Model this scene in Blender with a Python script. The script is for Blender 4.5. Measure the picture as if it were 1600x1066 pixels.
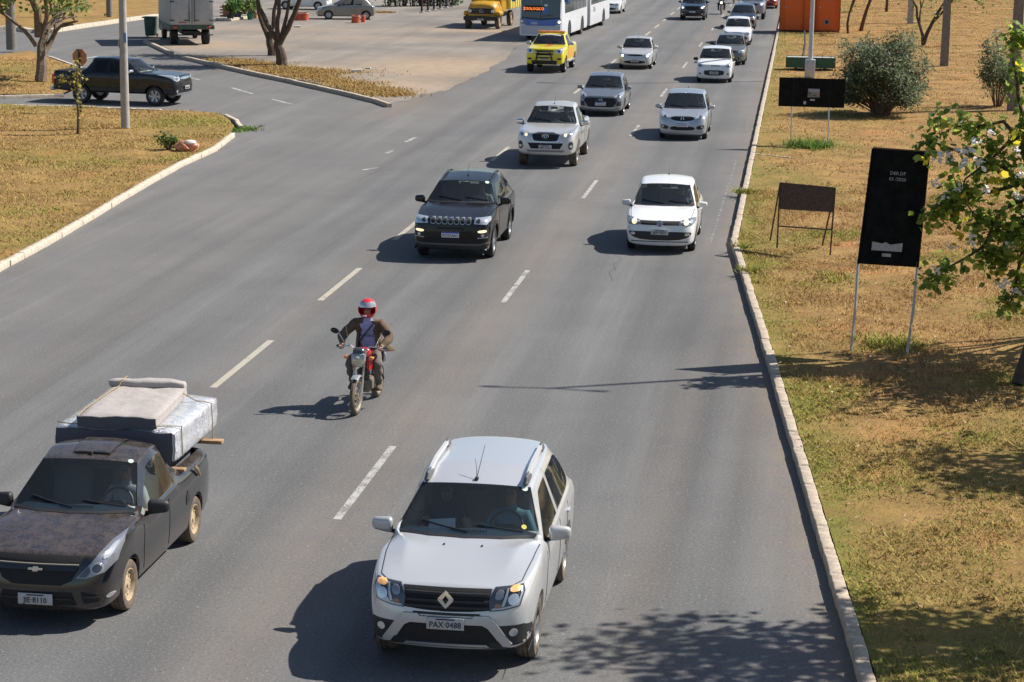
import bpy, bmesh, math, random
import numpy as np
from mathutils import Vector, Matrix
from mathutils.bvhtree import BVHTree
for o in list(bpy.data.objects): bpy.data.objects.remove(o)
SC = bpy.context.scene; COL = SC.collection
random.seed(7); RNG = np.random.default_rng(11)
PI = math.pi; R_ = math.radians
# ---------------------------------------------------------------- camera, sky, sun, exposure
F_PX, CAM_H = 3335.5, 8.075                      # focal length in photo pixels, eye height on the footbridge
PITCH, YAW, ROLL = 0.205026, 0.133566, 0.0130276
fw = Vector((-math.sin(YAW)*math.cos(PITCH), math.cos(YAW)*math.cos(PITCH), -math.sin(PITCH)))
rt0 = Vector((math.cos(YAW), math.sin(YAW), 0)); up0 = rt0.cross(fw)
def ray(px, py):
    u, v = px-800, -(py-533); c, s = math.cos(ROLL), math.sin(ROLL)
    u, v = c*u-s*v, s*u+c*v
    return fw*F_PX + rt0*u + up0*v
def pix(px, py, z=0.0):                          # photo pixel -> point on the horizontal plane z
    d = ray(px, py); t = (CAM_H-z)/-d.z
    return Vector((d.x*t, d.y*t, z))
def piy(px, py, Y):                              # photo pixel -> point at depth Y along the road
    d = ray(px, py); t = Y/d.y
    return Vector((d.x*t, Y, CAM_H+d.z*t))
cam = bpy.data.cameras.new('camera'); camo = bpy.data.objects.new('camera', cam); COL.objects.link(camo)
cam.sensor_width = 36; cam.lens = F_PX*36/1600; cam.clip_end = 2000; cam.clip_start = 0.5
c, s = math.cos(ROLL), math.sin(ROLL)
rt = rt0*c + up0*s; up = up0*c - rt0*s
camo.matrix_world = Matrix(((rt.x, up.x, -fw.x, 0), (rt.y, up.y, -fw.y, 0), (rt.z, up.z, -fw.z, CAM_H), (0, 0, 0, 1)))
SC.camera = camo
SUN_AZ, SUN_EL = R_(64), R_(46)                  # azimuth clockwise from the road's direction
W = bpy.data.worlds.new('World'); SC.world = W; W.use_nodes = True
nt = W.node_tree; bg = nt.nodes['Background']; sky = nt.nodes.new('ShaderNodeTexSky')
sky.sky_type = 'NISHITA'; sky.sun_disc = False; sky.sun_elevation = SUN_EL; sky.sun_rotation = SUN_AZ
sky.dust_density = 1.5; sky.altitude = 1000
nt.links.new(sky.outputs[0], bg.inputs[0]); bg.inputs[1].default_value = 0.07
sl = bpy.data.lights.new('sun', 'SUN'); sl.energy = 4.6; sl.angle = R_(0.53); sl.color = (1, .95, .87)
so = bpy.data.objects.new('sun', sl); COL.objects.link(so)
sd = Vector((math.sin(SUN_AZ)*math.cos(SUN_EL), math.cos(SUN_AZ)*math.cos(SUN_EL), math.sin(SUN_EL)))
so.rotation_euler = sd.to_track_quat('Z', 'Y').to_euler(); so.location = (30, 60, 60)
SC.view_settings.view_transform = 'Standard'; SC.view_settings.look = 'None'
SC.view_settings.exposure = 0.62; SC.view_settings.gamma = 1
# ---------------------------------------------------------------- materials
MATS = {}
def mat(name, col=(.5,.5,.5), rough=.5, metal=0., coat=0., noise=0., nscale=20., emit=None, estr=0., spec=.5, bump=0., bscale=60., alpha=1, trans=0):
    if name in MATS: return MATS[name]
    m = bpy.data.materials.new(name); m.use_nodes = True; MATS[name] = m
    n = m.node_tree; b = n.nodes['Principled BSDF']
    b.inputs['Base Color'].default_value = (*col, 1); b.inputs['Roughness'].default_value = rough
    b.inputs['Metallic'].default_value = metal; b.inputs['Coat Weight'].default_value = coat; b.inputs['Coat Roughness'].default_value = .06
    b.inputs['Specular IOR Level'].default_value = spec
    if trans: b.inputs['Transmission Weight'].default_value = trans
    if emit: b.inputs['Emission Color'].default_value = (*emit, 1); b.inputs['Emission Strength'].default_value = estr
    if noise or bump:
        tc = n.nodes.new('ShaderNodeTexCoord')
        if noise:
            t = n.nodes.new('ShaderNodeTexNoise'); t.inputs['Scale'].default_value = nscale; t.inputs['Detail'].default_value = 6; t.inputs['Roughness'].default_value = .65
            n.links.new(tc.outputs['Object'], t.inputs['Vector'])
            mr = n.nodes.new('ShaderNodeMapRange'); mr.inputs['From Min'].default_value = .3; mr.inputs['From Max'].default_value = .7
            mr.inputs['To Min'].default_value = 1-noise; mr.inputs['To Max'].default_value = 1+noise
            n.links.new(t.outputs[0], mr.inputs[0])
            vm = n.nodes.new('ShaderNodeVectorMath'); vm.operation = 'SCALE'; vm.inputs[0].default_value = col
            n.links.new(mr.outputs[0], vm.inputs['Scale']); n.links.new(vm.outputs[0], b.inputs['Base Color'])
        if bump:
            t2 = n.nodes.new('ShaderNodeTexNoise'); t2.inputs['Scale'].default_value = bscale; t2.inputs['Detail'].default_value = 4
            n.links.new(tc.outputs['Object'], t2.inputs['Vector'])
            bp = n.nodes.new('ShaderNodeBump'); bp.inputs['Strength'].default_value = bump; bp.inputs['Distance'].default_value = .02
            n.links.new(t2.outputs[0], bp.inputs['Height']); n.links.new(bp.outputs[0], b.inputs['Normal'])
    return m
class N:                                          # tiny node-graph helper
    def __init__(s, m): s.m = m; s.t = m.node_tree; s.b = s.t.nodes['Principled BSDF']
    def new(s, ty, **kw):
        n = s.t.nodes.new('ShaderNode'+ty)
        for k, v in kw.items(): setattr(n, k, v)
        return n
    def link(s, a, b): s.t.links.new(a, b)
    def noise(s, scale, detail=5, rough=.6, vec=None, dist=0):
        n = s.new('TexNoise'); n.inputs['Scale'].default_value = scale; n.inputs['Detail'].default_value = detail; n.inputs['Roughness'].default_value = rough; n.inputs['Distortion'].default_value = dist
        if vec is not None: s.link(vec, n.inputs['Vector'])
        return n.outputs[0]
    def rng(s, x, a, b, c=0, d=1):
        n = s.new('MapRange'); s.link(x, n.inputs[0])
        for i, v in zip((1, 2, 3, 4), (a, b, c, d)): n.inputs[i].default_value = v
        return n.outputs[0]
    def mix(s, f, a, b, mode='MIX'):
        n = s.new('Mix', data_type='RGBA', blend_type=mode)
        if isinstance(f, (int, float)): n.inputs[0].default_value = f
        else: s.link(f, n.inputs[0])
        for i, v in ((6, a), (7, b)):
            if isinstance(v, tuple): n.inputs[i].default_value = (*v, 1)
            else: s.link(v, n.inputs[i])
        return n.outputs[2]
    def math(s, op, a, b=0.):
        n = s.new('Math', operation=op)
        for i, v in ((0, a), (1, b)):
            if isinstance(v, (int, float)): n.inputs[i].default_value = v
            else: s.link(v, n.inputs[i])
        return n.outputs[0]
    def attr(s, name): 
        n = s.new('Attribute'); n.attribute_name = name; return n
    def pos(s): return s.new('NewGeometry').outputs['Position']
    def mapping(s, vec, sc):
        n = s.new('Mapping'); n.inputs['Scale'].default_value = sc; s.link(vec, n.inputs['Vector']); return n.outputs[0]
    def bump(s, h, strength=.3, dist=.01):
        n = s.new('Bump'); n.inputs['Strength'].default_value = strength; n.inputs['Distance'].default_value = dist
        s.link(h, n.inputs['Height']); s.link(n.outputs[0], s.b.inputs['Normal'])
    def col(s, c): s.link(c, s.b.inputs['Base Color'])
def asphalt(name, c0, c1, dirtc):
    m = mat(name, c0, .85, spec=.3); n = N(m); p = n.pos()
    big = n.noise(.25, 4, .6, p); streak = n.noise(1, 5, .65, n.mapping(p, (1.1, .035, 1)))
    fine = n.noise(55, 3, .8, p); grit = n.noise(16, 2, .7, p)
    c = n.mix(n.rng(big, .35, .65), c0, c1)
    c = n.mix(n.rng(streak, .45, .35, 0, .4), c, tuple(x*1.3 for x in c1)); c = n.mix(n.rng(streak, .5, .68, 0, .55), c, tuple(x*.74 for x in c0))
    c = n.mix(n.rng(n.attr('track').outputs['Fac'], 0, 1, 0, .7), c, tuple(x*.58 for x in c0))
    c = n.mix(n.math('MULTIPLY', n.attr('dirt').outputs['Fac'], n.rng(n.noise(1.6, 5, .7, p), .3, .6, .35, 1)), c, dirtc)
    mid = n.noise(24, 3, .8, p); c = n.mix(n.rng(mid, .53, .70, 0, .5), c, tuple(min(1, x*1.6) for x in c1)); c = n.mix(n.rng(mid, .47, .32, 0, .5), c, tuple(x*.5 for x in c0))
    c = n.mix(n.rng(fine, .56, .74, 0, .55), c, tuple(min(1, x*1.95) for x in c1))
    c = n.mix(n.rng(fine, .44, .28, 0, .6), c, tuple(x*.4 for x in c0))
    pep = n.new('TexVoronoi'); pep.inputs['Scale'].default_value = 9; n.link(p, pep.inputs['Vector'])
    c = n.mix(n.rng(pep.outputs['Distance'], .10, .07, 0, .55), c, (.42, .40, .37))
    pep2 = n.new('TexVoronoi'); pep2.inputs['Scale'].default_value = 6.3; n.link(p, pep2.inputs['Vector'])
    c = n.mix(n.rng(pep2.outputs['Distance'], .09, .06, 0, .7), c, (.03, .03, .03))
    vo = n.new('TexVoronoi', feature='DISTANCE_TO_EDGE'); vo.inputs['Scale'].default_value = .22
    wv = n.new('VectorMath', operation='ADD'); n.link(p, wv.inputs[0]); nz = n.new('TexNoise'); nz.inputs['Scale'].default_value = 1.2; n.link(p, nz.inputs['Vector'])
    n.link(nz.outputs[1], wv.inputs[1]); n.link(n.mapping(wv.outputs[0], (1, .45, 1)), vo.inputs['Vector'])
    crack = n.math('MULTIPLY', n.rng(vo.outputs['Distance'], .0035, .001), n.rng(n.noise(.12, 2, .5, p), .52, .6))
    c = n.mix(n.math('MULTIPLY', crack, .22), c, (.035, .033, .03))
    n.col(c); n.bump(n.math('ADD', fine, grit), .5, .008)
    return m
M_road = asphalt('asphalt', (.124, .124, .125), (.158, .156, .153), (.225, .17, .122))
M_side = asphalt('asphalt_old', (.14, .138, .135), (.17, .165, .158), (.30, .22, .15))
M_lot = asphalt('dusty_lot', (.15, .143, .135), (.245, .222, .197), (.40, .285, .18))
def soil(name, dry, gold, red):
    m = mat(name, dry, .95, spec=.15); n = N(m); p = n.pos()
    a = n.noise(.7, 7, .7, p); b = n.noise(4.5, 6, .75, p); f = n.noise(38, 4, .75, p); r = n.noise(.33, 4, .6, n.mapping(p, (1, 1.3, 1)))
    c = n.mix(n.rng(a, .38, .62), dry, gold); c = n.mix(n.rng(b, .45, .7, 0, .7), c, tuple(x*.62 for x in dry))
    c = n.mix(n.rng(r, .56, .68, 0, .75), c, red)
    c = n.mix(n.math('MULTIPLY', n.attr('green').outputs['Fac'], n.rng(n.noise(2.4, 4, .6, p), .35, .6, .3, .9)), c, (.135, .155, .03))
    c = n.mix(n.rng(f, .5, .75, 0, .55), c, tuple(min(1, x*1.7) for x in gold)); c = n.mix(n.rng(f, .46, .3, 0, .6), c, tuple(x*.38 for x in dry))
    n.col(c); n.bump(n.math('ADD', f, b), .7, .03); return m
M_soil = soil('dry_grass_soil', (.22, .125, .05), (.39, .24, .088), (.44, .20, .08))
M_ground = soil('bare_ground', (.27, .2, .12), (.33, .25, .15), (.36, .2, .1))
M_kerb = mat('kerb_concrete', (.42, .345, .265), .9, noise=.35, nscale=9, bump=.6, bscale=40)
M_kerbw = mat('kerb_whitewash', (.50, .43, .34), .9, noise=.32, nscale=7, bump=.4, bscale=30)
def paintline(name, col, wear):
    m = mat(name, col, .8); n = N(m); p = n.pos()
    w = n.rng(n.math('ADD', n.math('MULTIPLY', n.noise(34, 4, .8, p), .6), n.math('MULTIPLY', n.noise(3, 3, .6, p), .4)), wear, wear+.09)
    tr = n.new('BsdfTransparent'); mx = n.new('MixShader'); n.link(w, mx.inputs[0]); n.link(n.b.outputs[0], mx.inputs[1]); n.link(tr.outputs[0], mx.inputs[2])
    n.link(mx.outputs[0], n.t.nodes['Material Output'].inputs['Surface']); return m
M_line = paintline('road_paint', (.39, .36, .29), .55)
M_linew = paintline('road_paint_worn', (.40, .39, .37), .495)
M_rub = mat('tyre_rubber', (.028, .027, .026), .85, noise=.5, nscale=9)
M_rubd = mat('dusty_tyre', (.13, .10, .075), .95, noise=.4, nscale=12)
M_blk = mat('black_plastic', (.022, .022, .024), .55)
M_blkg = mat('gloss_black', (.012, .012, .014), .15)
M_mesh = mat('dark_mesh', (.012, .012, .013), .7, bump=.6, bscale=120)
M_int = mat('cabin_lining', (.52, .52, .50), .85)
M_dash = mat('dashboard_grey', (.58, .62, .60), .7)
M_seat = mat('seat_cloth', (.11, .11, .115), .9)
M_chr = mat('chrome', (.72, .73, .75), .14, 1)
M_sat = mat('satin_silver', (.50, .51, .53), .38, .75)
M_alloy = mat('alloy_rim', (.42, .43, .44), .35, .7)
M_steel = mat('dusty_steel_rim', (.40, .31, .20), .8, noise=.35, nscale=14)
M_lampb = mat('lamp_bowl', (.30, .31, .34), .2, .55)
M_lampd = mat('lamp_dark', (.05, .055, .065), .12, .2, coat=1)
M_lens = mat('lamp_lens', (.62, .64, .66), .1, .55, coat=1)
M_lit = mat('lit_lamp', (.9, .75, .55), .3, emit=(1, .74, .42), estr=.75)
M_litw = mat('lit_lamp_white', (.9, .9, .9), .3, emit=(1, .95, .85), estr=1.6)
M_amber = mat('amber_lens', (.85, .30, .06), .25, coat=1)
M_redl = mat('red_lens', (.62, .04, .025), .2, coat=1)
M_plate = mat('plate_grey', (.46, .46, .45), .5, noise=.12, nscale=18)
M_platew = mat('plate_white', (.72, .73, .76), .45)
M_plateb = mat('plate_blue', (.045, .075, .42), .45)
M_ink = mat('plate_ink', (.025, .025, .028), .6)
M_white = mat('white_print', (.8, .8, .8), .6)
M_seam = mat('panel_gap', (.02, .02, .02), .8)
def glassmat(name, tint, film=.02):                 # thin dusty glass: tinted, faintly filmed, mirror-like at grazing angles
    m = bpy.data.materials.new(name); m.use_nodes = True; t = m.node_tree; t.nodes.clear(); MATS[name] = m
    o = t.nodes.new('ShaderNodeOutputMaterial'); tr = t.nodes.new('ShaderNodeBsdfTransparent'); gl = t.nodes.new('ShaderNodeBsdfGlossy'); mx = t.nodes.new('ShaderNodeMixShader'); fr = t.nodes.new('ShaderNodeFresnel')
    fr.inputs[0].default_value = 1.45; gl.inputs['Roughness'].default_value = .02; tr.inputs[0].default_value = (*tint, 1)
    df = t.nodes.new('ShaderNodeBsdfDiffuse'); df.inputs[0].default_value = (.62, .72, .78, 1); m2 = t.nodes.new('ShaderNodeMixShader'); m2.inputs[0].default_value = film; t.links.new(tr.outputs[0], m2.inputs[1]); t.links.new(df.outputs[0], m2.inputs[2])
    t.links.new(fr.outputs[0], mx.inputs[0]); t.links.new(m2.outputs[0], mx.inputs[1]); t.links.new(gl.outputs[0], mx.inputs[2]); t.links.new(mx.outputs[0], o.inputs[0]); return m
M_wind = glassmat('windshield_glass', (.84, .91, .90)); M_tint = glassmat('tinted_glass', (.42, .45, .44)); M_dglass = glassmat('dark_glass', (.13, .145, .15), .015); M_clear = glassmat('clear_cover', (.93, .94, .95), 0)
def paint(name, col, metal=0., rough=.32, dust=0., dustc=(.30, .24, .17), dz=0, coat=.9, spec=.5):
    m = mat(name, col, rough, metal, coat=coat, spec=spec); n = N(m); p = n.new('TexCoord').outputs['Object']
    if dust:
        g = n.noise(7, 6, .7, p); f = n.noise(38, 4, .8, p); sep = n.new('SeparateXYZ'); n.link(n.new('NewGeometry').outputs['Normal'], sep.inputs[0])
        upf = n.rng(sep.outputs[2], .35, .85); sp = n.new('SeparateXYZ'); n.link(p, sp.inputs[0]); low = n.rng(sp.outputs[2], .55, .22)
        base = n.math('MAXIMUM', upf, low) if dz else low
        k = n.math('MULTIPLY', base, n.rng(n.math('ADD', n.math('MULTIPLY', g, .5), n.math('MULTIPLY', f, .5)), .38, .62, .12, 1)); k = n.math('MULTIPLY', k, dust)
        n.col(n.mix(k, col, dustc)); n.link(n.math('ADD', n.math('MULTIPLY', k, .6), rough), n.b.inputs['Roughness'])
        n.link(n.math('SUBTRACT', coat, n.math('MULTIPLY', k, coat)), n.b.inputs['Coat Weight'])
    return m
P_silver = paint('silver_paint', (.60, .605, .615), .35, .27, .3)
P_silver2 = paint('pale_silver_paint', (.60, .59, .565), .4, .34, .3)
P_silver3 = paint('bluish_silver_paint', (.44, .46, .49), .5, .3, .2)
P_grey = paint('grey_paint', (.21, .225, .245), .5, .3, .2)
P_black = paint('dusty_black_paint', (.006, .007, .010), 0, .12, .55, (.165, .125, .10), 1)
P_black2 = paint('black_brown_paint', (.007, .0065, .0065), 0, .14, .07, (.15, .11, .09), 1, .3, .3)
P_white = paint('white_paint', (.80, .80, .79), 0, .3, .25)
P_yel = paint('yellow_paint', (.80, .66, .012), 0, .35, .2)
P_dark = paint('graphite_paint', (.012, .015, .02), .1, .2, .15, coat=.4, spec=.35)
P_navy = paint('navy_black_paint', (.008, .011, .02), .1, .2, .2)
P_taupe = paint('taupe_paint', (.20, .185, .165), .5, .3, .3)
P_blue = paint('steel_blue_paint', (.27, .31, .39), .5, .3, .2)
P_red = paint('red_paint', (.42, .018, .015), .1, .3, .1)
P_olive = paint('olive_silver_paint', (.24, .235, .205), .45, .35, .35)
# ---------------------------------------------------------------- mesh helpers
def tag(o, label=None, cat=None, group=None, kind=None):
    if label: o['label'] = label
    if cat: o['category'] = cat
    if group: o['group'] = group
    if kind: o['kind'] = kind
    return o
def thing(name, loc, label, cat, rz=0, group=None):
    o = bpy.data.objects.new(name, None); o.empty_display_size = .3; COL.objects.link(o)
    o.location = loc; o.rotation_euler = (0, 0, rz); return tag(o, label, cat, group)
def link(name, me, parent=None, m=None, loc=None, rot=None):
    o = bpy.data.objects.new(name, me); COL.objects.link(o)
    if m is not None and len(me.materials) == 0: me.materials.append(m)
    if parent: o.parent = parent
    if loc is not None: o.location = loc
    if rot is not None: o.rotation_euler = rot
    return o
def finish(me, smooth=True, ang=38):
    if smooth:
        me.polygons.foreach_set('use_smooth', [True]*len(me.polygons)); me.set_sharp_from_angle(angle=R_(ang))
    me.update(); return me
class MB:
    def __init__(s): s.v = []; s.f = []
    def add(s, v, f):
        k = len(s.v); s.v += [tuple(p) for p in v]; s.f += [tuple(i+k for i in q) for q in f]; return s
    def box(s, c, d, rot=None):
        x, y, z = d[0]/2, d[1]/2, d[2]/2
        v = [Vector((a*x, b*y, e*z)) for a in (-1, 1) for b in (-1, 1) for e in (-1, 1)]
        if rot is not None: v = [rot @ p for p in v]
        return s.add([p+Vector(c) for p in v], [(0,1,3,2), (4,6,7,5), (0,4,5,1), (2,3,7,6), (0,2,6,4), (1,5,7,3)])
    def rbox(s, c, d, r=.02, seg=2, rot=None, fn=None):
        bm = bmesh.new(); bmesh.ops.create_cube(bm, size=1)
        for v in bm.verts: v.co = Vector((v.co.x*d[0], v.co.y*d[1], v.co.z*d[2]))
        bmesh.ops.bevel(bm, geom=list(bm.edges), offset=min(r, min(d)*.49), segments=seg, profile=.5, affect='EDGES')
        bm.verts.index_update(); vs = [v.co.copy() for v in bm.verts]; fs = [[v.index for v in f.verts] for f in bm.faces]; bm.free()
        if fn: vs = [fn(v) for v in vs]
        if rot is not None: vs = [rot @ v for v in vs]
        return s.add([v+Vector(c) for v in vs], fs)
    def tube(s, pts, r, n=8, cap=True):
        pts = [Vector(p) for p in pts]; k = len(pts); rs = r if isinstance(r, (list, tuple)) else [r]*k
        v = []; f = []; a = None
        for i, p in enumerate(pts):
            t = (pts[min(i+1, k-1)]-pts[max(i-1, 0)]).normalized()
            if a is None: a = t.orthogonal().normalized()
            a = (a - t*a.dot(t)).normalized(); b = t.cross(a)
            for j in range(n):
                q = 2*PI*j/n; v.append(p + (a*math.cos(q)+b*math.sin(q))*rs[i])
        for i in range(k-1):
            for j in range(n): f.append((i*n+j, i*n+(j+1) % n, (i+1)*n+(j+1) % n, (i+1)*n+j))
        if cap: f.append(tuple(range(n-1, -1, -1))); f.append(tuple((k-1)*n+j for j in range(n)))
        return s.add(v, f)
    def cyl(s, a, b, r, n=12): return s.tube([a, b], r, n)
    def lathe(s, prof, axis='X', c=(0, 0, 0), n=24, close=False):
        v = []; f = []; k = len(prof); c = Vector(c)
        for j in range(n):
            q = 2*PI*j/n; ca, sa = math.cos(q), math.sin(q)
            for (h, r) in prof:
                p = {'X': (h, r*ca, r*sa), 'Y': (r*ca, h, r*sa), 'Z': (r*ca, r*sa, h)}[axis]; v.append(c+Vector(p))
        for j in range(n):
            for i in range(k if close else k-1):
                i2 = (i+1) % k; f.append((j*k+i, j*k+i2, ((j+1) % n)*k+i2, ((j+1) % n)*k+i))
        return s.add(v, f)
    def ell(s, c, r, n=12, m=8, rot=None):
        v = []; f = []; c = Vector(c)
        for i in range(m+1):
            t = PI*i/m
            for j in range(n):
                q = 2*PI*j/n; p = Vector((r[0]*math.sin(t)*math.cos(q), r[1]*math.sin(t)*math.sin(q), r[2]*math.cos(t)))
                v.append(c + (rot @ p if rot is not None else p))
        for i in range(m):
            for j in range(n): f.append((i*n+j, (i+1)*n+j, (i+1)*n+(j+1) % n, i*n+(j+1) % n))
        return s.add(v, f)
    def prism(s, poly, a, b, axis='Y'):              # extrude a 2-D polygon between a and b along axis
        P = {'X': lambda p, h: (h, p[0], p[1]), 'Y': lambda p, h: (p[0], h, p[1]), 'Z': lambda p, h: (p[0], p[1], h)}[axis]; n = len(poly)
        return s.add([P(p, a) for p in poly]+[P(p, b) for p in poly], [tuple(range(n)), tuple(range(2*n-1, n-1, -1))]+[(i, i+n, (i+1) % n+n, (i+1) % n) for i in range(n)])
    def mesh(s, name, m=None, smooth=True, ang=38):
        me = bpy.data.meshes.new(name); me.from_pydata(s.v, [], s.f); bm = bmesh.new(); bm.from_mesh(me)
        bmesh.ops.remove_doubles(bm, verts=bm.verts, dist=1e-5); bmesh.ops.recalc_face_normals(bm, faces=bm.faces); bm.to_mesh(me); bm.free()
        if m: me.materials.append(m)
        return finish(me, smooth, ang)
    def build(s, name, m, parent=None, loc=None, rot=None, smooth=True, ang=38): return link(name, s.mesh(name, m, smooth, ang), parent, None, loc, rot)
def chaikin(p, n=1):
    for _ in range(n):
        q = []
        for i in range(len(p)):
            a, b = p[i], p[(i+1) % len(p)]; q += [(a[0]*.75+b[0]*.25, a[1]*.75+b[1]*.25), (a[0]*.25+b[0]*.75, a[1]*.25+b[1]*.75)]
        p = q
    return p
def inpoly(x, y, poly):
    x = np.asarray(x); y = np.asarray(y); r = np.zeros(x.shape, bool); n = len(poly)
    for i in range(n):
        x1, y1 = poly[i][:2]; x2, y2 = poly[(i+1) % n][:2]
        if y1 == y2: continue
        r ^= ((y1 > y) != (y2 > y)) & (x < (x2-x1)*(y-y1)/(y2-y1)+x1)
    return r
TXT = {}
def text_mesh(body, size, m, depth=.003, align='CENTER'):
    k = (body, size, m.name, align)
    if k not in TXT:
        cu = bpy.data.curves.new('lettering', 'FONT'); cu.body = body; cu.size = size; cu.align_x = align; cu.align_y = 'CENTER'; cu.extrude = depth; cu.resolution_u = 2
        o = bpy.data.objects.new('tmp', cu); me = bpy.data.meshes.new_from_object(o); me.materials.clear(); me.materials.append(m)
        bpy.data.objects.remove(o); TXT[k] = me
    return TXT[k]
def letter(parent, body, size, m, loc, rx=90, rz=0, sx=1, name='lettering'):
    o = link(name, text_mesh(body, size, m), parent, None, loc, (R_(rx), 0, R_(rz))); o.scale = (sx, 1, 1); return o
# ---------------------------------------------------------------- ground, roads, kerbs, markings
def sheet(name, poly, z, cell, m, attrs=None, zf=None, kind='structure', cell_y=None):
    bm = bmesh.new(); vs = [bm.verts.new((p[0], p[1], 0)) for p in poly]; bm.faces.new(vs); bmesh.ops.triangulate(bm, faces=bm.faces[:])
    xs = [p[0] for p in poly]; ys = [p[1] for p in poly]
    for lo, hi, ax, cl in ((min(xs), max(xs), 0, cell), (min(ys), max(ys), 1, cell_y or cell)):
        k = math.floor(lo/cl)+1
        while k*cl < hi:
            co = [0, 0, 0]; no = [0, 0, 0]; co[ax] = k*cl; no[ax] = 1
            bmesh.ops.bisect_plane(bm, geom=bm.verts[:]+bm.edges[:]+bm.faces[:], plane_co=co, plane_no=no, dist=1e-5); k += 1
    for v in bm.verts: v.co.z = z + (zf(v.co.x, v.co.y) if zf else 0)
    bmesh.ops.recalc_face_normals(bm, faces=bm.faces[:])
    me = bpy.data.meshes.new(name); bm.to_mesh(me); bm.free()
    if len(me.polygons) and me.polygons[0].normal.z < 0: me.flip_normals()
    for an, fn in (attrs or {}).items():
        a = me.attributes.new(an, 'FLOAT', 'POINT'); a.data.foreach_set('value', [fn(v.co.x, v.co.y) for v in me.vertices])
    me.materials.append(m); finish(me, True, 60); o = link(name, me); o['kind'] = kind; return o
def gauss(x, c, s): return math.exp(-((x-c)/s)**2)
def kerb_x(y):                                   # road-side face of the right-hand kerb
    if y < 50.6: return .92 - (y-20.5)*.0817
    return -1.56-(y-50.6)*.0023
def lerp_(a, b, t): return a+(b-a)*t
ST_ = pix(1056, 520)
LANES = (-3.7, -7.7, -11.6)
def f_track(x, y):
    t = sum(.8*gauss(x, c0+s*.78, .34) for c0 in LANES for s in (-1, 1)) + .35*gauss(x, -1.6, .5)*(y < 45)
    xs_ = lerp_(-1.55, -1.05, (y-23)/20); t += (.9*gauss(x, xs_, .22)+.8*gauss(x, xs_+.75, .18)+.5*gauss(x, xs_-.8, .3))*(1 if 20 < y < 40 else max(0, 1-(y-40)/5) if y >= 40 else 0)
    t += 1.0*gauss(x, ST_.x, .28)*gauss(y, ST_.y, 2.2)
    return t*(.75+.25*math.sin(y*.07+x))
def f_dirt(x, y):
    d = kerb_x(y)-x
    v = .85*math.exp(-max(d, 0)/.32) + .2*gauss(x, -9.55, .5)+.34*gauss(x, -5.87, .55)+.22*gauss(x, -1.75, .28)*(y < 40)+(.12 if x < -12.5 else 0)
    ex = lerp_(-15.6, -16.6, (y-84)/30)
    if y > 78: v += .6*math.exp(-abs(x-ex)/.7)
    return min(v, .9)
gl_ = sheet('ground', [(-500, -60), (500, -60), (500, 700), (-500, 700)], -.06, 120, M_ground, {'green': lambda x, y: .1})
sheet('road', [(-120, 12), (3.2, 12), (3.2, 56), (1, 330), (-120, 330)], 0, .33, M_road, {'track': f_track, 'dirt': f_dirt}, cell_y=4)
def zb(x, y): return .022*math.sin(x*1.7+y*.6)+.018*math.sin(y*1.1-x*.8)+.012*math.sin(x*3.1+1)*math.sin(y*2.3)
KH = .15
inner = [(kerb_x(y)+.17, y) for y in (12, 20, 35, 50.6, 90, 150, 330)]
verge_poly = inner + [(80, 330), (80, 12)]
def f_green(x, y):
    d = x-kerb_x(y)
    return min(1, .85*math.exp(-max(d-.2, 0)/.45)+.95*max(0, math.sin(x*.9+y*.23)*math.sin(y*.31+1.3))**2+.15*max(0, min(1, (36-y)/6)))
sheet('right_verge', verge_poly, KH-.03, 1.2, M_soil, {'green': f_green}, zf=lambda x, y: zb(x, y)*min(1, max(0, (x-kerb_x(y)-.2)*2)))
M_opp = asphalt('asphalt_opposite', (.17, .17, .175), (.2, .2, .2), (.3, .22, .15))
sheet('opposite_road', [(17.2, 100), (28, 100), (28, 330), (17.2, 330)], KH+.045, 12, M_opp)
P = lambda pts, z=0: [tuple(pix(x, y, z)[:2]) for x, y in pts]
isl1 = P([(-420, 640), (-120, 483), (0, 410), (76, 369), (134, 336), (177, 310), (228, 281), (279, 253), (329, 231), (358, 210), (366, 196), (357, 183), (342, 176), (253, 170), (162, 167), (122, 165), (0, 162), (-420, 158)], KH)
isl2 = P([(-420, 150), (0, 147), (97, 145), (128, 132), (133, 118), (122, 105), (73, 87), (50, 79), (0, 84), (-420, 88)], KH)
farg = P([(-500, 48), (24, 41), (54, 46), (73, 46), (134, 37), (190, 29), (241, 22), (300, 12), (330, -8), (330, -90), (-900, -90)], KH)
gl = lambda x, y: min(1, .15+.6*max(0, math.sin(x*.5+y*.21)*math.cos(y*.33-x*.2)))
sheet('left_island', isl1, KH-.03, 1.2, M_soil, {'green': gl}, zf=zb)
sheet('far_island', isl2, KH-.03, 2, M_soil, {'green': gl}, zf=zb)
sheet('far_lawn', farg, KH-.03, 4, M_soil, {'green': lambda x, y: .25})
_e = [(612, 161), (655, 152), (705, 138), (760, 112), (793, 90), (806, 75)]; _j = []
for a_, b_ in zip(_e, _e[1:]):
    for k in range(7): _j.append((lerp_(a_[0], b_[0], k/7)+random.gauss(0, 2.6)*(k > 0), lerp_(a_[1], b_[1], k/7)+random.gauss(0, 1.5)*(k > 0)))
lot = P([(230, 61), (272, 80), (290, 86), (325, 94), (360, 102), (405, 112), (455, 122), (495, 131), (545, 142), (595, 155)]+_j+[(806, 75), (875, 45), (935, 8), (960, -25), (340, -60), (330, -8), (300, 12)])
def lotdirt(x, y):
    v = 0
    for (cx, cy, sx, sy, k) in LB: v = max(v, k*math.exp(-((x-cx)/sx)**2-((y-cy)/sy)**2))
    return min(1, v+.12)
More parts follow.
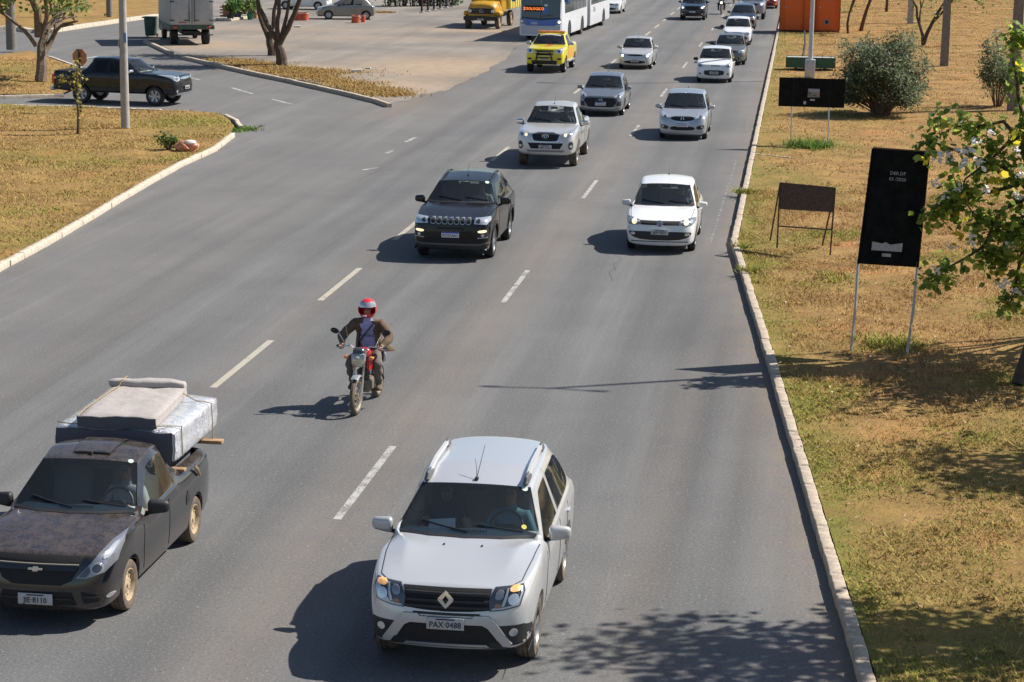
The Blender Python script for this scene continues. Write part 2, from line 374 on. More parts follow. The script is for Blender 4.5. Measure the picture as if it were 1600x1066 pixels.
LB = [(*pix(690, 105)[:2], 4.5, 7, 1), (*pix(600, 135)[:2], 3.2, 5, 1), (*pix(480, 110)[:2], 4, 4, .9), (*pix(760, 48)[:2], 5, 2.0, .9), (*pix(300, 70)[:2], 5, 4, .8), (*pix(420, 45)[:2], 8, 4, .5), (*pix(560, 60)[:2], 8, 2.5, .45)]
sheet('dusty_lot', lot, .006, .9, M_lot, {'dirt': lotdirt, 'track': lambda x, y: max(0, .9*math.sin(x*.55+1.3*math.sin(y*.22))*math.sin(y*.31+.6*math.sin(x*.4)))}, cell_y=1.5)
def kerb(name, line, mt, h=KH, w=.155, ln=1.0, gap=.014, stones=True, z0=0.):
    pts = [Vector((p[0], p[1], 0)) for p in line]; mb = MB()
    for a, b in zip(pts, pts[1:]):
        t = (b-a).normalized(); n = Vector((t.y, -t.x, 0)); e = t*.05
        mb.add([a-e+n*.012, b+e+n*.012, b+e+n*(w-.012), a-e+n*(w-.012), *[q+Vector((0, 0, h-.018)) for q in (a-e+n*.012, b+e+n*.012, b+e+n*(w-.012), a-e+n*(w-.012))]], [(0,1,2,3), (4,5,6,7), (0,1,5,4), (1,2,6,5), (2,3,7,6), (3,0,4,7)])
    root = mb.build(name, mt, None, (0, 0, z0), smooth=False); root['kind'] = 'structure'
    if not stones: return root
    L = [0]
    for a, b in zip(pts, pts[1:]): L.append(L[-1]+(b-a).length)
    prot = []
    for k in range(5):
        def fn(v, k=k):
            q = math.sin(v.y*7+k*2.1)*.003+math.sin(v.y*23+k)*.0025; return v+Vector((q, 0, q*.8 if v.z > 0 else 0))
        b2 = MB(); bm = bmesh.new(); bmesh.ops.create_cube(bm, size=1)
        for v in bm.verts: v.co = Vector((v.co.x*w, v.co.y*(ln-gap), v.co.z*(h+.05)))
        bmesh.ops.subdivide_edges(bm, edges=[e for e in bm.edges if abs(e.verts[0].co.y-e.verts[1].co.y) > .1], cuts=5)
        bmesh.ops.bevel(bm, geom=[e for e in bm.edges if e.verts[0].co.z > 0 and e.verts[1].co.z > 0 and abs(abs(e.verts[0].co.x)+abs(e.verts[1].co.x)-w) < .01], offset=.02, segments=2, profile=.5, affect='EDGES')
        for v in bm.verts: v.co = fn(v.co)
        me = bpy.data.meshes.new('kerb_stone'); bm.to_mesh(me); bm.free(); me.materials.append(mt); finish(me, True, 50); prot.append(me)
    s_ = ln/2
    while s_ < L[-1]:
        i = max(k for k in range(len(L)) if L[k] <= s_); i = min(i, len(pts)-2); a, b = pts[i], pts[i+1]; t = (b-a).normalized(); n = Vector((t.y, -t.x, 0))
        p = a+t*(s_-L[i])+n*(w/2+random.uniform(-.008, .008)); p.z = (h-.05)/2+random.uniform(-.008, .005)
        link('kerb_stone', random.choice(prot), root, None, p, (0, random.uniform(-.02, .02), math.atan2(-t.x, t.y)+random.uniform(-.008, .008))); s_ += ln
    return root
kerb('right_kerb', [(kerb_x(y), y) for y in (14, 20, 27, 35, 43, 50.6)]+[(kerb_x(y), y) for y in (52, 65, 90, 118)], M_kerb)
kerb('right_kerb_far', [(kerb_x(118), 118.2), (kerb_x(330), 330)], M_kerb, stones=False)
kerb('left_kerb', P([(-420, 637), (-120, 480), (0, 408), (76, 368), (134, 335), (177, 309), (228, 280), (279, 252), (329, 230), (358, 209)], KH)[::-1][::-1], M_kerbw)
kerb('left_kerb_end', P([(372, 196), (366, 187), (352, 180)], KH), M_kerbw, ln=.55)
kerb('left_kerb_back', P([(250, 171), (162, 168), (122, 166), (0, 163), (-200, 160)], KH), M_kerbw)
kerb('far_island_kerb', P([(-200, 152), (0, 148.5), (97, 146)], KH), M_kerbw)
kerb('far_island_side_kerb', P([(124, 105), (73, 87)], KH), M_kerbw)
kerb('far_lawn_kerb', P([(-300, 46), (24, 42), (54, 47), (73, 47), (134, 38), (190, 30), (241, 23)], KH), M_kerbw, h=.22, w=.45)
kerb('lot_kerb_short', P([(230, 62), (272, 81)], .17), M_kerb, h=.17, w=.22)
kerb('lot_kerb', P([(290, 87), (325, 95), (360, 103), (405, 113), (455, 123), (495, 132), (545, 143), (595, 155), (612, 161)], .17), M_kerb, h=.17, w=.22)
kerb('verge_kerb_stub', [(kerb_x(69)+.2, 68.6), (kerb_x(69)+1.3, 67.9)], M_kerb, stones=False, h=.16)
# painted lines
def dash(pts, w, m, z=.004, name='lane_dash', parent=None):
    a, b = Vector((*pts[0][:2], 0)), Vector((*pts[1][:2], 0)); t = (b-a).normalized(); n = Vector((t.y, -t.x, 0))*w/2
    mb = MB(); mb.add([a-n, b-n, b+n, a+n], [(0, 1, 2, 3)]); return mb.build(name, m, parent, (0, 0, z), smooth=False)
def marks(name): 
    o = bpy.data.objects.new(name, None); COL.objects.link(o); o['kind'] = 'structure'; return o
lm = marks('lane_markings_left'); ln0 = pix(332, 606)
for k in range(-2, 34): dash([(-9.55, ln0.y+8*k), (-9.55, ln0.y+8*k+3.95)], .13, M_line, parent=lm)
lm = marks('lane_markings_right'); ln0 = pix(525, 812)
for k in range(-1, 17): dash([(-5.87, ln0.y+15.7*k), (-5.87, ln0.y+15.7*k+3.9)], .11, M_linew, parent=lm)
lm = marks('merge_markings')
for a, b in (((590, 262), (566, 266)), ((604, 240), (613, 235)), ((634, 222), (649, 215))): dash([pix(*a), pix(*b)], .14, M_linew, parent=lm)
for a, b in (((361, 137), (395, 147)), ((425, 155), (455, 163)), ((296, 121), (312, 125))): dash([pix(*a), pix(*b)], .16, M_linew, parent=lm)
dash([(kerb_x(51)-.50, 51), (kerb_x(66)-.42, 68)], .07, paintline('edge_paint_faint', (.215, .21, .205), .48), name='edge_line', parent=lm)
for a, b in (((1000, 203), (984, 215)),): pass
random.seed(71)
cr_ = marks('road_cracks')
for (a, b, n_) in (((962, 400), (952, 440), 9), ((828, 262), (862, 258), 8), ((700, 205), (560, 285), 16)):
    A_, B_ = pix(*a), pix(*b); pts = [A_.lerp(B_, k/n_)+Vector((random.gauss(0, .05), random.gauss(0, .08), 0)) for k in range(n_+1)]; mb = MB()
    for p0, p1 in zip(pts, pts[1:]):
        t = (p1-p0).normalized(); nn0 = Vector((t.y, -t.x, 0))*random.uniform(.002, .006); mb.add([p0-nn0, p1-nn0, p1+nn0, p0+nn0], [(0, 1, 2, 3)])
    mb.build('crack', mat('crack_dark', (.05, .047, .043), .95), cr_, (0, 0, .004), smooth=False)
# ---------------------------------------------------------------- grass blades (nobody could count them)
def grassmat(name, drys, greens):
    m = mat(name, drys[0], .9, spec=.2); n = N(m); a = n.attr('tone').outputs['Fac']; r = n.attr('rnd').outputs['Fac']
    n.col(n.mix(a, n.mix(r, drys[0], drys[1]), n.mix(r, greens[0], greens[1]))); return m
M_grass = grassmat('grass_blades', ((.21, .118, .046), (.57, .37, .145)), ((.13, .165, .022), (.36, .36, .065)))
M_weed = grassmat('weed_blades', ((.10, .16, .03), (.2, .26, .05)), ((.06, .14, .02), (.19, .30, .05)))
def nz(x, y, s, k): return .5+.25*np.sin(x*s+k)*np.cos(y*s*1.3+k*2)+.25*np.sin((x+y)*s*.7+k*3)*np.sin((x-y)*s*1.7+k)
def grass(name, label, pts, z, h, blades, fgreen, wid=.012, zf=None, sg=.10, gm=None, clip=None):
    B = blades; n = len(pts); x = np.repeat(pts[:, 0], B)+RNG.normal(0, sg, n*B); y = np.repeat(pts[:, 1], B)+RNG.normal(0, sg, n*B)
    if clip is not None:
        k_ = inpoly(x, y, clip); x = x[k_]; y = y[k_]
    n = len(x); B = 1
    zz = np.full(n*B, z); 
    if zf is not None: zz = zz+zf(x, y)
    hh = h*RNG.uniform(.4, 1.25, n*B); az = RNG.uniform(0, 2*PI, n*B); lean = RNG.uniform(.4, 2.2, n*B)*hh; wd = wid*RNG.uniform(.6, 1.4, n*B)
    ca, sa = np.cos(az), np.sin(az); V = np.empty((n*B, 3, 3))
    V[:, 0] = np.stack([x-sa*wd, y+ca*wd, zz], 1); V[:, 1] = np.stack([x+sa*wd, y-ca*wd, zz], 1); V[:, 2] = np.stack([x+ca*lean, y+sa*lean, zz+hh], 1)
    me = bpy.data.meshes.new(name); N3 = n*B*3; me.vertices.add(N3); me.vertices.foreach_set('co', V.ravel()); me.loops.add(N3); me.loops.foreach_set('vertex_index', np.arange(N3, dtype=np.int32))
    me.polygons.add(n*B); me.polygons.foreach_set('loop_start', np.arange(0, N3, 3, dtype=np.int32)); me.update(calc_edges=True)
    g = np.clip(fgreen(x, y)*RNG.uniform(.5, 1.4, n*B), 0, 1)
    a = me.attributes.new('tone', 'FLOAT', 'POINT'); a.data.foreach_set('value', np.repeat(g, 3)); a = me.attributes.new('rnd', 'FLOAT', 'POINT'); a.data.foreach_set('value', np.repeat(RNG.uniform(0, 1, n*B), 3))
    me.materials.append(gm or M_grass); o = link(name, me); return tag(o, label, 'grass', kind='stuff')
def scatter(poly, n, x0, x1, y0, y1, dens=None):
    x = RNG.uniform(x0, x1, n); y = RNG.uniform(y0, y1, n); k = inpoly(x, y, poly)
    if dens is not None: k &= RNG.uniform(0, 1, n) < dens(x, y)
    return np.stack([x[k], y[k]], 1)
kx = np.vectorize(kerb_x)
def zbn(x, y): return .022*np.sin(x*1.7+y*.6)+.018*np.sin(y*1.1-x*.8)+.012*np.sin(x*3.1+1)*np.sin(y*2.3)
def gv(x, y):
    d = x-kx(y)
    return np.clip(.75*np.exp(-np.maximum(d-.2, 0)/.4)+2.2*np.clip(nz(x, y, .8, 1.3)-.54, 0, 1)*2+.30*np.clip((36-y)/6, 0, 1)+.5*np.exp(-((x-4)/2.5)**2-((y-29.5)/2.2)**2), 0, 1)
dn = lambda x, y: np.clip(-.35+1.9*nz(x, y, 1.1, .4)+.5*np.exp(-(x-kx(y)-.2)/.4), .05, 1)
p1 = scatter(verge_poly, 34000, -1.5, 5.5, 19, 60, dn); grass('verge_grass_near', 'dry golden grass covering the near verge beside the kerb', p1, KH-.03, .05, 7, gv, .008, zbn, .14, clip=verge_poly)
p1b = scatter(verge_poly, 1500, -1.4, 5.5, 19, 62, lambda x, y: np.clip(1.6*nz(x, y, 1.6, 2.1)-.45, 0, 1)); grass('straw_tufts', 'taller straw tufts dotted over the near verge', p1b, KH-.03, .11, 16, lambda x, y: gv(x, y)*.8, .007, zbn, .05, clip=verge_poly)
p2 = scatter(verge_poly, 36000, -1.6, 17, 60, 190, dn); grass('verge_grass_far', 'dry grass on the far verge around the oleander and poles', p2, KH-.03, .055, 5, lambda x, y: gv(x, y)*.75, .016, zbn, .25, clip=verge_poly)
gi = lambda x, y: np.clip(1.6*np.clip(nz(x, y, .45, 2.2)-.5, 0, 1)+.12+.35*np.exp(-((x+19)/3)**2), 0, 1)
p3 = scatter(isl1, 46000, -40, -15, 40, 84, lambda x, y: np.clip(-.2+1.7*nz(x, y, .7, 4), .08, 1)); grass('island_grass', 'patchy dry grass on the left traffic island', p3, KH-.03, .06, 5, gi, .014, zbn, .2, clip=isl1)
p4 = scatter(isl2, 9000, -60, -25, 80, 100, lambda x, y: np.clip(.3+nz(x, y, .7, 4), .1, 1)); grass('far_island_grass', 'short grass on the small island behind the grey pickup', p4, KH-.03, .06, 5, gi, .02, zbn, .3, clip=isl2)
def lotpts(n, cx, cy, sx, sy): return np.stack([RNG.normal(cx, sx, n), RNG.normal(cy, sy, n)], 1)
lk = P([(lerp_(350, 600, k/13), lerp_(97, 152, k/13)) for k in range(14)])
lp = np.concatenate([lotpts(int(520*(.4+random.random())), x+.3*random.gauss(0, 1), y+.9+.5*random.random(), .7, .45) for x, y in lk]+[lotpts(900, *pix(470, 112)[:2], 1.6, .8), lotpts(500, *pix(600, 20)[:2], .2, .2)]); kk = inpoly(lp[:, 0], lp[:, 1], lot)
grass('lot_edge_grass', 'straw-coloured grass strip along the lot kerb near the double tree', lp[kk], .01, .09, 4, lambda x, y: x*0+.12, .02, None, .3)
# weeds growing in the gutter and under the boards
def weeds(name, label, px, py, r, n, h, green=1., z0=KH-.03): 
    c0 = pix(px, py, KH); q = np.stack([RNG.normal(c0.x, r, n), RNG.normal(c0.y, r*1.3, n)], 1)
    return grass(name, label, q, z0, h, 6, lambda x, y: x*0+green, .014, None, .06, M_weed if px in (1263, 368) else None)
for (px, py, r, n, h, lb) in ((1263, 228, .38, 150, .24, 'tuft of green weeds between the posts of the wide black board'), (1164, 300, .12, 34, .16, 'green weed tuft on the kerb left of the rusty frame sign'), (1172, 423, .11, 28, .14, 'green weed tuft at the kerb below the rusty frame sign'), (1158, 385, .09, 18, .12, 'small weed tuft at the kerb bend'), (1300, 432, .3, 40, .09, 'pale weed patch left of the tall black board'), (1390, 535, .28, 60, .12, 'weeds around the post feet of the tall black board'), (368, 196, .38, 170, .11, 'green weeds spilling over the tip of the left island')):
    weeds('weed_tuft', lb, px, py, r, n, h, z0=0.0 if px < 400 else KH-.03)
# fallen leaves
def litter(name, label, poly, n, x0, x1, y0, y1, m, size):
    q = scatter(poly, n, x0, x1, y0, y1); mb = MB()
    for x, y in q:
        a = random.uniform(0, 6.3); s_ = size*random.uniform(.5, 1.3); z = KH-.03+float(zbn(x, y))+.03+random.uniform(0, .05); ca, sa = math.cos(a)*s_, math.sin(a)*s_
        mb.add([(x-ca, y-sa, z), (x+sa*.5, y-ca*.5, z+.01), (x+ca, y+sa, z+.02), (x-sa*.5, y+ca*.5, z+.015)], [(0, 1, 2, 3)])
    return tag(mb.build(name, m, smooth=False), label, 'leaves', kind='stuff')
litter('fallen_leaves', 'brown fallen leaves scattered on the near verge', verge_poly, 800, 0, 6, 20, 44, mat('dead_leaf', (.26, .12, .05), .8, noise=.4), .035)
litter('dry_leaf_litter', 'pale dry leaves scattered on the near verge', verge_poly, 500, -1, 6, 20, 60, mat('pale_leaf', (.50, .40, .26), .8), .03)
# ---------------------------------------------------------------- cars: lofted bodies
NR = 11
def lerp(a, b, t): return a+(b-a)*t
def cage(D):
    w = D['W']/2; L = D['L']; zn, yc, zc, yw, zw, zr, yr, zrr, yb, zbk = (D[k] for k in ('zn', 'yc', 'zc', 'yw', 'zw', 'zr', 'yr', 'zrr', 'yb', 'zbk'))
    zl = D.get('zl', .2); zbf, zbr = D['zbf'], D['zbr']; wr, wc = D['wr'], D['wc']; zs = D.get('zs', .22); fo = D['fo']; rake = D.get('rake', .07); rd = D.get('round', 1.)
    bp = D.get('zbp', .5); wn = D.get('wn', .62)
    def hood(y):
        t = max(0, min(1, (y-.1)/(yc-.1))); return lerp(zn, zc, t)+.028*D.get('dome', 1)*math.sin(PI*t)
    def belt(y):
        t = max(0, min(1, (y-yc)/(yb-yc))); return lerp(zbf, zbr, t)
    st = []
    # nose ring
    zz = [zl, zl, zl+.05, bp, zn-.19, zn-.06, zn-.012]
    yo = [.09, .09, .045, 0, rake*.5, rake*.85, rake+.02]
    S = [(0, yo[0], zl), (wn*.93*w, yo[1], zl)]+[(wn*w, yo[i], zz[i]) for i in range(2, 6)]+[(wn*.98*w, yo[6], zz[6]), (wn*.86*w, rake+.05, zn+.004), (wn*.66*w, rake+.06, zn+.012), (wn*.35*w, rake+.055, zn+.017), (0, rake+.05, zn+.02)]
    st.append(S); cen = [(0, yo[i]-.035*rd, zz[i]+(.01 if i > 3 else 0)) for i in range(1, 7)]
    def fst(y, kx, dl, kh):
        h = hood(y+.1)
        return [(0, y+.05, zl), (.84*kx*w, y+.05, zl), (kx*.96*w, y+.02, zl+.05+dl), (kx*w, y, bp+.03), (kx*.995*w, y+.03, h-.17), (kx*.965*w, y+.06, h-.055-kh), (kx*.93*w, y+.09, h-.022-kh*.6), (kx*.84*w, y+.11, h-.012), (kx*.62*w, y+.12, h-.004), (kx*.33*w, y+.12, h), (0, y+.12, h)]
    st.append(fst(.09*rd, lerp(1, .87, 1) if wn < .7 else .93, 0, .01)); st.append(fst(.27*rd, .965, .01, .02))
    def hst(y, kx=1.):
        h = hood(y)
        return [(0, y, zs), (.86*w, y, zs), (.95*kx*w, y, zs+.06), (kx*w, y, .56*zbf), (kx*w, y, h-.19), (.985*w, y, h-.07), (.95*w, y, h-.032), (.86*w, y, h-.016), (.66*w, y, h-.002+D.get('ridge', .006)), (.33*w, y, h), (0, y, h+.002)]
    st.append(hst(fo, 1.)); st.append(hst(lerp(fo, yc, .62), .992))
    def low(y, k=1.):
        b = belt(y); return [(0, y, zs), (.86*k*w, y, zs), (.95*k*w, y, zs+.05), (.992*k*w, y, .5*b), (k*w, y, b-.16), (.972*k*w, y, b-.02)]
    S = low(yc+.12, .992); S += [(.95*w, yc+.30, zbf+.012), (.932*w, yc+.25, zbf+.04), (wc, yc+.17, zc+.0), (.52*wc, yc+.045, zc+.018), (0, yc, zc+.024)]; st.append(S)
    y6 = max(yw+.14, yc+.5)
    S = low(y6); S += [(.945*w, y6, belt(y6)+.015), (wr+.06, yw+.17, zw-.105), (wr, yw+.06, zw-.036), (.52*wr, yw+.012, zw-.006), (0, yw, zw)]; st.append(S)
    ym = D.get('ym', (yw+yr)/2+.0)
    def mid(y, dz=0., dx=0.):
        S = low(y); S += [(.945*w, y, belt(y)+.015), (wr+.075+dx, y, zr-.12+dz), (wr+.02+dx, y, zr-.045+dz), (.52*wr, y, zr-.008+dz), (0, y, zr+dz)]; return S
    st.append(mid(ym-.05)); st.append(mid(ym+.05))
    yC = D.get('yC', yr-.22); st.append(mid(yC, (zrr-zr)*.6, -.015))
    S = low(yr); S += [(.935*w, yr+.02, belt(yr)+.02), (wr+.03, yr-.04, zrr-.135), (wr-.03, yr, zrr-.05), (.52*wr, yr+.015, zrr-.01), (0, yr+.02, zrr)]; st.append(S)
    S = low(yb); S = S[:5]+[(.955*w, yb, belt(yb)-.02), (.91*w, yb+.01, zbk+.0), (.84*w, yb+.02, zbk+.012), (.74*w, yb+.03, zbk+.016), (.4*w, yb+.04, zbk+.02), (0, yb+.045, zbk+.022)]; st.append(S)
    if D.get('deck'):
        yd = lerp(yb, L, .5); S = low(yd)[:5]+[(.965*w, yd, zbk-.03), (.92*w, yd, zbk-.004), (.84*w, yd, zbk), (.6*w, yd, zbk+.003), (.3*w, yd, zbk+.003), (0, yd, zbk+.003)]; st.append(S)
    yt = L-.10
    S = [(0, yt, zs+.08), (.80*w, yt, zs+.08), (.90*w, yt, zs+.12), (.93*w, yt, .5*zbk), (.93*w, yt-.01, zbk-.2), (.90*w, yt-.02, zbk-.06), (.86*w, yt-.03, zbk-.02), (.78*w, yt-.03, zbk-.008), (.58*w, yt-.02, zbk), (.3*w, yt-.01, zbk), (0, yt, zbk)]; st.append(S)
    S = [(x*.8, L if 2 < i < 6 else L-.05, z) for i, (x, y, z) in enumerate(S)]; st.append(S)
    return st, cen
def make_cage(name, D):
    st, cen = cage(D); bm = bmesh.new(); cr = bm.edges.layers.float.new('crease_edge'); cv = bm.verts.layers.float.new('crease_vert'); ns = len(st); V = {}
    for i, S in enumerate(st):
        for j, p in enumerate(S):
            for s in (1, -1):
                if abs(p[0]) < 1e-6:
                    if s == 1: V[i, j, 1] = V[i, j, -1] = bm.verts.new(p)
                else: V[i, j, s] = bm.verts.new((p[0]*s, p[1], p[2]))
    C = [bm.verts.new(p) for p in cen]                                  # rows 1..6
    pk = D.get('pickup')
    def face(vs, m):
        u = []
        for v in vs:
            if v not in u: u.append(v)
        if len(u) < 3: return
        f = bm.faces.new(u); f.material_index = m; f.smooth = True
    iw, ir = 5, 10                                                       # cowl station, roof-rear station
    for i in range(ns-1):
        for j in range(NR-1):
            m = 0
            if j >= 8 and i == iw: m = 1
            elif j == 6 and iw <= i < D.get('lastwin', 9): m = 2
            elif j == 6 and i == 9 and D.get('quarter'): m = 2
            elif j >= 8 and i == ir: m = 3
            if j == 6 and i == 7: m = 4
            if D.get('clad') and j in (0, 1) : m = 5
            if D.get('clad') and j == 2 and i >= 2: m = 0
            for s in (1, -1):
                q = [V[i, j, s], V[i+1, j, s], V[i+1, j+1, s], V[i, j+1, s]]
                face(q if s == 1 else q[::-1], m)
    for s in (1, -1):
        a = lambda k: C[k-1]
        face([V[0, 0, 1], a(1), V[0, 1, s]], 0)
        for j in range(1, 6): face([a(j), a(j+1), V[0, j+1, s], V[0, j, s]], 0)
        face([a(6), V[0, 8, s], V[0, 7, s], V[0, 6, s]], 0); face([a(6), V[0, 10, 1], V[0, 9, s], V[0, 8, s]], 0)
    E = ns-1
    for s in (1, -1):
        pass
    for j in range(1, NR-2): face([V[E, j, 1], V[E, j+1, 1], V[E, j+1, -1], V[E, j, -1]], 0)
    face([V[E, 0, 1], V[E, 1, 1], V[E, 1, -1]], 0); face([V[E, 9, 1], V[E, 10, 1], V[E, 9, -1]], 0)
    def crease(a, b, k):
        if a is b: return
        e = bm.edges.get((a, b))
        if e: e[cr] = max(e[cr], k)
    for s in (1, -1):
        for i in range(ns-1):
            crease(V[i, 2, s], V[i+1, 2, s], .5)
            if i >= iw and i < ir:
                crease(V[i, 6, s], V[i+1, 6, s], .85); crease(V[i, 7, s], V[i+1, 7, s], .75); crease(V[i, 8, s], V[i+1, 8, s], 1. if i == iw else .6); crease(V[i, 5, s], V[i+1, 5, s], .5)
            if 1 <= i < iw: crease(V[i, 8, s], V[i+1, 8, s], .55)
            if i < iw: crease(V[i, 6, s], V[i+1, 6, s], D.get('fend', .3)); crease(V[i, 4, s], V[i+1, 4, s], .25)
            if i >= iw: crease(V[i, 4, s], V[i+1, 4, s], .45)
        for j in range(8, NR-1):
            for i, k in ((iw, 1.), (iw+1, .95), (ir, .8), (ir+1, .85)): crease(V[i, j, s], V[i, j+1, s], k)
        for i in (iw, 7, 8, 9, 10): crease(V[i, 6, s], V[i, 7, s], .95)
        for j in (6, 7, 8, 9): crease(V[0, j, s], V[0, j+1, s], .45)
    for s in (1, -1):
        for ij in ((iw, 8), (iw+1, 8), (iw, 7), (iw, 6), (iw+1, 7)): V[ij[0], ij[1], s][cv] = .9
    bmesh.ops.recalc_face_normals(bm, faces=bm.faces[:])
    me = bpy.data.meshes.new(name); bm.to_mesh(me); bm.free()
    for m in (M_blk, M_wind, M_tint, M_tint, M_blkg, M_blk): me.materials.append(m)
    return me
def cutter(D):
    mb = MB(); w = D['W']/2; R = D['R']; r = R*D.get('arch', 1.16)
    for s in (1, -1):
        for y in (D['fo'], D['fo']+D['wb']):
            mb.lathe([(s*(w-.34), 0.001), (s*(w-.34), r), (s*(w+.2), r), (s*(w+.2), .001)], 'X', (0, y, R+.015), 28)
    if D.get('bed'):
        y0, y1, z0, x0 = D['bed']; mb.box((0, (y0+y1)/2, (z0+2)/2), (2*x0, y1-y0, 2-z0))
    me = mb.mesh('arch_cutter', None, False)
    for m in (M_blk, M_wind, M_tint, M_tint, M_blkg, M_blk): me.materials.append(m)
    me.polygons.foreach_set('material_index', [5]*len(me.polygons)); return me
def split_mesh(me, idx, name):
    bm = bmesh.new(); bm.from_mesh(me); bmesh.ops.delete(bm, geom=[f for f in bm.faces if f.material_index not in idx], context='FACES')
    if not bm.faces: bm.free(); return None
    out = bpy.data.meshes.new(name); bm.to_mesh(out); bm.free(); out.polygons.foreach_set('material_index', [0]*len(out.polygons)) if len(idx) == 1 else None
    return out
TYPES = {}
def ctype(key, base=None, **k):
    d = dict(TYPES[base]) if base else {}; d.update(k); TYPES[key] = d
B_ = dict(rake=.07)
ctype('suv', L=4.33, W=1.82, fo=.82, wb=2.673, R=.345, tw=.215, zn=.975, yc=1.24, zc=1.125, yw=1.98, zw=1.545, zr=1.60, yr=3.72, zrr=1.575, yb=4.13, zbk=1.06, zbf=1.05, zbr=1.14, wr=.585, wc=.745, zl=.30, zs=.27, zbp=.62, quarter=1, yC=3.30, ym=2.62, rake=.10, arch=1.13)
ctype('light_pickup', L=4.50, W=1.70, fo=.83, wb=2.669, R=.295, tw=.185, zn=.845, yc=1.12, zc=.985, yw=1.86, zw=1.44, zr=1.495, yr=2.72, zrr=1.46, yb=2.98, zbk=1.0, zbf=.93, zbr=.985, wr=.545, wc=.70, zl=.20, zs=.22, zbp=.42, deck=1, ym=2.30, yC=2.62, lastwin=7, pickup=1, bed=(3.06, 4.40, .55, .62), rake=.12)
ctype('compact_suv', L=4.40, W=1.82, fo=.90, wb=2.636, R=.355, tw=.225, zn=.965, yc=1.30, zc=1.10, yw=2.02, zw=1.53, zr=1.60, yr=3.70, zrr=1.565, yb=4.18, zbk=1.08, zbf=1.04, zbr=1.15, wr=.575, wc=.74, zl=.26, zs=.27, zbp=.58, quarter=1, yC=3.30, clad=1, rake=.05, wn=.70, arch=1.14)
ctype('hatch', L=3.90, W=1.66, fo=.80, wb=2.465, R=.29, tw=.185, zn=.755, yc=1.08, zc=.935, yw=1.83, zw=1.365, zr=1.435, yr=3.22, zrr=1.40, yb=3.68, zbk=.92, zbf=.885, zbr=.96, wr=.545, wc=.68, zl=.19, zs=.20, zbp=.45)
ctype('pickup', L=5.33, W=1.86, fo=.97, wb=3.085, R=.385, tw=.25, zn=1.075, yc=1.42, zc=1.20, yw=2.12, zw=1.68, zr=1.755, yr=3.22, zrr=1.73, yb=3.45, zbk=1.14, zbf=1.13, zbr=1.15, wr=.565, wc=.73, zl=.40, zs=.42, zbp=.66, deck=1, pickup=1, yC=3.10, rake=.08, wn=.68, bed=(3.62, 5.18, .72, .74))
ctype('sport_hatch', 'hatch', L=3.95, W=1.72, fo=.84, wb=2.53, R=.31, zn=.77, zc=.955, yc=1.02, zw=1.37, zr=1.445)
ctype('mono_hatch', 'hatch', L=4.09, W=1.695, fo=.88, wb=2.53, R=.305, zn=.80, yc=.92, zc=.985, yw=1.82, zw=1.44, zr=1.515, yr=3.42, zrr=1.47, yb=3.88, zbk=1.0, zbf=.95, zbr=1.03, wr=.55, wc=.70)
ctype('big_pickup', 'pickup', wb=3.096, R=.37, W=1.88, zn=1.07, fo=.93, bed=None)
ctype('sedan', 'hatch', L=4.17, W=1.65, fo=.78, wb=2.49, R=.285, yr=2.95, yC=2.72, zrr=1.36, yb=3.42, zbk=.97, deck=1, zr=1.42, zw=1.36)
ctype('boxy_hatch', 'hatch', L=3.77, W=1.64, fo=.74, wb=2.376, R=.29, zn=.835, yc=.92, zc=1.0, yw=1.62, zw=1.42, zr=1.475, wr=.565, wc=.70, wn=.72, yr=3.3, yb=3.6, rake=.04)
ctype('far_suv', 'compact_suv', W=1.78, L=4.27, wb=2.59, R=.34)
CARS = []
for t_ in TYPES.values():
    w2 = t_['W']/2; t_['wc'] = min(.905*w2, t_['wc']*1.10); t_['wr'] *= 1.06
    for k_, d_ in (('zw', .045), ('zr', .055), ('zrr', .05), ('zc', .02)): t_[k_] += d_
TYPES['compact_suv'].update(zr=1.70, zw=1.605, zrr=1.67, zc=1.15, zbf=1.08, yr=3.92, yb=4.25); TYPES['far_suv'].update(zr=1.70, zw=1.605, zrr=1.67, zc=1.15, zbf=1.08)
TYPES['suv'].update(yr=3.92, yb=4.2, zr=1.67, zrr=1.65, zw=1.59, ridge=.03, clad=1, yC=3.45)
TYPES['hatch'].update(zr=1.52, zw=1.43, zrr=1.48, zc=.965)
TYPES['big_pickup'].update(rake=.05, zn=1.15, zbf=1.20, zbr=1.22, zbk=1.20, zc=1.24, yr=3.62, yb=3.86, yC=3.46, wn=.72)
def queue(key, ty, **over):
    D = dict(TYPES[ty]); D.update(over); CARS.append((key, D))
for k_, t_ in (('duster', 'suv'), ('montana', 'light_pickup'), ('compass', 'compact_suv'), ('gol', 'hatch'), ('hilux', 'pickup'), ('hb', 'sport_hatch'), ('fit', 'mono_hatch'), ('ranger', 'big_pickup'), ('corsa', 'sedan'), ('uno', 'boxy_hatch'), ('far_suv', 'far_suv')): queue(k_, t_)
BODY = {}
tmp = []
for key, D in CARS:
    o = link('cage', make_cage('cage', D)); c_ = link('cutter', cutter(D)); c_.hide_render = True
    m1 = o.modifiers.new('s', 'SUBSURF'); m1.levels = m1.render_levels = 3 if key in ('duster', 'montana') else 2
    m2 = o.modifiers.new('b', 'BOOLEAN'); m2.object = c_; m2.operation = 'DIFFERENCE'; m2.solver = 'EXACT'; tmp.append((key, D, o, c_))
dg = bpy.context.evaluated_depsgraph_get()
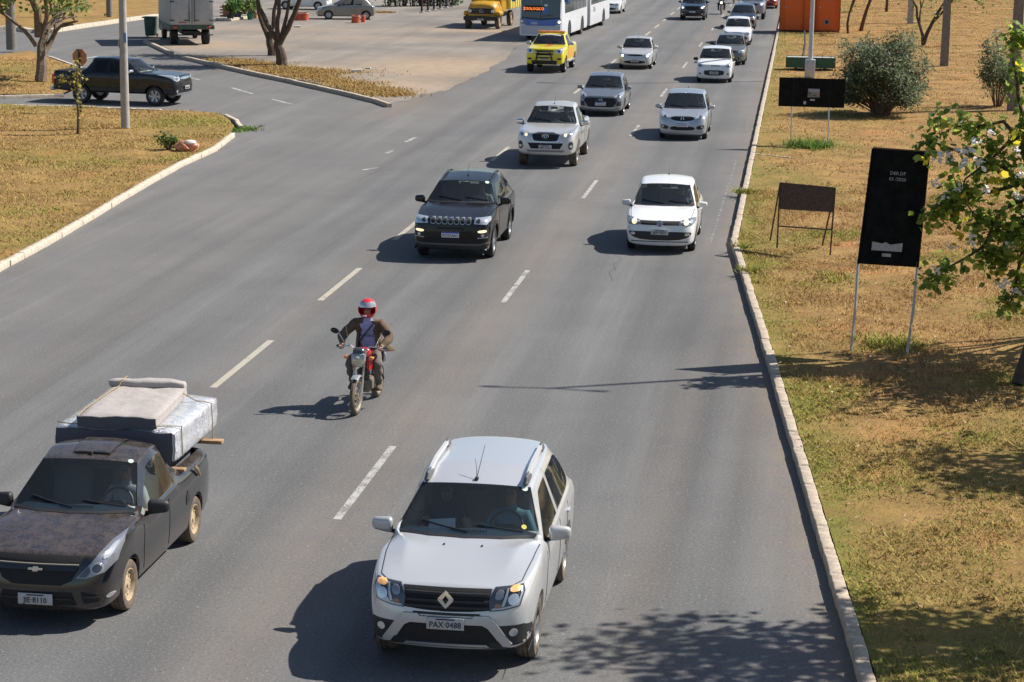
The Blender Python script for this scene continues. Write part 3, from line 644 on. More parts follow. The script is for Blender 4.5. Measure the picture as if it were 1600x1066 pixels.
for key, D, o, c_ in tmp:
    me = bpy.data.meshes.new_from_object(o.evaluated_get(dg)); bm = bmesh.new(); bm.from_mesh(me); bm.normal_update()
    BODY[key] = dict(D=D, bvh=BVHTree.FromBMesh(bm)); bm.free()
    shell = split_mesh(me, (0, 4, 5), 'body'); 
    bm = bmesh.new(); bm.from_mesh(shell); bm.normal_update(); vs = list(bm.verts); nrm = [v.normal.copy() for v in vs]; n0 = len(vs)
    dup = bmesh.ops.duplicate(bm, geom=[f for f in bm.faces if f.calc_center_median().z > D['zs']+.2])  # inner lining
    for g in dup['geom']:
        if isinstance(g, bmesh.types.BMVert): g.co -= g.normal*.018
        elif isinstance(g, bmesh.types.BMFace): g.material_index = 6
    bmesh.ops.reverse_faces(bm, faces=[g for g in dup['geom'] if isinstance(g, bmesh.types.BMFace)])
    bm.to_mesh(shell); bm.free(); finish(shell, True, 42); shell.materials.clear()
    for m in (P_silver, M_blk, M_blk, M_blk, M_blkg, M_blk, M_int): shell.materials.append(m)
    BODY[key]['shell'] = shell
    for i, nm in ((1, 'windshield'), (2, 'side'), (3, 'rear_window')):
        g = split_mesh(me, (i,), nm); BODY[key][nm] = g
        if g: g.materials.clear(); finish(g, True, 60)
    bpy.data.meshes.remove(me)
for key, D, o, c_ in tmp:
    for q in (o, c_):
        d_ = q.data; bpy.data.objects.remove(q); bpy.data.meshes.remove(d_)
def split_side(me):                                  # each pane of side glass on its own
    bm = bmesh.new(); bm.from_mesh(me); bm.verts.ensure_lookup_table(); seen = set(); out = []
    for v in bm.verts:
        if v.index in seen: continue
        st = [v]; comp = set()
        while st:
            q = st.pop()
            if q.index in comp: continue
            comp.add(q.index); st += [e.other_vert(q) for e in q.link_edges]
        seen |= comp; b2 = bm.copy(); b2.verts.ensure_lookup_table(); bmesh.ops.delete(b2, geom=[u for u in b2.verts if u.index not in comp], context='VERTS')
        m2 = bpy.data.meshes.new('side_window'); b2.to_mesh(m2); b2.free(); out.append(finish(m2, True, 60))
    bm.free(); return out
for k_, b_ in BODY.items(): b_['side'] = split_side(b_['side'])
AX = {'front': (lambda a, b: Vector((a, -3, b)), Vector((0, 1, 0))), 'left': (lambda a, b: Vector((4, a, b)), Vector((-1, 0, 0))), 'right': (lambda a, b: Vector((-4, a, b)), Vector((1, 0, 0))), 'top': (lambda a, b: Vector((a, b, 5)), Vector((0, 0, -1))), 'rear': (lambda a, b: Vector((a, 9, b)), Vector((0, -1, 0)))}
def patch_mesh(bvh, poly, axis, off=.004, depth=.03, grid=.035, name='patch', m=None):
    bm = bmesh.new(); vs = [bm.verts.new((p[0], p[1], 0)) for p in poly]; bm.faces.new(vs); bmesh.ops.triangulate(bm, faces=bm.faces[:])
    for ax in (0, 1):
        lo = min(p[ax] for p in poly); hi = max(p[ax] for p in poly); k = 1
        while lo+k*grid < hi:
            co = [0, 0, 0]; no = [0, 0, 0]; co[ax] = lo+k*grid; no[ax] = 1
            bmesh.ops.bisect_plane(bm, geom=bm.verts[:]+bm.edges[:]+bm.faces[:], plane_co=co, plane_no=no, dist=1e-5); k += 1
    org, d = AX[axis]; bd = [e for e in bm.edges if e.is_boundary]
    for v in bm.verts:
        o = org(v.co.x, v.co.y); h = bvh.ray_cast(o, d)
        if h[0] is None:
            q = o.copy(); n = bvh.find_nearest(o+d*(3.1 if axis == 'front' else 3.2)); t = (n[0]-o).dot(d); v.co = o+d*(t-off)
        else: v.co = h[0]-d*off*.6+h[1]*(off if h[1].dot(d) < 0 else -off)
    r = bmesh.ops.extrude_edge_only(bm, edges=bd)
    for g in r['geom']:
        if isinstance(g, bmesh.types.BMVert): g.co += d*depth
    bmesh.ops.recalc_face_normals(bm, faces=bm.faces[:])
    me = bpy.data.meshes.new(name); bm.to_mesh(me); bm.free()
    if m: me.materials.append(m)
    return finish(me, True, 40)
def mir(poly): return [(-x, z) for x, z in poly][::-1]
def rect(x0, x1, z0, z1): return [(x0, z0), (x1, z0), (x1, z1), (x0, z1)]
def disc(cx, cz, r, n=14, ry=None): return [(cx+r*math.cos(2*PI*k/n), cz+(ry or r)*math.sin(2*PI*k/n)) for k in range(n)]
WH = {}
def wheel(parent, D, x, y, style, dusty=False, side=1):
    R, tw = D['R'], D['tw']; k = (round(R, 3), tw, style, dusty)
    if k not in WH:
        r1 = R*.66; t = MB(); h = tw/2
        t.lathe([(-h*.86, r1), (-h, R*.80), (-h*.93, R*.93), (-h*.72, R*.985), (-h*.3, R), (-h*.28, R-.012), (-h*.2, R-.012), (-h*.18, R), (h*.18, R), (h*.2, R-.012), (h*.28, R-.012), (h*.3, R), (h*.72, R*.985), (h*.93, R*.93), (h, R*.80), (h*.86, r1), (h*.8, r1-.01), (-h*.8, r1-.01)], 'X', n=36, close=True)
        rim = MB(); rim.lathe([(h*.82, r1+.004), (h*.86, r1-.012), (h*.5, r1-.03), (h*.2, r1-.035), (-h*.6, r1-.03)], 'X', n=30)
        hubx = h*.62; dark = None
        if style == 'steel':
            rim.lathe([(h*.25, r1-.035), (h*.42, r1*.8), (h*.36, r1*.55), (h*.55, r1*.42), (h*.56, r1*.18), (h*.7, r1*.15), (h*.72, .001)], 'X', n=30)
            for j in range(10):
                a = 2*PI*j/10; rim.ell((h*.40, math.cos(a)*r1*.68, math.sin(a)*r1*.68), (.012, .018, .018), 8, 4)
        else:
            rim.lathe([(h*.05, r1-.03), (h*.02, .001)], 'X', n=20)
            ns = {'five': 5, 'six': 6, 'ten': 10, 'cap': 7}[style]; wd = {'five': .062, 'six': .055, 'ten': .026, 'cap': .05}[style]
            rim.lathe([(h*.4, r1*.30), (hubx+.01, r1*.26), (hubx+.015, .001)], 'X', n=16)
            for j in range(ns):
                a = 2*PI*j/ns; u = Vector((0, math.cos(a), math.sin(a))); q = Vector((0, -u.z, u.y))
                p0 = u*r1*.2+Vector((hubx, 0, 0)); p1 = u*(r1-.012)+Vector((h*.78, 0, 0)); dn = Vector((-.03, 0, 0))
                rim.add([p0-q*wd*.5, p0+q*wd*.5, p1+q*wd*.8, p1-q*wd*.8, p0-q*wd*.6+dn, p0+q*wd*.6+dn, p1+q*wd*.9+dn, p1-q*wd*.9+dn], [(0,1,2,3), (0,4,5,1), (1,5,6,2), (3,2,6,7), (0,3,7,4)])
        WH[k] = (t.mesh('tyre', M_rubd if dusty else M_rub), rim.mesh('wheel', M_steel if style == 'steel' else M_alloy))
    a, b = WH[k]; w = link('wheel', b, parent, None, (x, y, R), (0, 0, 0 if side > 0 else PI)); link('tyre', a, w); return w
SHARE = {}
def shared(key, fn):
    if key not in SHARE: SHARE[key] = fn()
    return SHARE[key]
def mk_mirror():
    return MB().rbox((0, 0, 0), (.235, .11, .155), .05, 4, fn=lambda v: Vector((v.x, v.y*(1-.25*v.x/.12)+.02*v.x/.12, v.z*(1-.18*v.x/.12)))).mesh('mirror_shell')
def mirror(parent, x, y, z, s, pm, sc=1.):
    me = shared(('mir', pm.name), mk_mirror); 
    if not me.materials: me.materials.append(pm)
    o = link('wing_mirror', me, parent, None, (s*(x+.13*sc), y, z), (0, 0, 0 if s > 0 else PI)); 
    if s < 0: o.rotation_euler = (PI, 0, PI)
    o.scale = (sc,)*3
    a = MB(); a.tube([(s*(x-.03), y+.02, z-.09*sc), (s*(x+.06*sc), y+.015, z-.07*sc)], [.028, .024], 8); st = a.build('mirror_stalk', M_blk, parent)
    return o
def seat_mesh():
    b = MB(); b.rbox((0, .14, .62), (.48, .13, .62), .055, 3, Matrix.Rotation(-.28, 3, 'X')); b.rbox((0, -.18, .28), (.48, .52, .16), .06, 3); b.rbox((0, .27, 1.02), (.26, .09, .19), .04, 3, Matrix.Rotation(-.2, 3, 'X')); b.cyl((-.07, .24, .88), (-.07, .26, 1.0), .008, 6).cyl((.07, .24, .88), (.07, .26, 1.0), .008, 6)
    return b.mesh('seat', M_seat)
def add_interior(root, D, dash=M_dash, wheelc=M_blk):
    w = D['W']/2; yc, zc, yw, zr = D['yc'], D['zc'], D['yw'], D['zr']; wc = D['wc']
    b = MB(); n = 9
    pr = [(yc+.17, zc-.035), (yc+.30, zc-.01), (yc+.48, zc-.03), (yc+.58, zc-.12), (yc+.60, zc-.36), (yc+.2, zc-.4)]
    vs = []; xs = [lerp(-wc*.93, wc*.93, i/(n-1)) for i in range(n)]
    for x in xs:
        bow = .06*(x/wc)**2; hump = .035*math.exp(-((x-.36)/.2)**2)+.02*math.exp(-(x/.15)**2)
        vs += [Vector((x, y+bow+(.03 if i == 0 else 0), z+(hump if i in (1, 2) else 0))) for i, (y, z) in enumerate(pr)]
    k = len(pr); b.add(vs, [(i*k+j, i*k+(j+1) % k, (i+1)*k+(j+1) % k, (i+1)*k+j) for i in range(n-1) for j in range(k)]+[tuple(range(k)), tuple(range((n-1)*k, n*k))])
    d_ = b.build('dashboard', dash, root)
    v_ = MB()
    for j in range(14): v_.box((-.2+j*.03, yc+.27+.003*abs(j-7), zc+.022), (.012, .07, .006))
    v_.build('air_vent', M_blk, root)
    sw = MB(); pts = []
    for j in range(25):
        a = 2*PI*j/24; pts.append(Vector((.37+.185*math.cos(a), yc+.66+.08*math.sin(a), zc-.03+.165*math.sin(a))))
    sw.tube(pts, .016, 6, False); sw.rbox((.37, yc+.65, zc-.045), (.2, .05, .1), .02, 2); sw.tube([(.2, yc+.66, zc-.03), (.54, yc+.66, zc-.03)], .014, 6); sw.build('steering_wheel', M_blk, root)
    sm = shared('seat', seat_mesh); sy = D.get('seaty', yw+.34); sz = zc-.66
    for s in (-1, 1): link('seat', sm, root, None, (s*.37, sy, sz))
    if not D.get('pickup') or D['L'] > 5: MB().rbox((0, sy+.95, sz+.55), (1.15, .16, .62), .06, 3, Matrix.Rotation(-.3, 3, 'X')).build('rear_seat', M_seat, root)
    MB().rbox((0, yw+.10, D['zw']-.09), (.22, .03, .065), .012, 2).build('rear_view_mirror', M_blkg, root)
    MB().box((0, yw+.6, D['zs']+.13), (1.2, 2.0, .02)).build('cabin_floor', M_int, root, smooth=False)
def copy_mat(me, m, i=0):
    me = me.copy(); me.materials[i] = m; return me
def number_plate(root, D, txt, z, y, style='grey', x=0, w=.40, h=.13, tilt=0):
    p = MB().rbox((0, 0, 0), (w, .012, h), .012, 2).build('number_plate', M_plate if style == 'grey' else M_platew, root, (x, y, z), (R_(tilt), 0, 0))
    if style == 'blue':
        MB().box((0, -.0075, h*.37), (w*.98, .004, h*.24)).build('blue_band', M_plateb, p, smooth=False)
        letter(p, txt, .088, M_ink, (0, -.0085, -.018), sx=1.02)
    else:
        letter(p, txt, .092, M_ink, (0, -.0085, -.014), sx=.90)
        MB().box((0, -.0068, h*.36), (w*.5, .003, h*.10)).build('plate_header', M_seam, p, smooth=False)
    return p
def car(key, label, loc, pm, cat='car', rz=0, group=None, front=(), style='five', dusty=False, glass=None, wglass=None, interior=True, plate=None, mirrors=None, ant=None, seams=True, handle=True, name='car', arches=None, wipers=True, dash=M_dash):
    Bd = BODY[key]; D = Bd['D']; bvh = Bd['bvh']; w = D['W']/2
    rot = Matrix.Rotation(rz, 3, 'Z'); off = rot @ Vector((0, -D['fo'], 0)); root = thing(name, Vector(loc)+off, label, cat, rz, group)
    link('body', copy_mat(Bd['shell'], pm), root)
    def gl(nm, me, m): 
        me = me.copy(); me.materials.clear(); me.materials.append(m); return link(nm, me, root)
    gl('windshield', Bd['windshield'], wglass or M_wind)
    for p in Bd['side']: gl('side_window', p, glass or M_tint)
    if Bd['rear_window']: gl('rear_window', Bd['rear_window'], glass or M_tint)
    for s in (1, -1):
        for y in (D['fo'], D['fo']+D['wb']): wheel(root, D, s*(w-.03-D['tw']/2), y, style, dusty, s)
    mir_y = D['yc']+.42; mp = mirrors or pm
    for s in (1, -1): mirror(root, w*.955, mir_y, D['zbf']+.10, s, mp, 1.05 if D['L'] > 4.3 and D['zr'] > 1.5 else .9)
    def pt(nm, poly, m, off=.004, axis='front', depth=.03, sub=None, grid=.035): return link(nm, patch_mesh(bvh, poly, axis, off, depth, grid, nm, m), sub or root)
    for it in front:
        nm, poly, m = it[:3]; o_ = it[3] if len(it) > 3 else .004; both = it[4] if len(it) > 4 else min(p[0] for p in poly) > .02
        pt(nm, poly, m, o_, depth=.03+o_)
        if both: pt(nm, mir(poly), m, o_, depth=.03+o_)
    # black cowl strip, wipers, panel gaps, door handles
    yc, wc = D['yc'], D['wc']
    if wipers:
        for x0, x1 in ((.12, .62), (-.52, 0.02)):
            q = MB(); ln_ = []
            for k in range(6):
                t = k/5; x = lerp(x0, x1, t); y = yc+.03+.26*(x/w)**2+.04+.10*(1-t); h = bvh.ray_cast(Vector((x, y, 4)), Vector((0, 0, -1))); ln_.append(Vector((x, y, (h[0].z if h[0] else D['zc'])+.014)))
            q.tube(ln_, .011, 5); q.build('wiper', M_blk, root)
    cp = [(-wc*.96, yc+.17), (-wc*.5, yc+.03), (0, yc-.015), (wc*.5, yc+.03), (wc*.96, yc+.17), (wc*.96, yc+.21), (wc*.5, yc+.075), (0, yc+.03), (-wc*.5, yc+.075), (-wc*.96, yc+.21)]
    pt('cowl_strip', cp, M_blk, .004, 'top', .01, grid=.12)
    if seams:
        def ribbon(pts, axis, wd=.009):
            n = len(pts); L_, R2 = [], []
            for i, p in enumerate(pts):
                a, b = pts[max(i-1, 0)], pts[min(i+1, n-1)]; tx, ty = b[0]-a[0], b[1]-a[1]; l_ = math.hypot(tx, ty); L_.append((p[0]-ty/l_*wd/2, p[1]+tx/l_*wd/2)); R2.append((p[0]+ty/l_*wd/2, p[1]-tx/l_*wd/2))
            pt('panel_gap', L_+R2[::-1], M_seam, .0025, axis, .006, grid=.1)
        zb_ = D['zbf']; y0 = yc+.20; ym = D.get('ym', (D['yw']+D['yr'])/2); yC = min(D.get('yC', D['yr']-.22)+.05, D['fo']+D['wb']-.15)
        for ax in ('left', 'right'):
            ribbon([(y0+.02, zb_-.06), (y0-.02, zb_*.62), (y0+.02, D['zs']+.12)], ax); ribbon([(ym, zb_-.02), (ym+.01, zb_*.6), (ym+.01, D['zs']+.12)], ax)
            if D.get('lastwin', 9) > 7: ribbon([(yC+.04, zb_-.02), (yC, zb_*.75), (yC-.12, zb_*.6)], ax)
        for s in (1, -1): ribbon([(s*w*.9, yc+.10), (s*w*.885, lerp(.3, yc, .6)), (s*w*.83, .34), (s*w*.74, .22)], 'top')
    if handle:
        for ax, s in (('left', 1), ('right', -1)):
            for yy in ([D.get('ym', (D['yw']+D['yr'])/2)-.18] + ([D.get('yC', D['yr']-.22)-.12] if D.get('lastwin', 9) > 7 else [])):
                h = bvh.ray_cast(Vector((s*4, yy, D['zbf']-.11)), Vector((-s, 0, 0)))
                if h[0]: MB().rbox((h[0].x+s*.015, yy, D['zbf']-.11), (.035, .17, .03), .012, 2).build('door_handle', pm, root)
    if arches:
        for ax in ('left', 'right'):
            for yy in (D['fo'], D['fo']+D['wb']):
                r0, r1 = D['R']*D.get('arch', 1.16)+.004, D['R']*D.get('arch', 1.16)+.07; a0, a1 = R_(-12), R_(192); A = [lerp(a0, a1, k/14) for k in range(15)]
                pt('arch_trim', [(yy+r0*math.cos(a), D['R']+.015+r0*math.sin(a)) for a in A]+[(yy+r1*math.cos(a), D['R']+.015+r1*math.sin(a)) for a in A[::-1]], arches, .012, ax, .05, grid=.2)
    if plate: number_plate(root, D, *plate)
    if ant:
        x, y, ln_, lean = ant; h = bvh.ray_cast(Vector((x, y, 4)), Vector((0, 0, -1))); z = h[0].z if h[0] else D['zr']
        MB().rbox((x, y, z+.014), (.035, .06, .03), .012, 2).build('antenna_base', M_blk, root); MB().tube([(x, y, z+.02), (x, y+lean, z+ln_)], [.005, .003], 5).build('antenna', M_blk, root)
    if interior: add_interior(root, D, dash)
    return root
# ---------------------------------------------------------------- people (grown from joint skeletons)
M_skin = mat('skin_tan', (.40, .22, .14), .6); M_skin2 = mat('skin_brown', (.26, .14, .09), .6); M_hair = mat('dark_hair', (.02, .015, .012), .7)
M_jack = mat('brown_jacket', (.125, .082, .052), .9, noise=.25, nscale=9, bump=.5, bscale=14); M_lav = mat('lavender_shirt', (.36, .36, .60), .85, noise=.1, nscale=6); M_pant = mat('grey_trousers', (.14, .125, .105), .9, noise=.25, nscale=8)
M_shoe = mat('brown_shoe', (.10, .07, .045), .8); M_teal = mat('blue_tshirt', (.10, .22, .30), .85); M_drk = mat('dark_top', (.025, .03, .055), .85); M_greyt = mat('grey_tshirt', (.22, .23, .25), .85); M_jean = mat('dark_jeans', (.035, .045, .07), .9)
M_redc = mat('red_top', (.3, .03, .03), .85)
PQ = {}
def skel(key, J, bones, extra=()):
    PQ[key] = dict(J=J, B=bones)
def sit_pose(hl, hr, kl=.0, lean=0., elbow=None):
    J = {'pel': ((0, 0, .10), .155, .12), 'bel': ((0, -.01+lean*.3, .28), .145, .11), 'che': ((0, .02+lean*.6, .47), .165, .115), 'nb': ((0, .03+lean*.8, .60), .075, .07), 'nk': ((0, .0+lean, .68), .056, .058),
         'jaw': ((0, -.035+lean, .745), .066, .072), 'sku': ((0, -.01+lean, .835), .078, .092), 'top': ((0, .0+lean, .885), .062, .075), 'nose': ((0, -.115+lean, .785), .013, .017)}
    for s, nm, h in ((1, 'l', hl), (-1, 'r', hr)):
        e = (elbow or {}).get(nm, (s*.30, -.12, .30))
        J['s'+nm] = ((s*.185, .02+lean*.6, .545), .068, .066); J['e'+nm] = (e, .047, .047); J['w'+nm] = (h, .031, .028)
        hv = (Vector(h)-Vector(e)).normalized()*.075; J['h'+nm] = (tuple(Vector(h)+hv), .042, .02)
        J['hp'+nm] = ((s*.10, -.05, .09), .095, .09); J['k'+nm] = ((s*.17, -.47, .16), .062, .062); J['a'+nm] = ((s*.16, -.60, -.24), .042, .042); J['t'+nm] = ((s*.165, -.78, -.27), .038, .032)
    B = [('pel', 'bel', 'shirt'), ('bel', 'che', 'shirt'), ('che', 'nb', 'shirt'), ('nb', 'nk', 'skin'), ('nk', 'jaw', 'skin'), ('jaw', 'sku', 'skin'), ('sku', 'top', 'skin'), ('jaw', 'nose', 'skin')]
    for q in 'lr': B += [('che', 's'+q, 'shirt'), ('s'+q, 'e'+q, 'sleeve'), ('e'+q, 'w'+q, 'arm'), ('w'+q, 'h'+q, 'skin'), ('pel', 'hp'+q, 'pant'), ('hp'+q, 'k'+q, 'pant'), ('k'+q, 'a'+q, 'pant'), ('a'+q, 't'+q, 'shoe')]
    return J, B
skel('driver', *sit_pose((.17, -.36, .42), (-.17, -.36, .42)))
skel('driver_elbow', *sit_pose((.30, -.34, .52), (-.17, -.36, .42), elbow={'l': (.42, -.06, .43)}))
skel('passenger', *sit_pose((.12, -.33, .22), (-.12, -.33, .22)))
def rider_pose():
    J = {'pel': ((0, .84, .90), .165, .13), 'bel': ((0, .82, 1.06), .165, .125), 'che': ((0, .78, 1.25), .205, .14), 'nb': ((0, .75, 1.39), .085, .08), 'nk': ((0, .72, 1.45), .055, .055), 'jaw': ((0, .68, 1.51), .062, .068), 'sku': ((0, .70, 1.59), .075, .088)}
    for s, q in ((1, 'l'), (-1, 'r')):
        J['s'+q] = ((s*.215, .76, 1.335), .098, .09); J['e'+q] = ((s*.41, .58, 1.14), .085, .08); J['w'+q] = ((s*.335, .37, 1.055), .05, .045); J['h'+q] = ((s*.325, .295, 1.05), .042, .03)
        J['hp'+q] = ((s*.12, .76, .86), .105, .10); J['k'+q] = ((s*.235, .42, .74), .078, .075); J['a'+q] = ((s*.215, .60, .36), .055, .055); J['t'+q] = ((s*.235, .43, .315), .045, .038)
    B = [('pel', 'bel', 'torso'), ('bel', 'che', 'torso'), ('che', 'nb', 'torso'), ('nb', 'nk', 'skin'), ('nk', 'jaw', 'skin'), ('jaw', 'sku', 'skin')]
    for q in 'lr': B += [('che', 's'+q, 'jacket'), ('s'+q, 'e'+q, 'jacket'), ('e'+q, 'w'+q, 'jacket'), ('w'+q, 'h'+q, 'skin'), ('pel', 'hp'+q, 'pant'), ('hp'+q, 'k'+q, 'pant'), ('k'+q, 'a'+q, 'pant'), ('a'+q, 't'+q, 'shoe')]
    return J, B
skel('rider', *rider_pose())
tmp = []
for key, S in PQ.items():
    names = list(S['J']); ix = {n: i for i, n in enumerate(names)}
    me = bpy.data.meshes.new('skeleton'); me.from_pydata([S['J'][n][0] for n in names], [(ix[a], ix[b]) for a, b, _ in S['B']], [])
    o = link('skeleton', me); sk = o.modifiers.new('Skin', 'SKIN'); sk.use_smooth_shade = True
    for n in names:
        v = me.skin_vertices[0].data[ix[n]]; v.radius = S['J'][n][1:3]; v.use_root = n == 'pel'
    ss = o.modifiers.new('Sub', 'SUBSURF'); ss.levels = ss.render_levels = 2; tmp.append((key, o))
dg = bpy.context.evaluated_depsgraph_get()
FIG = {}
for key, o in tmp:
    me = bpy.data.meshes.new_from_object(o.evaluated_get(dg)); S = PQ[key]; J = S['J']; segs = [(Vector(J[a][0]), Vector(J[b][0]), c, (J[a][1]+J[b][1])/2) for a, b, c in S['B']]
    cls = []
    for p in me.polygons:
        best = None; q = p.center
        for a, b, c, r in segs:
            d = b-a; t = max(0, min(1, (q-a).dot(d)/d.length_squared)); e = (q-(a+d*t)).length-r
            if best is None or e < best[0]: best = (e, c)
        cls.append(best[1])
    extra = MB()
    for s, q in ((1, 'l'), (-1, 'r')):                # five fingers, rooted in the palm and curled
        w_, h_ = Vector(J['w'+q][0]), Vector(J['h'+q][0]); d = (h_-w_).normalized(); sx = Vector((1, 0, 0)); sx = (sx-d*sx.dot(d)).normalized(); dn = d.cross(sx).normalized()
        if dn.z > 0: dn = -dn
        for i, ln_ in enumerate((.052, .062, .058, .046)):
            b0 = h_+sx*(i-1.5)*.02+d*.005; b1 = b0+d*ln_*.75+dn*.008; b2 = b1+dn*ln_*.6-d*.005; b3 = b2-d*.03+dn*.012; extra.tube([b0, b1, b2, b3], [.0105, .0095, .009, .008], 6)
        t0 = w_+d*.03-sx*s*.03; extra.tube([t0, t0-sx*s*.028+d*.03, t0-sx*s*.022+d*.055+dn*.02], [.013, .011, .009], 6)
    V = [tuple(v.co) for v in me.vertices]; Fc = [tuple(p.vertices) for p in me.polygons]; k = len(V); V += extra.v; Fc += [tuple(i+k for i in f) for f in extra.f]; cls += ['skin']*len(extra.f)
    FIG[key] = (V, Fc, cls); d_ = o.data; bpy.data.objects.remove(o); bpy.data.meshes.remove(d_); bpy.data.meshes.remove(me)
def figure(key, name, parent, mats, rule=None):
    V, Fc, cls = FIG[key]; me = bpy.data.meshes.new(name); me.from_pydata(V, [], Fc); keys = list(dict.fromkeys(mats.values()))
    for m in keys: me.materials.append(m)
    for p, c_ in zip(me.polygons, cls):
        if rule: c_ = rule(p.center, c_)
        p.material_index = keys.index(mats[c_])
    finish(me, True, 80); return link(name, me, parent)
def occupant(label, root, D, s, key, shirt, skin=M_skin, sleeve=None, long_hair=False, dz=0.):
    sy = D.get('seaty', D['yw']+.34); z = min(D['zc']-.66+.27, D['zr']-1.05)+dz
    loc = root.matrix_world @ Vector((0, 0, 0)) if False else None
    rz = root.rotation_euler.z; off = Matrix.Rotation(rz, 3, 'Z') @ Vector((s*.37, sy-.06, z)); p = thing('person', Vector(root.location)+off, label, 'person', rz)
    figure(key, 'figure', p, {'shirt': shirt, 'skin': skin, 'sleeve': sleeve or shirt, 'arm': skin, 'pant': M_jean, 'shoe': M_blk})
    h = MB(); h.ell((0, .018, .852), (.088, .104, .082), 14, 8); 
    if long_hair: h.ell((0, .06, .78), (.085, .06, .13), 12, 8)
    else: h.ell((0, .05, .80), (.080, .065, .08), 12, 8)
    h.build('hair', M_hair, p)
    for e in (-1, 1): MB().ell((e*.031, -.098, .806), (.012, .008, .007), 8, 5).build('eye', M_hair, p)
    MB().ell((0, -.098, .748), (.024, .008, .006), 8, 5).build('mouth', mat('lips', (.25, .09, .07), .6), p)
    return p
# ---------------------------------------------------------------- vehicles on the avenue
def slot(x, z, w_, h_): return chaikin(rect(x-w_/2, x+w_/2, z-h_/2, z+h_/2), 1)
# --- silver SUV in the foreground
HL = [(.455, .745), (.60, .757), (.765, .795), (.80, .93), (.785, .985), (.50, .975), (.445, .86)]
fr = [('grille', [(-.47, .965), (.47, .965), (.45, .86), (.475, .755), (.25, .735), (0, .728), (-.25, .735), (-.475, .755), (-.45, .86)], M_mesh, .003, False)]
for z in (.905, .835, .775): fr.append(('grille_bar', [(-.44, z-.012), (.44, z-.012), (.44, z+.012), (-.44, z+.012)], M_blk, .018, False))
fr += [('headlight', HL, M_lampd, .006), ('lamp_rim', [(.475, .76), (.60, .772), (.75, .808), (.783, .925), (.77, .972), (.755, .972), (.765, .925), (.737, .822), (.60, .79), (.482, .777)], M_sat, .011), ('lamp_bowl', disc(.695, .865, .055), M_lens, .013), ('lamp_bowl', chaikin([(.50, .86), (.59, .87), (.60, .955), (.52, .955)], 1), M_lampb, .013), ('lamp_divider', [(.575, .80), (.605, .80), (.625, .86), (.645, .96), (.625, .96), (.60, .87)], M_sat, .016), ('indicator', chaikin([(.66, .935), (.765, .94), (.762, .978), (.655, .975)], 1), mat('lit_amber', (.8, .42, .16), .3, emit=(1, .5, .25), estr=.12), .016),
       ('indicator_lower', chaikin([(.50, .775), (.58, .785), (.57, .825), (.505, .825)], 1), mat('dim_amber', (.30, .13, .07), .3, coat=1), .013),
       ('bumper_panel', [(-.86, .30), (.86, .30), (.86, .42), (.66, .395), (-.66, .395), (-.86, .42)], M_blk, .003, False), ('lower_intake', [(-.42, .605), (.42, .605), (.55, .40), (-.55, .40)], M_mesh, .004, False), ('fog_panel', [(.50, .59), (.80, .60), (.86, .55), (.86, .42), (.63, .40)], M_blk, .004), ('fog_lamp', disc(.70, .52, .042), M_lens, .012),
       ('bumper_slot', [(-.36, .715), (.36, .715), (.35, .69), (-.35, .69)], M_blk, .006, False),
       ('skid_plate', [(-.45, .695), (-.30, .70), (-.28, .672), (.28, .672), (.30, .70), (.45, .695), (.53, .63), (.685, .395), (.655, .365), (.60, .37), (.44, .575), (.38, .605), (-.38, .605), (-.44, .575), (-.60, .37), (-.655, .365), (-.685, .395), (-.53, .63)], M_sat, .022, False), ('lower_lip', [(-.42, .385), (.42, .385), (.46, .36), (-.46, .36)], M_sat, .02, False)]
dus = car('duster', 'silver SUV with roof rails and two people inside, in the foreground', (-3.49, 21.88, 0), P_silver, 'car', front=fr, style='five', dusty=True, plate=('PAX·0488', .615, -.055), seams=True, wglass=M_wind)
DD = BODY['duster']['D']
def emblem_diamond(root, y, z):
    mb = MB(); o = [(0, .10), (.082, .012), (.082, -.012), (0, -.10), (-.082, -.012), (-.082, .012)]; i = [(0, .05), (.034, 0), (.034, 0), (0, -.05), (-.034, 0), (-.034, 0)]; n = 6
    vs = [(a, -.02, b) for a, b in i]+[(a, 0, b) for a, b in o]+[(a, -.012, b) for a, b in o]
    mb.add(vs, [(k, (k+1) % n, (k+1) % n+12, k+12) for k in range(n)]+[(k+6, k+12, (k+1) % n+12, (k+1) % n+6) for k in range(n)]); mb.build('emblem', M_chr, root, (0, y, z), smooth=False)
emblem_diamond(dus, -.03, .875)
for s in (1, -1):
    bv = BODY['duster']['bvh']; pts = []
    for k in range(9):
        y = lerp(2.12, 3.52, k/8); h = bv.ray_cast(Vector((s*.565, y, 4)), Vector((0, 0, -1))); pts.append(Vector((s*.565, y, h[0].z+.055)))
    rr = MB()
    for k in range(8):
        a, b = pts[k], pts[k+1]; rr.add([a+Vector((-.022, 0, -.02)), a+Vector((.022, 0, -.02)), a+Vector((.018, 0, .02)), a+Vector((-.018, 0, .02)), b+Vector((-.022, 0, -.02)), b+Vector((.022, 0, -.02)), b+Vector((.018, 0, .02)), b+Vector((-.018, 0, .02))], [(0,1,5,4), (1,2,6,5), (2,3,7,6), (3,0,4,7)]+([(0,3,2,1)] if k == 0 else [])+([(4,5,6,7)] if k == 7 else []))
    ro = rr.build('roof_rail', mat('rail_silver', (.7, .7, .7), .4, .4), dus)
    for (y, ln_, p) in ((2.20, .40, pts[0]), (3.46, .22, pts[-1])):
        h = bv.ray_cast(Vector((s*.565, y, 4)), Vector((0, 0, -1))); MB().rbox((s*.565, y, h[0].z+.035), (.066, ln_, .105), .03, 3, fn=lambda v: Vector((v.x*(1-.35*(v.z > 0)), v.y*(1-.22*(v.z > 0)), v.z))).build('rail_foot', mat('rail_foot_grey', (.09, .09, .095), .6), ro)
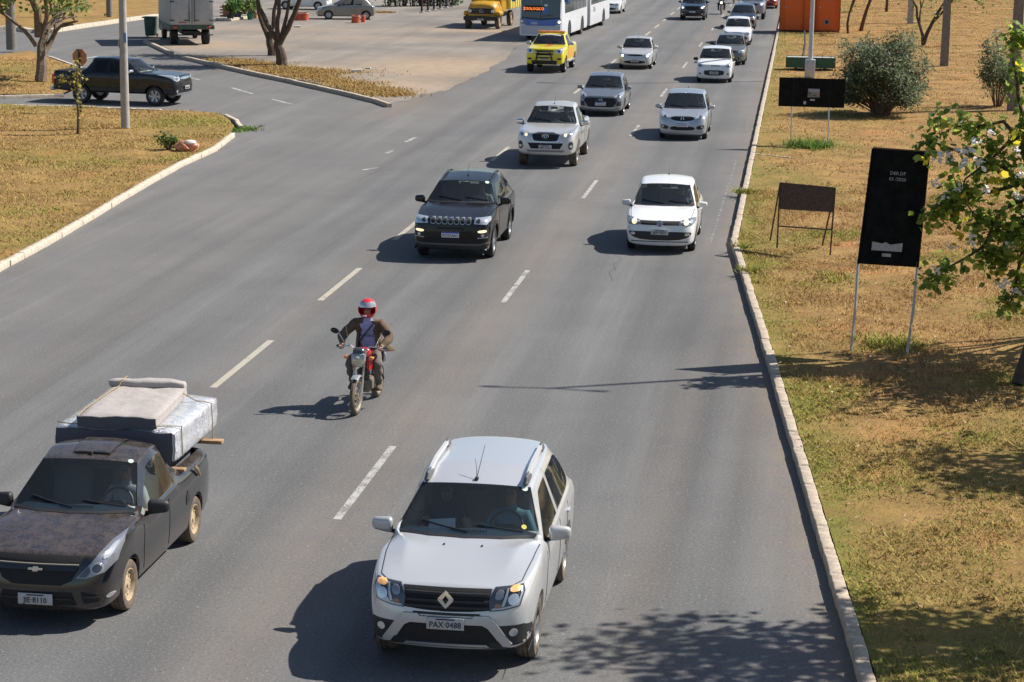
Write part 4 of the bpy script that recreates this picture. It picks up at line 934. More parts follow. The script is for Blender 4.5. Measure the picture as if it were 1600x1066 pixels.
hz = BODY['duster']['bvh'].ray_cast(Vector((0, 2.07, 4)), Vector((0, 0, -1)))[0].z
MB().rbox((0, 2.07, hz+.014), (.045, .07, .04), .015, 2).build('antenna_base', M_blk, dus); MB().tube([(0, 2.07, hz+.02), (.05, 2.35, hz+.34)], [.005, .003], 5).build('antenna', M_blk, dus); MB().tube([(0, 2.07, hz+.02), (-.02, 2.18, hz+.12), (-.05, 2.25, hz+.2)], [.004, .003, .002], 5).build('antenna', M_blk, dus)
for x in (-.2, .22):
    h = BODY['duster']['bvh'].ray_cast(Vector((x, 1.05, 4)), Vector((0, 0, -1)))[0]; MB().rbox((x, 1.05, h.z+.008), (.02, .03, .018), .006, 2).build('washer_nozzle', M_blk, dus)
occupant('passenger in a dark sleeveless top, seen through the windshield of the silver SUV', dus, DD, -1, 'passenger', M_drk, M_skin, M_skin, True)
occupant('driver in a blue T-shirt at the wheel of the silver SUV', dus, DD, 1, 'driver', M_teal, M_skin)
def dashpaper(root, D, label, x, w_=.3, m=None):
    o = MB().box((0, 0, 0), (w_, .2, .004)).build('paper_sheet', m or M_white, None, Vector(root.location)+Vector((x, D['yc']+.50, D['zc']+.0)), (R_(28), R_(-4), R_(8)), smooth=False); return tag(o, label, 'paper')
dashpaper(dus, DD, 'white paper held on the dashboard of the silver SUV', -.34)
def sticker(root, key, x, y, r=.035, m=M_white):
    bv = BODY[key]['bvh']; link('sticker', patch_mesh(bv, disc(x, y, r, 10), 'top', .003, .002, .05, 'sticker', m), root)
M_stk = mat('sticker_pale', (.6, .72, .62), .6)
sticker(dus, 'duster', .56, 2.0, .035, M_stk); sticker(dus, 'duster', .62, 1.50, .03, mat('sticker_yellow', (.6, .5, .1), .6))
# --- black light pickup with a load of mattresses
fr = [('grille', [(-.52, .83), (.52, .83), (.47, .70), (.40, .57), (.28, .515), (-.28, .515), (-.40, .57), (-.47, .70)], M_mesh, .004, False), ('grille_bar', [(-.47, .735), (.47, .735), (.44, .675), (-.44, .675)], M_blkg, .016, False), ('grille_trim', [(-.47, .745), (.47, .745), (.47, .735), (-.47, .735)], mat('dusty_trim', (.22, .2, .17), .6), .018, False),
      ('headlight', [(.45, .60), (.56, .60), (.74, .655), (.81, .73), (.815, .87), (.79, .955), (.72, .92), (.60, .76)], M_lampb, .006), ('lamp_dark', [(.47, .61), (.56, .61), (.60, .66), (.58, .73)], M_lampd, .01), ('lamp_bowl', disc(.665, .705, .062), M_sat, .012), ('lamp_lens', disc(.665, .705, .046), M_lampd, .022), ('lamp_upper', chaikin([(.70, .79), (.77, .80), (.79, .90), (.75, .90)], 1), M_lens, .012),
      ('lower_intake', [(-.40, .44), (.40, .44), (.45, .29), (-.45, .29)], M_mesh, .005, False), ('intake_bar', [(-.41, .375), (.41, .375), (.41, .355), (-.41, .355)], M_blk, .012, False), ('fog_recess', [(.50, .45), (.73, .42), (.70, .33), (.53, .31)], M_mesh, .005), ('fog_slat', [(.53, .40), (.70, .385), (.69, .37), (.53, .38)], M_blk, .012), ('tow_cap', disc(.77, .37, .025), mat('scuffed', (.25, .25, .26), .6), .006)]
mon = car('montana', 'dusty black pickup stacked with wrapped mattresses, at the left edge', (-8.235, 22.62, 0), P_black, 'pickup', front=fr, style='steel', dusty=True, plate=('JIE·8110', .365, -.045), mirrors=M_blk, glass=M_wind, dash=M_int)
MD = BODY['montana']['D']
def bowtie(root, y, z, s=1., m=None):
    mb = MB(); mb.prism([(-.085*s, -.012*s), (-.032*s, -.012*s), (-.034*s, -.028*s), (.026*s, -.028*s), (.03*s, -.012*s), (.08*s, -.012*s), (.09*s, .014*s), (.036*s, .014*s), (.038*s, .03*s), (-.022*s, .03*s), (-.026*s, .014*s), (-.078*s, .014*s)], y-.012, y); mb.build('emblem', m or M_chr, root, (0, 0, z), smooth=False)
bowtie(mon, -.005, .705)
MB().rbox((0, 1.98, 1.515), (.03, .07, .055), .012, 2).build('antenna_base', M_blk, mon)
hp = [(-.22, 2.0), (.22, 2.0), (.26, 2.6), (-.26, 2.6)]; link('roof_scoop', patch_mesh(BODY['montana']['bvh'], hp, 'top', .018, .02, .1, 'roof_scoop', P_black), mon)
sticker(mon, 'montana', .50, 1.92, .035, M_stk)
for s, ax in ((1, 'left'), (-1, 'right')): link('side_scoop', patch_mesh(BODY['montana']['bvh'], [(3.02, .62), (3.16, .66), (3.06, .80), (3.0, .72)], ax, .004, .02, .1, 'side_scoop', M_blk), mon)
occupant('driver in a grey shirt inside the black pickup', mon, MD, 1, 'driver', M_greyt, M_skin2)
def wrapmat():
    m = mat('plastic_wrap', (.56, .58, .63), .16, coat=.6); n = N(m); p = n.new('TexCoord').outputs['Object']
    a = n.noise(3.2, 6, .62, n.mapping(p, (1, 1.6, .9)), 1.8); n.bump(n.math('ADD', a, n.math('MULTIPLY', n.noise(11, 4, .6, p, 1.2), .35)), .8, .07); n.col(n.mix(n.rng(a, .40, .65), (.52, .54, .60), (.64, .65, .68))); return m
M_wrap = wrapmat(); M_foam = mat('beige_fabric', (.37, .335, .315), .9, noise=.10, nscale=5, bump=1., bscale=6); M_foamd = mat('grey_fabric_and_shade', (.10, .10, .115), .9); M_rope = mat('yellow_rope', (.33, .25, .14), .9); M_wood = mat('raw_plank', (.34, .21, .11), .85, noise=.3, nscale=12)
ml = mon.location
def wrinkle(v):
    q = .006*math.sin(v.x*9+v.y*5)+.005*math.sin(v.y*13-v.x*7+v.z*20)+.005*math.sin(v.x*21+v.z*31); return v+Vector((q*.7, q*.4, q))
def soft(c, d, r, rot=None, sub=5):
    bm = bmesh.new(); bmesh.ops.create_cube(bm, size=1); bmesh.ops.subdivide_edges(bm, edges=bm.edges[:], cuts=9, use_grid_fill=True); vs = []
    for v in bm.verts:
        p = Vector((v.co.x*d[0], v.co.y*d[1], v.co.z*d[2])); q = Vector([max(-d[i]/2+r, min(d[i]/2-r, p[i])) for i in range(3)]); e = p-q
        if e.length > 1e-6: p = q+e.normalized()*min(r, max(abs(e.x), abs(e.y), abs(e.z)))
        vs.append(wrinkle(p))
    bm.verts.index_update(); f = [[v.index for v in x.verts] for x in bm.faces]; bm.free()
    if rot is not None: vs = [rot @ v for v in vs]
    return MB().add([v+Vector(c) for v in vs], f)
def load(name, mb, m, label, cat, z0): 
    o = mb.build(name, m, None, ml, ang=70); return tag(o, label, cat)
load('wrapped_mattress', soft((-.05, 3.98, 1.36), (1.56, 1.98, .42), .06), M_wrap, 'big plastic-wrapped mattress lying across the bed of the black pickup', 'mattress', 0)
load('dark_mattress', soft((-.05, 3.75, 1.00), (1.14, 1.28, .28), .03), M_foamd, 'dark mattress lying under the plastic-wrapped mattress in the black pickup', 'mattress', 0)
tag(soft((-.05, 2.965, 1.37), (1.50, .03, .36), .012).build('mattress_end_shade', M_foamd, None, ml), 'added dark sheet standing for the shade on the front end of the wrapped mattress', 'shade sheet')  # dark sheet added to give the wrapped mattress a shaded front end
tm = thing('foam_mattress', ml, 'beige foam mattress tied on top of the pickup load', 'mattress')
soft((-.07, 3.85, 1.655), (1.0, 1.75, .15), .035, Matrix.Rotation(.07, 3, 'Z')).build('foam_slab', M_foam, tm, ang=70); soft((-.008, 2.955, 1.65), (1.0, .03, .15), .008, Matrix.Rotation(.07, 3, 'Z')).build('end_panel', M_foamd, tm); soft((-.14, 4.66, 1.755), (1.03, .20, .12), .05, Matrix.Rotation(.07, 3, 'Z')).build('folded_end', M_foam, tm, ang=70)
rp = thing('tie_rope', ml, 'yellow rope holding the mattresses on the black pickup', 'rope')
for pts in ([(-.50, 2.94, 1.56), (-.50, 2.945, 1.72), (-.50, 3.2, 1.745), (-.50, 3.9, 1.745), (-.48, 4.5, 1.745), (-.45, 4.56, 1.82), (-.45, 4.77, 1.82), (-.45, 4.80, 1.6)], [(-.82, 3.1, 1.59), (-.6, 3.0, 1.60), (-.50, 2.95, 1.62)], [(.45, 2.97, 1.62), (.60, 3.15, 1.59), (.745, 3.2, 1.58), (.75, 3.2, 1.2)], [(.36, 4.5, 1.70), (.55, 4.52, 1.59), (.65, 4.52, 1.585), (.76, 4.5, 1.57), (.775, 4.5, 1.30), (.79, 4.45, 1.06)]): MB().tube(pts, .008, 6).build('rope_strand', M_rope, rp)
for (c_, d_, lb) in (((.62, 4.42, 1.08), (.62, .12, .05), 'rear wooden plank sticking out over the pickup bed side'), ((.60, 3.12, 1.045), (.42, .10, .04), 'front wooden plank on the bed rail of the black pickup')):
    tag(MB().rbox(c_, d_, .006, 1).build('wooden_plank', M_wood, None, ml), lb, 'plank', 'planks under the mattresses')
tag(MB().tube([(.83, 3.45, 1.0), (.855, 3.5, .95), (.86, 3.58, .86)], .02, 6).build('strap_end', M_rope, None, ml), 'loose yellow strap hanging over the side of the black pickup', 'strap')
# --- black compact SUV
fr = [('grille_panel', [(-.50, .995), (.50, .995), (.49, .845), (-.49, .845)], M_blkg, .004, False)]
for k in range(7):
    x = (k-3)*.134; fr += [('grille_ring', slot(x, .92, .118, .135), M_sat, .010, False), ('grille_slot', slot(x, .92, .092, .108), M_mesh, .015, False)]
fr += [('headlight', [(.52, .87), (.80, .85), (.86, .93), (.84, 1.0), (.54, .985)], M_lens, .006), ('lamp_bowl', disc(.62, .925, .045), M_lampd, .013), ('running_light', chaikin([(.60, .72), (.80, .74), (.80, .68), (.63, .665)], 1), M_lit, .010), ('fog_pod', [(.56, .76), (.84, .76), (.84, .56), (.62, .54)], M_blk, .004), ('fog_lamp', disc(.72, .615, .035), M_lens, .012), ('fog_trim', [(.60, .56), (.82, .575), (.82, .56), (.61, .545)], M_sat, .012), ('lower_intake', [(-.56, .545), (.56, .545), (.60, .42), (-.60, .42)], M_mesh, .005, False), ('upper_intake', [(-.32, .78), (.32, .78), (.30, .745), (-.30, .745)], M_mesh, .005, False), ('bumper_lip', [(-.85, .46), (-.62, .425), (.62, .425), (.85, .46), (.85, .43), (.62, .385), (-.62, .385), (-.85, .43)], mat('dark_grey_trim', (.10, .10, .10), .5), .012, False), ('bumper_base', [(-.84, .27), (.84, .27), (.84, .40), (-.84, .40)], M_blk, .004, False)]
jee = car('compass', 'black SUV with a seven-slot grille in the middle lane', (-7.73, 47.8, 0), P_black2, 'car', front=fr, style='five', plate=('RCE2A62', .625, -.04, 'blue'), ant=(0, 2.5, .28, .12), arches=M_blk, mirrors=M_blkg)
letter(jee, 'Jeep', .10, M_chr, (0, .005, 1.02), 70, name='badge')
JD = BODY['compass']['D']
for s in (1, -1):
    bv = BODY['compass']['bvh']; pts = [Vector((s*.56, y, bv.ray_cast(Vector((s*.56, y, 4)), Vector((0, 0, -1)))[0].z+.03)) for y in (2.2, 2.5, 3.0, 3.4, 3.6)]; pts[0].z -= .03; pts[-1].z -= .03; MB().tube(pts, .018, 6).build('roof_rail', M_blkg, jee)
sticker(jee, 'compass', .52, 2.05, .05, M_stk)
occupant('driver in a grey T-shirt inside the black SUV', jee, JD, 1, 'driver', M_greyt, M_skin2)
# --- white hatchback
fr = [('grille', [(-.47, .765), (.47, .765), (.44, .675), (-.44, .675)], M_mesh, .005, False), ('headlight', chaikin([(.43, .68), (.70, .655), (.80, .72), (.80, .83), (.62, .80), (.45, .765)], 1), M_lampb, .006), ('lamp_lit', disc(.60, .735, .058), M_lit, .013), ('lamp_bowl', disc(.71, .75, .04), M_lens, .013), ('lower_intake', chaikin([(-.68, .53), (.68, .53), (.74, .49), (.66, .40), (.40, .33), (-.40, .33), (-.66, .40), (-.74, .49)], 1), M_blk, .005, False), ('fog_lamp', chaikin(rect(.57, .69, .44, .50), 1), M_lens, .012), ('lip', [(-.66, .305), (.66, .305), (.66, .285), (-.66, .285)], M_blk, .004, False)]
gol = car('gol', 'white hatchback with its driver\'s elbow out of the window, in the right lane', (-3.16, 49.75, 0), P_white, 'car', front=fr, style='cap', plate=('JKP·7071', .525, -.045), ant=(.0, 3.0, .3, .25), glass=M_wind)
mb = MB(); mb.lathe([(-.012, .062), (-.018, .068), (-.012, .075), (0, .075)], 'Y', n=24); mb.tube([(-.045, -.014, .035), (-.02, -.014, -.045), (0, -.014, .012), (.02, -.014, -.045), (.045, -.014, .035)], .008, 5); mb.tube([(-.022, -.014, .052), (0, -.014, .012), (.022, -.014, .052)], .008, 5)
mb.build('emblem', M_chr, gol, (0, -.012, .722)); MB().lathe([(-.008, .001), (-.008, .066), (0, .066)], 'Y', n=24).build('emblem_disc', mat('emblem_blue', (.12, .17, .35), .3), gol, (0, -.012, .722))
GD = BODY['gol']['D']; occupant('driver of the white hatchback resting an elbow on the open window', gol, GD, 1, 'driver_elbow', M_drk, M_skin2, M_skin2, dz=-.03)
# --- silver crew-cab pickup
fr = [('grille_frame', chaikin([(-.46, 1.09), (.46, 1.09), (.42, .86), (.34, .80), (-.34, .80), (-.42, .86)], 1), M_chr, .006, False), ('grille', chaikin([(-.42, 1.07), (.42, 1.07), (.385, .87), (.31, .825), (-.31, .825), (-.385, .87)], 1), M_mesh, .014, False)]
for z in (1.02, .955, .89): fr.append(('grille_bar', rect(-.36, .36, z-.008, z+.008), M_blk, .022, False))
fr += [('headlight', chaikin([(.48, .93), (.74, .95), (.86, 1.04), (.84, 1.15), (.62, 1.10), (.49, 1.08)], 1), M_lens, .006), ('lamp_bowl', disc(.60, 1.01, .045), M_lit, .014), ('lamp_bowl', disc(.73, 1.04, .05), M_lampb, .013), ('lower_intake', [(-.55, .775), (.55, .775), (.44, .60), (-.44, .60)], M_mesh, .005, False), ('fog_pod', chaikin([(.70, .80), (.82, .84), (.84, .60), (.70, .58)], 1), M_blk, .006), ('fog_lamp', disc(.765, .68, .045), M_lens, .014), ('bumper_skid', [(-.60, .56), (.60, .56), (.52, .50), (-.52, .50)], mat('grey_skid', (.2, .2, .2), .6), .006, False)]
hil = car('hilux', 'silver crew-cab pickup with a straw hat on the dashboard', (-7.69, 65.2, 0), P_silver2, 'pickup', front=fr, style='six', dusty=True, plate=('PBF·7323', .655, -.045), ant=(0, 2.3, .28, .1), glass=M_wind, mirrors=M_chr)
mb = MB()
def ring(mb, cx, cz, rx, rz_, y, r=.008): mb.tube([(cx+rx*math.cos(a), y, cz+rz_*math.sin(a)) for a in [2*PI*k/20 for k in range(21)]], r, 5, False)
ring(mb, 0, 0, .095, .065, -.012, .010); ring(mb, 0, .0, .035, .06, -.014); ring(mb, 0, .028, .065, .03, -.014); mb.build('emblem', M_chr, hil, (0, -.0, .985))
HD = BODY['hilux']['D']
hat = thing('straw_hat', Vector(hil.location)+Vector((.12, HD['yc']+.48, HD['zc']+.0)), 'pale straw hat on the dashboard of the silver pickup', 'hat'); MB().lathe([(.0, .001), (.005, .2), (.02, .22), (.022, .10)], 'Z', n=20).build('brim', mat('straw', (.62, .55, .35), .9), hat); MB().lathe([(.015, .10), (.10, .085), (.125, .05), (.115, .001)], 'Z', n=20).build('crown', MATS['straw'], hat)
occupant('driver inside the silver crew-cab pickup', hil, HD, 1, 'driver', M_drk, M_skin2)
# --- grey hatchback with a trapezoid grille
fr = [('grille', [(-.58, .70), (.58, .70), (.64, .60), (.44, .34), (-.44, .34), (-.64, .60)], M_mesh, .005, False), ('grille_rim', [(-.44, .36), (.44, .36), (.70, .40), (.72, .37), (.46, .315), (-.46, .315), (-.72, .37), (-.70, .40)], M_sat, .014, False), ('headlight', chaikin([(.47, .70), (.70, .72), (.82, .80), (.82, .92), (.66, .85), (.52, .77)], 1), M_lens, .006), ('lamp_bowl', disc(.66, .775, .04), M_lampd, .013), ('fog_pod', [(.62, .56), (.76, .58), (.76, .42), (.60, .40)], M_blk, .006)]
hb = car('hb', 'grey hatchback with a wide trapezoid grille behind the silver pickup', (-7.55, 81.2, 0), P_grey, 'car', front=fr, style='five', plate=('RCI6A78', .49, -.04, 'blue'), ant=(0, 3.0, .22, .15), glass=M_tint)
mb = MB(); ring(mb, 0, 0, .075, .042, -.01, .008); mb.tube([(-.04, -.01, -.03), (-.02, -.01, .03)], .008, 5).tube([(.02, -.01, -.03), (.04, -.01, .03)], .008, 5).tube([(-.03, -.01, -.006), (.03, -.01, .006)], .008, 5); em_h = mb.mesh('emblem', M_chr)
link('emblem', em_h, hb, None, (0, -.01, .635)); occupant('driver in a dark shirt inside the grey hatchback', hb, BODY['hb']['D'], 1, 'driver', M_drk, M_skin2, dz=-.03)
# --- silver monospace hatch
fr = [('grille', chaikin([(-.50, .82), (.50, .82), (.34, .70), (.15, .66), (-.15, .66), (-.34, .70)], 1), M_blkg, .006, False), ('grille_chrome', [(-.58, .80), (-.30, .685), (0, .655), (.30, .685), (.58, .80), (.58, .78), (.30, .66), (0, .63), (-.30, .66), (-.58, .78)], M_chr, .014, False), ('headlight', chaikin([(.36, .76), (.60, .74), (.80, .82), (.80, .97), (.64, .90), (.44, .83)], 1), M_lens, .007), ('lamp_bowl', disc(.60, .81, .04), M_lampd, .013), ('lower_intake', chaikin([(-.34, .50), (.34, .50), (.44, .42), (.34, .36), (-.34, .36), (-.44, .42)], 1), M_mesh, .006, False), ('fog_pod', chaikin([(.46, .50), (.74, .56), (.72, .42), (.50, .38)], 1), M_blk, .006), ('fog_lamp', disc(.66, .48, .035), M_lens, .013), ('lip', rect(-.6, .6, .27, .295), M_sat, .008, False)]
fit = car('fit', 'bluish-silver hatchback with a chrome-edged grille in the right lane', (-4.03, 73.75, 0), P_silver3, 'car', front=fr, style='five', plate=('PAX9A21', .545, -.045, 'blue'), ant=(0, 3.2, .18, .12), glass=M_tint)
MB().tube([(-.045, 0, -.05), (-.03, 0, .05)], .010, 5).tube([(.045, 0, -.05), (.03, 0, .05)], .010, 5).tube([(-.035, 0, 0), (.035, 0, 0)], .010, 5).build('emblem', M_chr, fit, (0, -.03, .765))
sticker(fit, 'fit', -.02, 1.85, .03, M_white); occupant('driver inside the bluish-silver hatchback', fit, BODY['fit']['D'], 1, 'driver', M_drk, M_skin2)
# --- yellow road-patrol pickup
fr = [('grille_upper', [(-.44, 1.07), (.44, 1.07), (.42, 1.01), (-.42, 1.01)], M_blk, .006, False), ('grille_lower', [(-.42, .94), (.42, .94), (.38, .84), (-.38, .84)], M_mesh, .006, False), ('headlight', chaikin([(.50, .94), (.80, .93), (.88, 1.04), (.84, 1.18), (.56, 1.12)], 1), M_lens, .007), ('lamp_bowl', disc(.68, 1.03, .06), M_lampd, .013), ('fog_slot', chaikin(rect(.60, .80, .63, .72), 1), M_blk, .006), ('bumper_base', [(-.62, .60), (.62, .60), (.56, .40), (-.56, .40)], M_blk, .006, False)]
yel = car('ranger', 'yellow road-patrol pickup with a light bar on its roof', (-12.05, 100.8, 0), P_yel, 'pickup', front=fr, style='six', plate=('PBG·1180', .70, -.06), glass=M_tint, mirrors=M_sat, rz=-.02)
bb = MB(); bb.tube([(-.40, -.05, .42), (-.36, -.10, .72), (-.30, -.09, .98), (-.22, -.06, 1.02), (.22, -.06, 1.02), (.30, -.09, .98), (.36, -.10, .72), (.40, -.05, .42)], .035, 8); bb.tube([(-.36, -.09, .74), (.36, -.09, .74)], .02, 8); bb.build('bull_bar', M_blk, yel)
lb = MB().rbox((0, 2.45, 1.80), (1.32, .26, .10), .04, 3).build('light_bar', M_amber, yel); MB().rbox((0, 2.45, 1.755), (1.25, .2, .04), .01, 2).build('light_bar_base', M_sat, lb)
for x in (-.5, -.17, .17, .5): MB().box((x, 2.45, 1.80), (.02, .265, .105)).build('light_bar_divider', M_redl, lb, smooth=False)
bv = BODY['ranger']['bvh']; link('hood_stripe', patch_mesh(bv, [(-.12, .62), (.06, .80), (.0, .84), (.30, 1.36), (.02, 1.36), (-.04, .90)], 'top', .004, .004, .1, 'hood_stripe', mat('red_print', (.5, .03, .02), .5)), yel)
link('hood_band', patch_mesh(bv, [(-.48, .34), (.48, .34), (.46, .42), (-.46, .42)], 'top', .004, .004, .1, 'hood_band', mat('faded_print', (.70, .58, .18), .6)), yel)
link('windshield_band', patch_mesh(bv, [(-.5, 2.04), (.5, 2.04), (.5, 2.11), (-.5, 2.11)], 'top', .004, .004, .1, 'windshield_band', mat('grey_band', (.5, .5, .45), .6)), yel)
for ax, s in (('left', 1), ('right', -1)):
    link('door_decal', patch_mesh(bv, [(1.75, .60), (3.1, .60), (3.1, 1.05), (1.9, 1.05)], ax, .003, .004, .1, 'door_decal', mat('orange_print', (.72, .30, .03), .5)), yel)
    MB().rbox((s*.93, 2.5, .48), (.16, 1.9, .06), .025, 2).build('side_step', M_sat, yel)
# --- generic fronts for farther cars
def gfront(D, hl=(.40, .8, .0, .16), gr=(.36, .09), gm=M_blk, lit=False, intake=.5, hm=M_lens):
    w = D['W']/2; zn = D['zn']; zl = D.get('zl', .2); x0, x1, dz, hh = hl; x1 = min(x1, w*.94)
    f = [('grille', chaikin(rect(-gr[0], gr[0], zn-.03-gr[1], zn-.03), 1), gm, .006, False), ('headlight', chaikin([(x0, zn-.04-hh*.8+dz), (x1-.05, zn-.03-hh+dz), (x1, zn-.02+dz), (x1-.06, zn+.03+dz), (x0, zn-.03+dz)], 1), hm, .007), ('lamp_bowl', disc((x0+x1)/2, zn-.05-hh*.35+dz, hh*.32), M_litw if lit else M_lampb, .014), ('lower_intake', chaikin(rect(-intake, intake, zl+.10, zl+.24), 1), M_mesh, .006, False), ('fog_lamp', disc(w*.76, zl+.18, .045), M_lens, .010)]
    return f
cor = car('corsa', 'pale silver sedan with lit headlights in the middle lane', (-8.1, 104.15, 0), P_silver2, 'car', front=gfront(BODY['corsa']['D'], (.42, .78, .02, .18), (.36, .08), M_blkg, True)+[('grille_trim', rect(-.38, .38, .62, .645), M_chr, .014, False)], style='cap', plate=('JFX·4410', .42, -.05), ant=(0, 2.0, .2, .15), glass=M_tint)
fr = [('headlight', chaikin([(.46, .70), (.72, .68), (.77, .80), (.70, .87), (.50, .84)], 1), M_lens, .007), ('lamp_bowl', disc(.63, .77, .05), M_lampd, .014), ('mouth', chaikin([(-.42, .58), (.42, .58), (.46, .48), (.40, .34), (-.40, .34), (-.46, .48)], 1), M_blk, .006, False), ('fog_lamp', disc(.62, .42, .04), M_lampd, .01)]+[('grille_slot', slot(x, .775, .055, .05), M_blkg, .008, False) for x in (-.10, -.02, .06, .14, .22)]
uno = car('uno', 'white boxy hatchback with a row of small grille slots', (-4.0, 97.4, 0), P_white, 'car', front=fr, style='cap', plate=('JKD·0824', .46, -.045), mirrors=M_blk, glass=M_tint)
FC = 'cars queued on the far stretch of the avenue'
vec = car('corsa', 'taupe sedan half hidden behind the white boxy hatchback', (-3.72, 108.2, 0), P_taupe, 'car', group=FC, front=gfront(BODY['corsa']['D'], (.42, .8, .0, .13)), style='five', plate=('JGA·2217', .42, -.05), mirrors=M_blk, glass=M_wind)
pal = car('gol', 'white hatchback with a black lower bumper near the orange container', (-3.85, 123.5, 0), P_white, 'car', group=FC, front=gfront(BODY['gol']['D'], (.46, .78, .0, .15), (.30, .10))+[('bumper_mask', [(-.52, .50), (.52, .50), (.62, .34), (-.62, .34)], M_blk, .008, False)], style='cap', plate=('PAL·3309', .55, -.05), mirrors=M_blk, glass=M_tint)
dkc = car('fit', 'dark blue car between the white hatchback and the steel-blue pickup', (-4.0, 138.5, 0), P_navy, 'car', group=FC, front=gfront(BODY['fit']['D']), style='five', glass=M_tint)
blu = car('ranger', 'steel-blue pickup with a lit headlight, beside the red car', (-3.75, 150.5, 0), P_blue, 'pickup', group=FC, front=gfront(BODY['ranger']['D'], (.5, .86, .03, .2), (.4, .16), M_mesh, True), style='six', glass=M_tint, mirrors=M_chr)
red = car('gol', 'red car at the far right, next to the orange container', (-3.0, 166, 0), P_red, 'car', group=FC, front=gfront(BODY['gol']['D'], (.46, .78, .0, .15), (.30, .10), M_blk, True), style='five', glass=M_tint)
cre = car('far_suv', 'black SUV far off in the middle lane', (-7.68, 148, 0), P_navy, 'car', group=FC, front=gfront(BODY['far_suv']['D'], (.5, .82, .0, .16), (.46, .26), M_mesh, True), style='five', plate=('RET4B10', .60, -.045, 'blue'), glass=M_tint)
wh2 = car('hb', 'white car far behind the black SUV', (-7.2, 182, 0), P_white, 'car', group=FC, front=gfront(BODY['hb']['D'], (.46, .8, .0, .15)), style='five', glass=M_tint)
wh3 = car('corsa', 'white car behind the articulated bus', (*pix(953, 21)[:2], 0), P_white, 'car', group=FC, front=gfront(BODY['corsa']['D']), style='cap', glass=M_tint, rz=-.03)
# --- graphite pickup turning from the side street (seen from the side, heading right)
a_, b_ = pix(246, 166), pix(122, 161); hd = math.atan2(a_.y-b_.y, a_.x-b_.x); rzp = hd+PI/2
fr = gfront(BODY['ranger']['D'], (.5, .88, .03, .2), (.44, .10), M_chr)+[('grille_lower', [(-.44, .92), (.44, .92), (.40, .74), (-.40, .74)], M_mesh, .006, False), ('bumper_lip', rect(-.7, .7, .42, .50), M_sat, .01, False)]
off = Matrix.Rotation(rzp, 3, 'Z') @ Vector((-(BODY['ranger']['D']['W']/2-.05), 0, 0))
s10 = car('ranger', 'graphite crew-cab pickup crossing the side street behind the utility pole', a_-off*1 if False else a_+Vector((-.0, .88, 0)), P_dark, 'pickup', front=fr, style='six', plate=('PBS·6601', .70, -.06), glass=M_dglass, rz=rzp, mirrors=M_chr)
bv = BODY['ranger']['bvh']; RD = BODY['ranger']['D']; L_ = RD['L']
MB().rbox((0, (4.0+5.2)/2, 1.215), (1.56, 1.2, .03), .012, 2).build('bed_cover', M_blk, s10)
for s in (-1, 1): MB().rbox((s*.80, L_-.12, .92), (.16, .12, .36), .03, 2).build('tail_light', M_redl, s10)
MB().rbox((0, L_-.02, .52), (1.6, .16, .14), .04, 2).build('rear_bumper', M_sat, s10); sb = MB()
sb.tube([(-.74, 4.25, 1.20), (-.66, 4.02, 1.62), (-.55, 4.0, 1.70), (.55, 4.0, 1.70), (.66, 4.02, 1.62), (.74, 4.25, 1.20)], .035, 8); sb.build('sport_bar', M_sat, s10)
# ---------------------------------------------------------------- motorcycles and riders
M_redp = paint('tank_red', (.50, .015, .02), 0, .25); M_gsil = mat('fender_silver', (.40, .42, .45), .4, .5); M_eng = mat('engine_metal', (.22, .19, .15), .6, .6, noise=.3, nscale=20); M_dsteel = mat('fork_steel', (.55, .52, .46), .35, .8); M_dust = mat('dusty_hub', (.45, .33, .19), .85)
def moto_wheel(root, y, R, wd, nm, dusty=M_rubd):
    t = MB(); h = wd/2; t.lathe([(-h*.7, R-.07), (-h, R-.045), (-h*.8, R-.015), (-h*.35, R), (h*.35, R), (h*.8, R-.015), (h, R-.045), (h*.7, R-.07), (h*.5, R-.075), (-h*.5, R-.075)], 'X', n=40, close=True)
    r = MB(); r.lathe([(-h*.75, R-.062), (-h*.7, R-.08), (-h*.3, R-.088), (h*.3, R-.088), (h*.7, R-.08), (h*.75, R-.062)], 'X', n=36); r.lathe([(-.055, .02), (-.05, .062), (-.02, .055), (.02, .055), (.05, .062), (.055, .02), (.055, .001)], 'X', n=18)
    for k in range(18):
        a = 2*PI*k/18; s = 1 if k % 2 else -1; r.tube([(s*.045, math.cos(a+.3*s)*.05, math.sin(a+.3*s)*.05), (0, math.cos(a)*(R-.085), math.sin(a)*(R-.085))], .0035, 4, False)
    w = r.build('wheel', mat('dusty_chrome_rim', (.50, .43, .33), .45, .5), root, (0, y, R)); t.build('tyre', dusty, w); return w
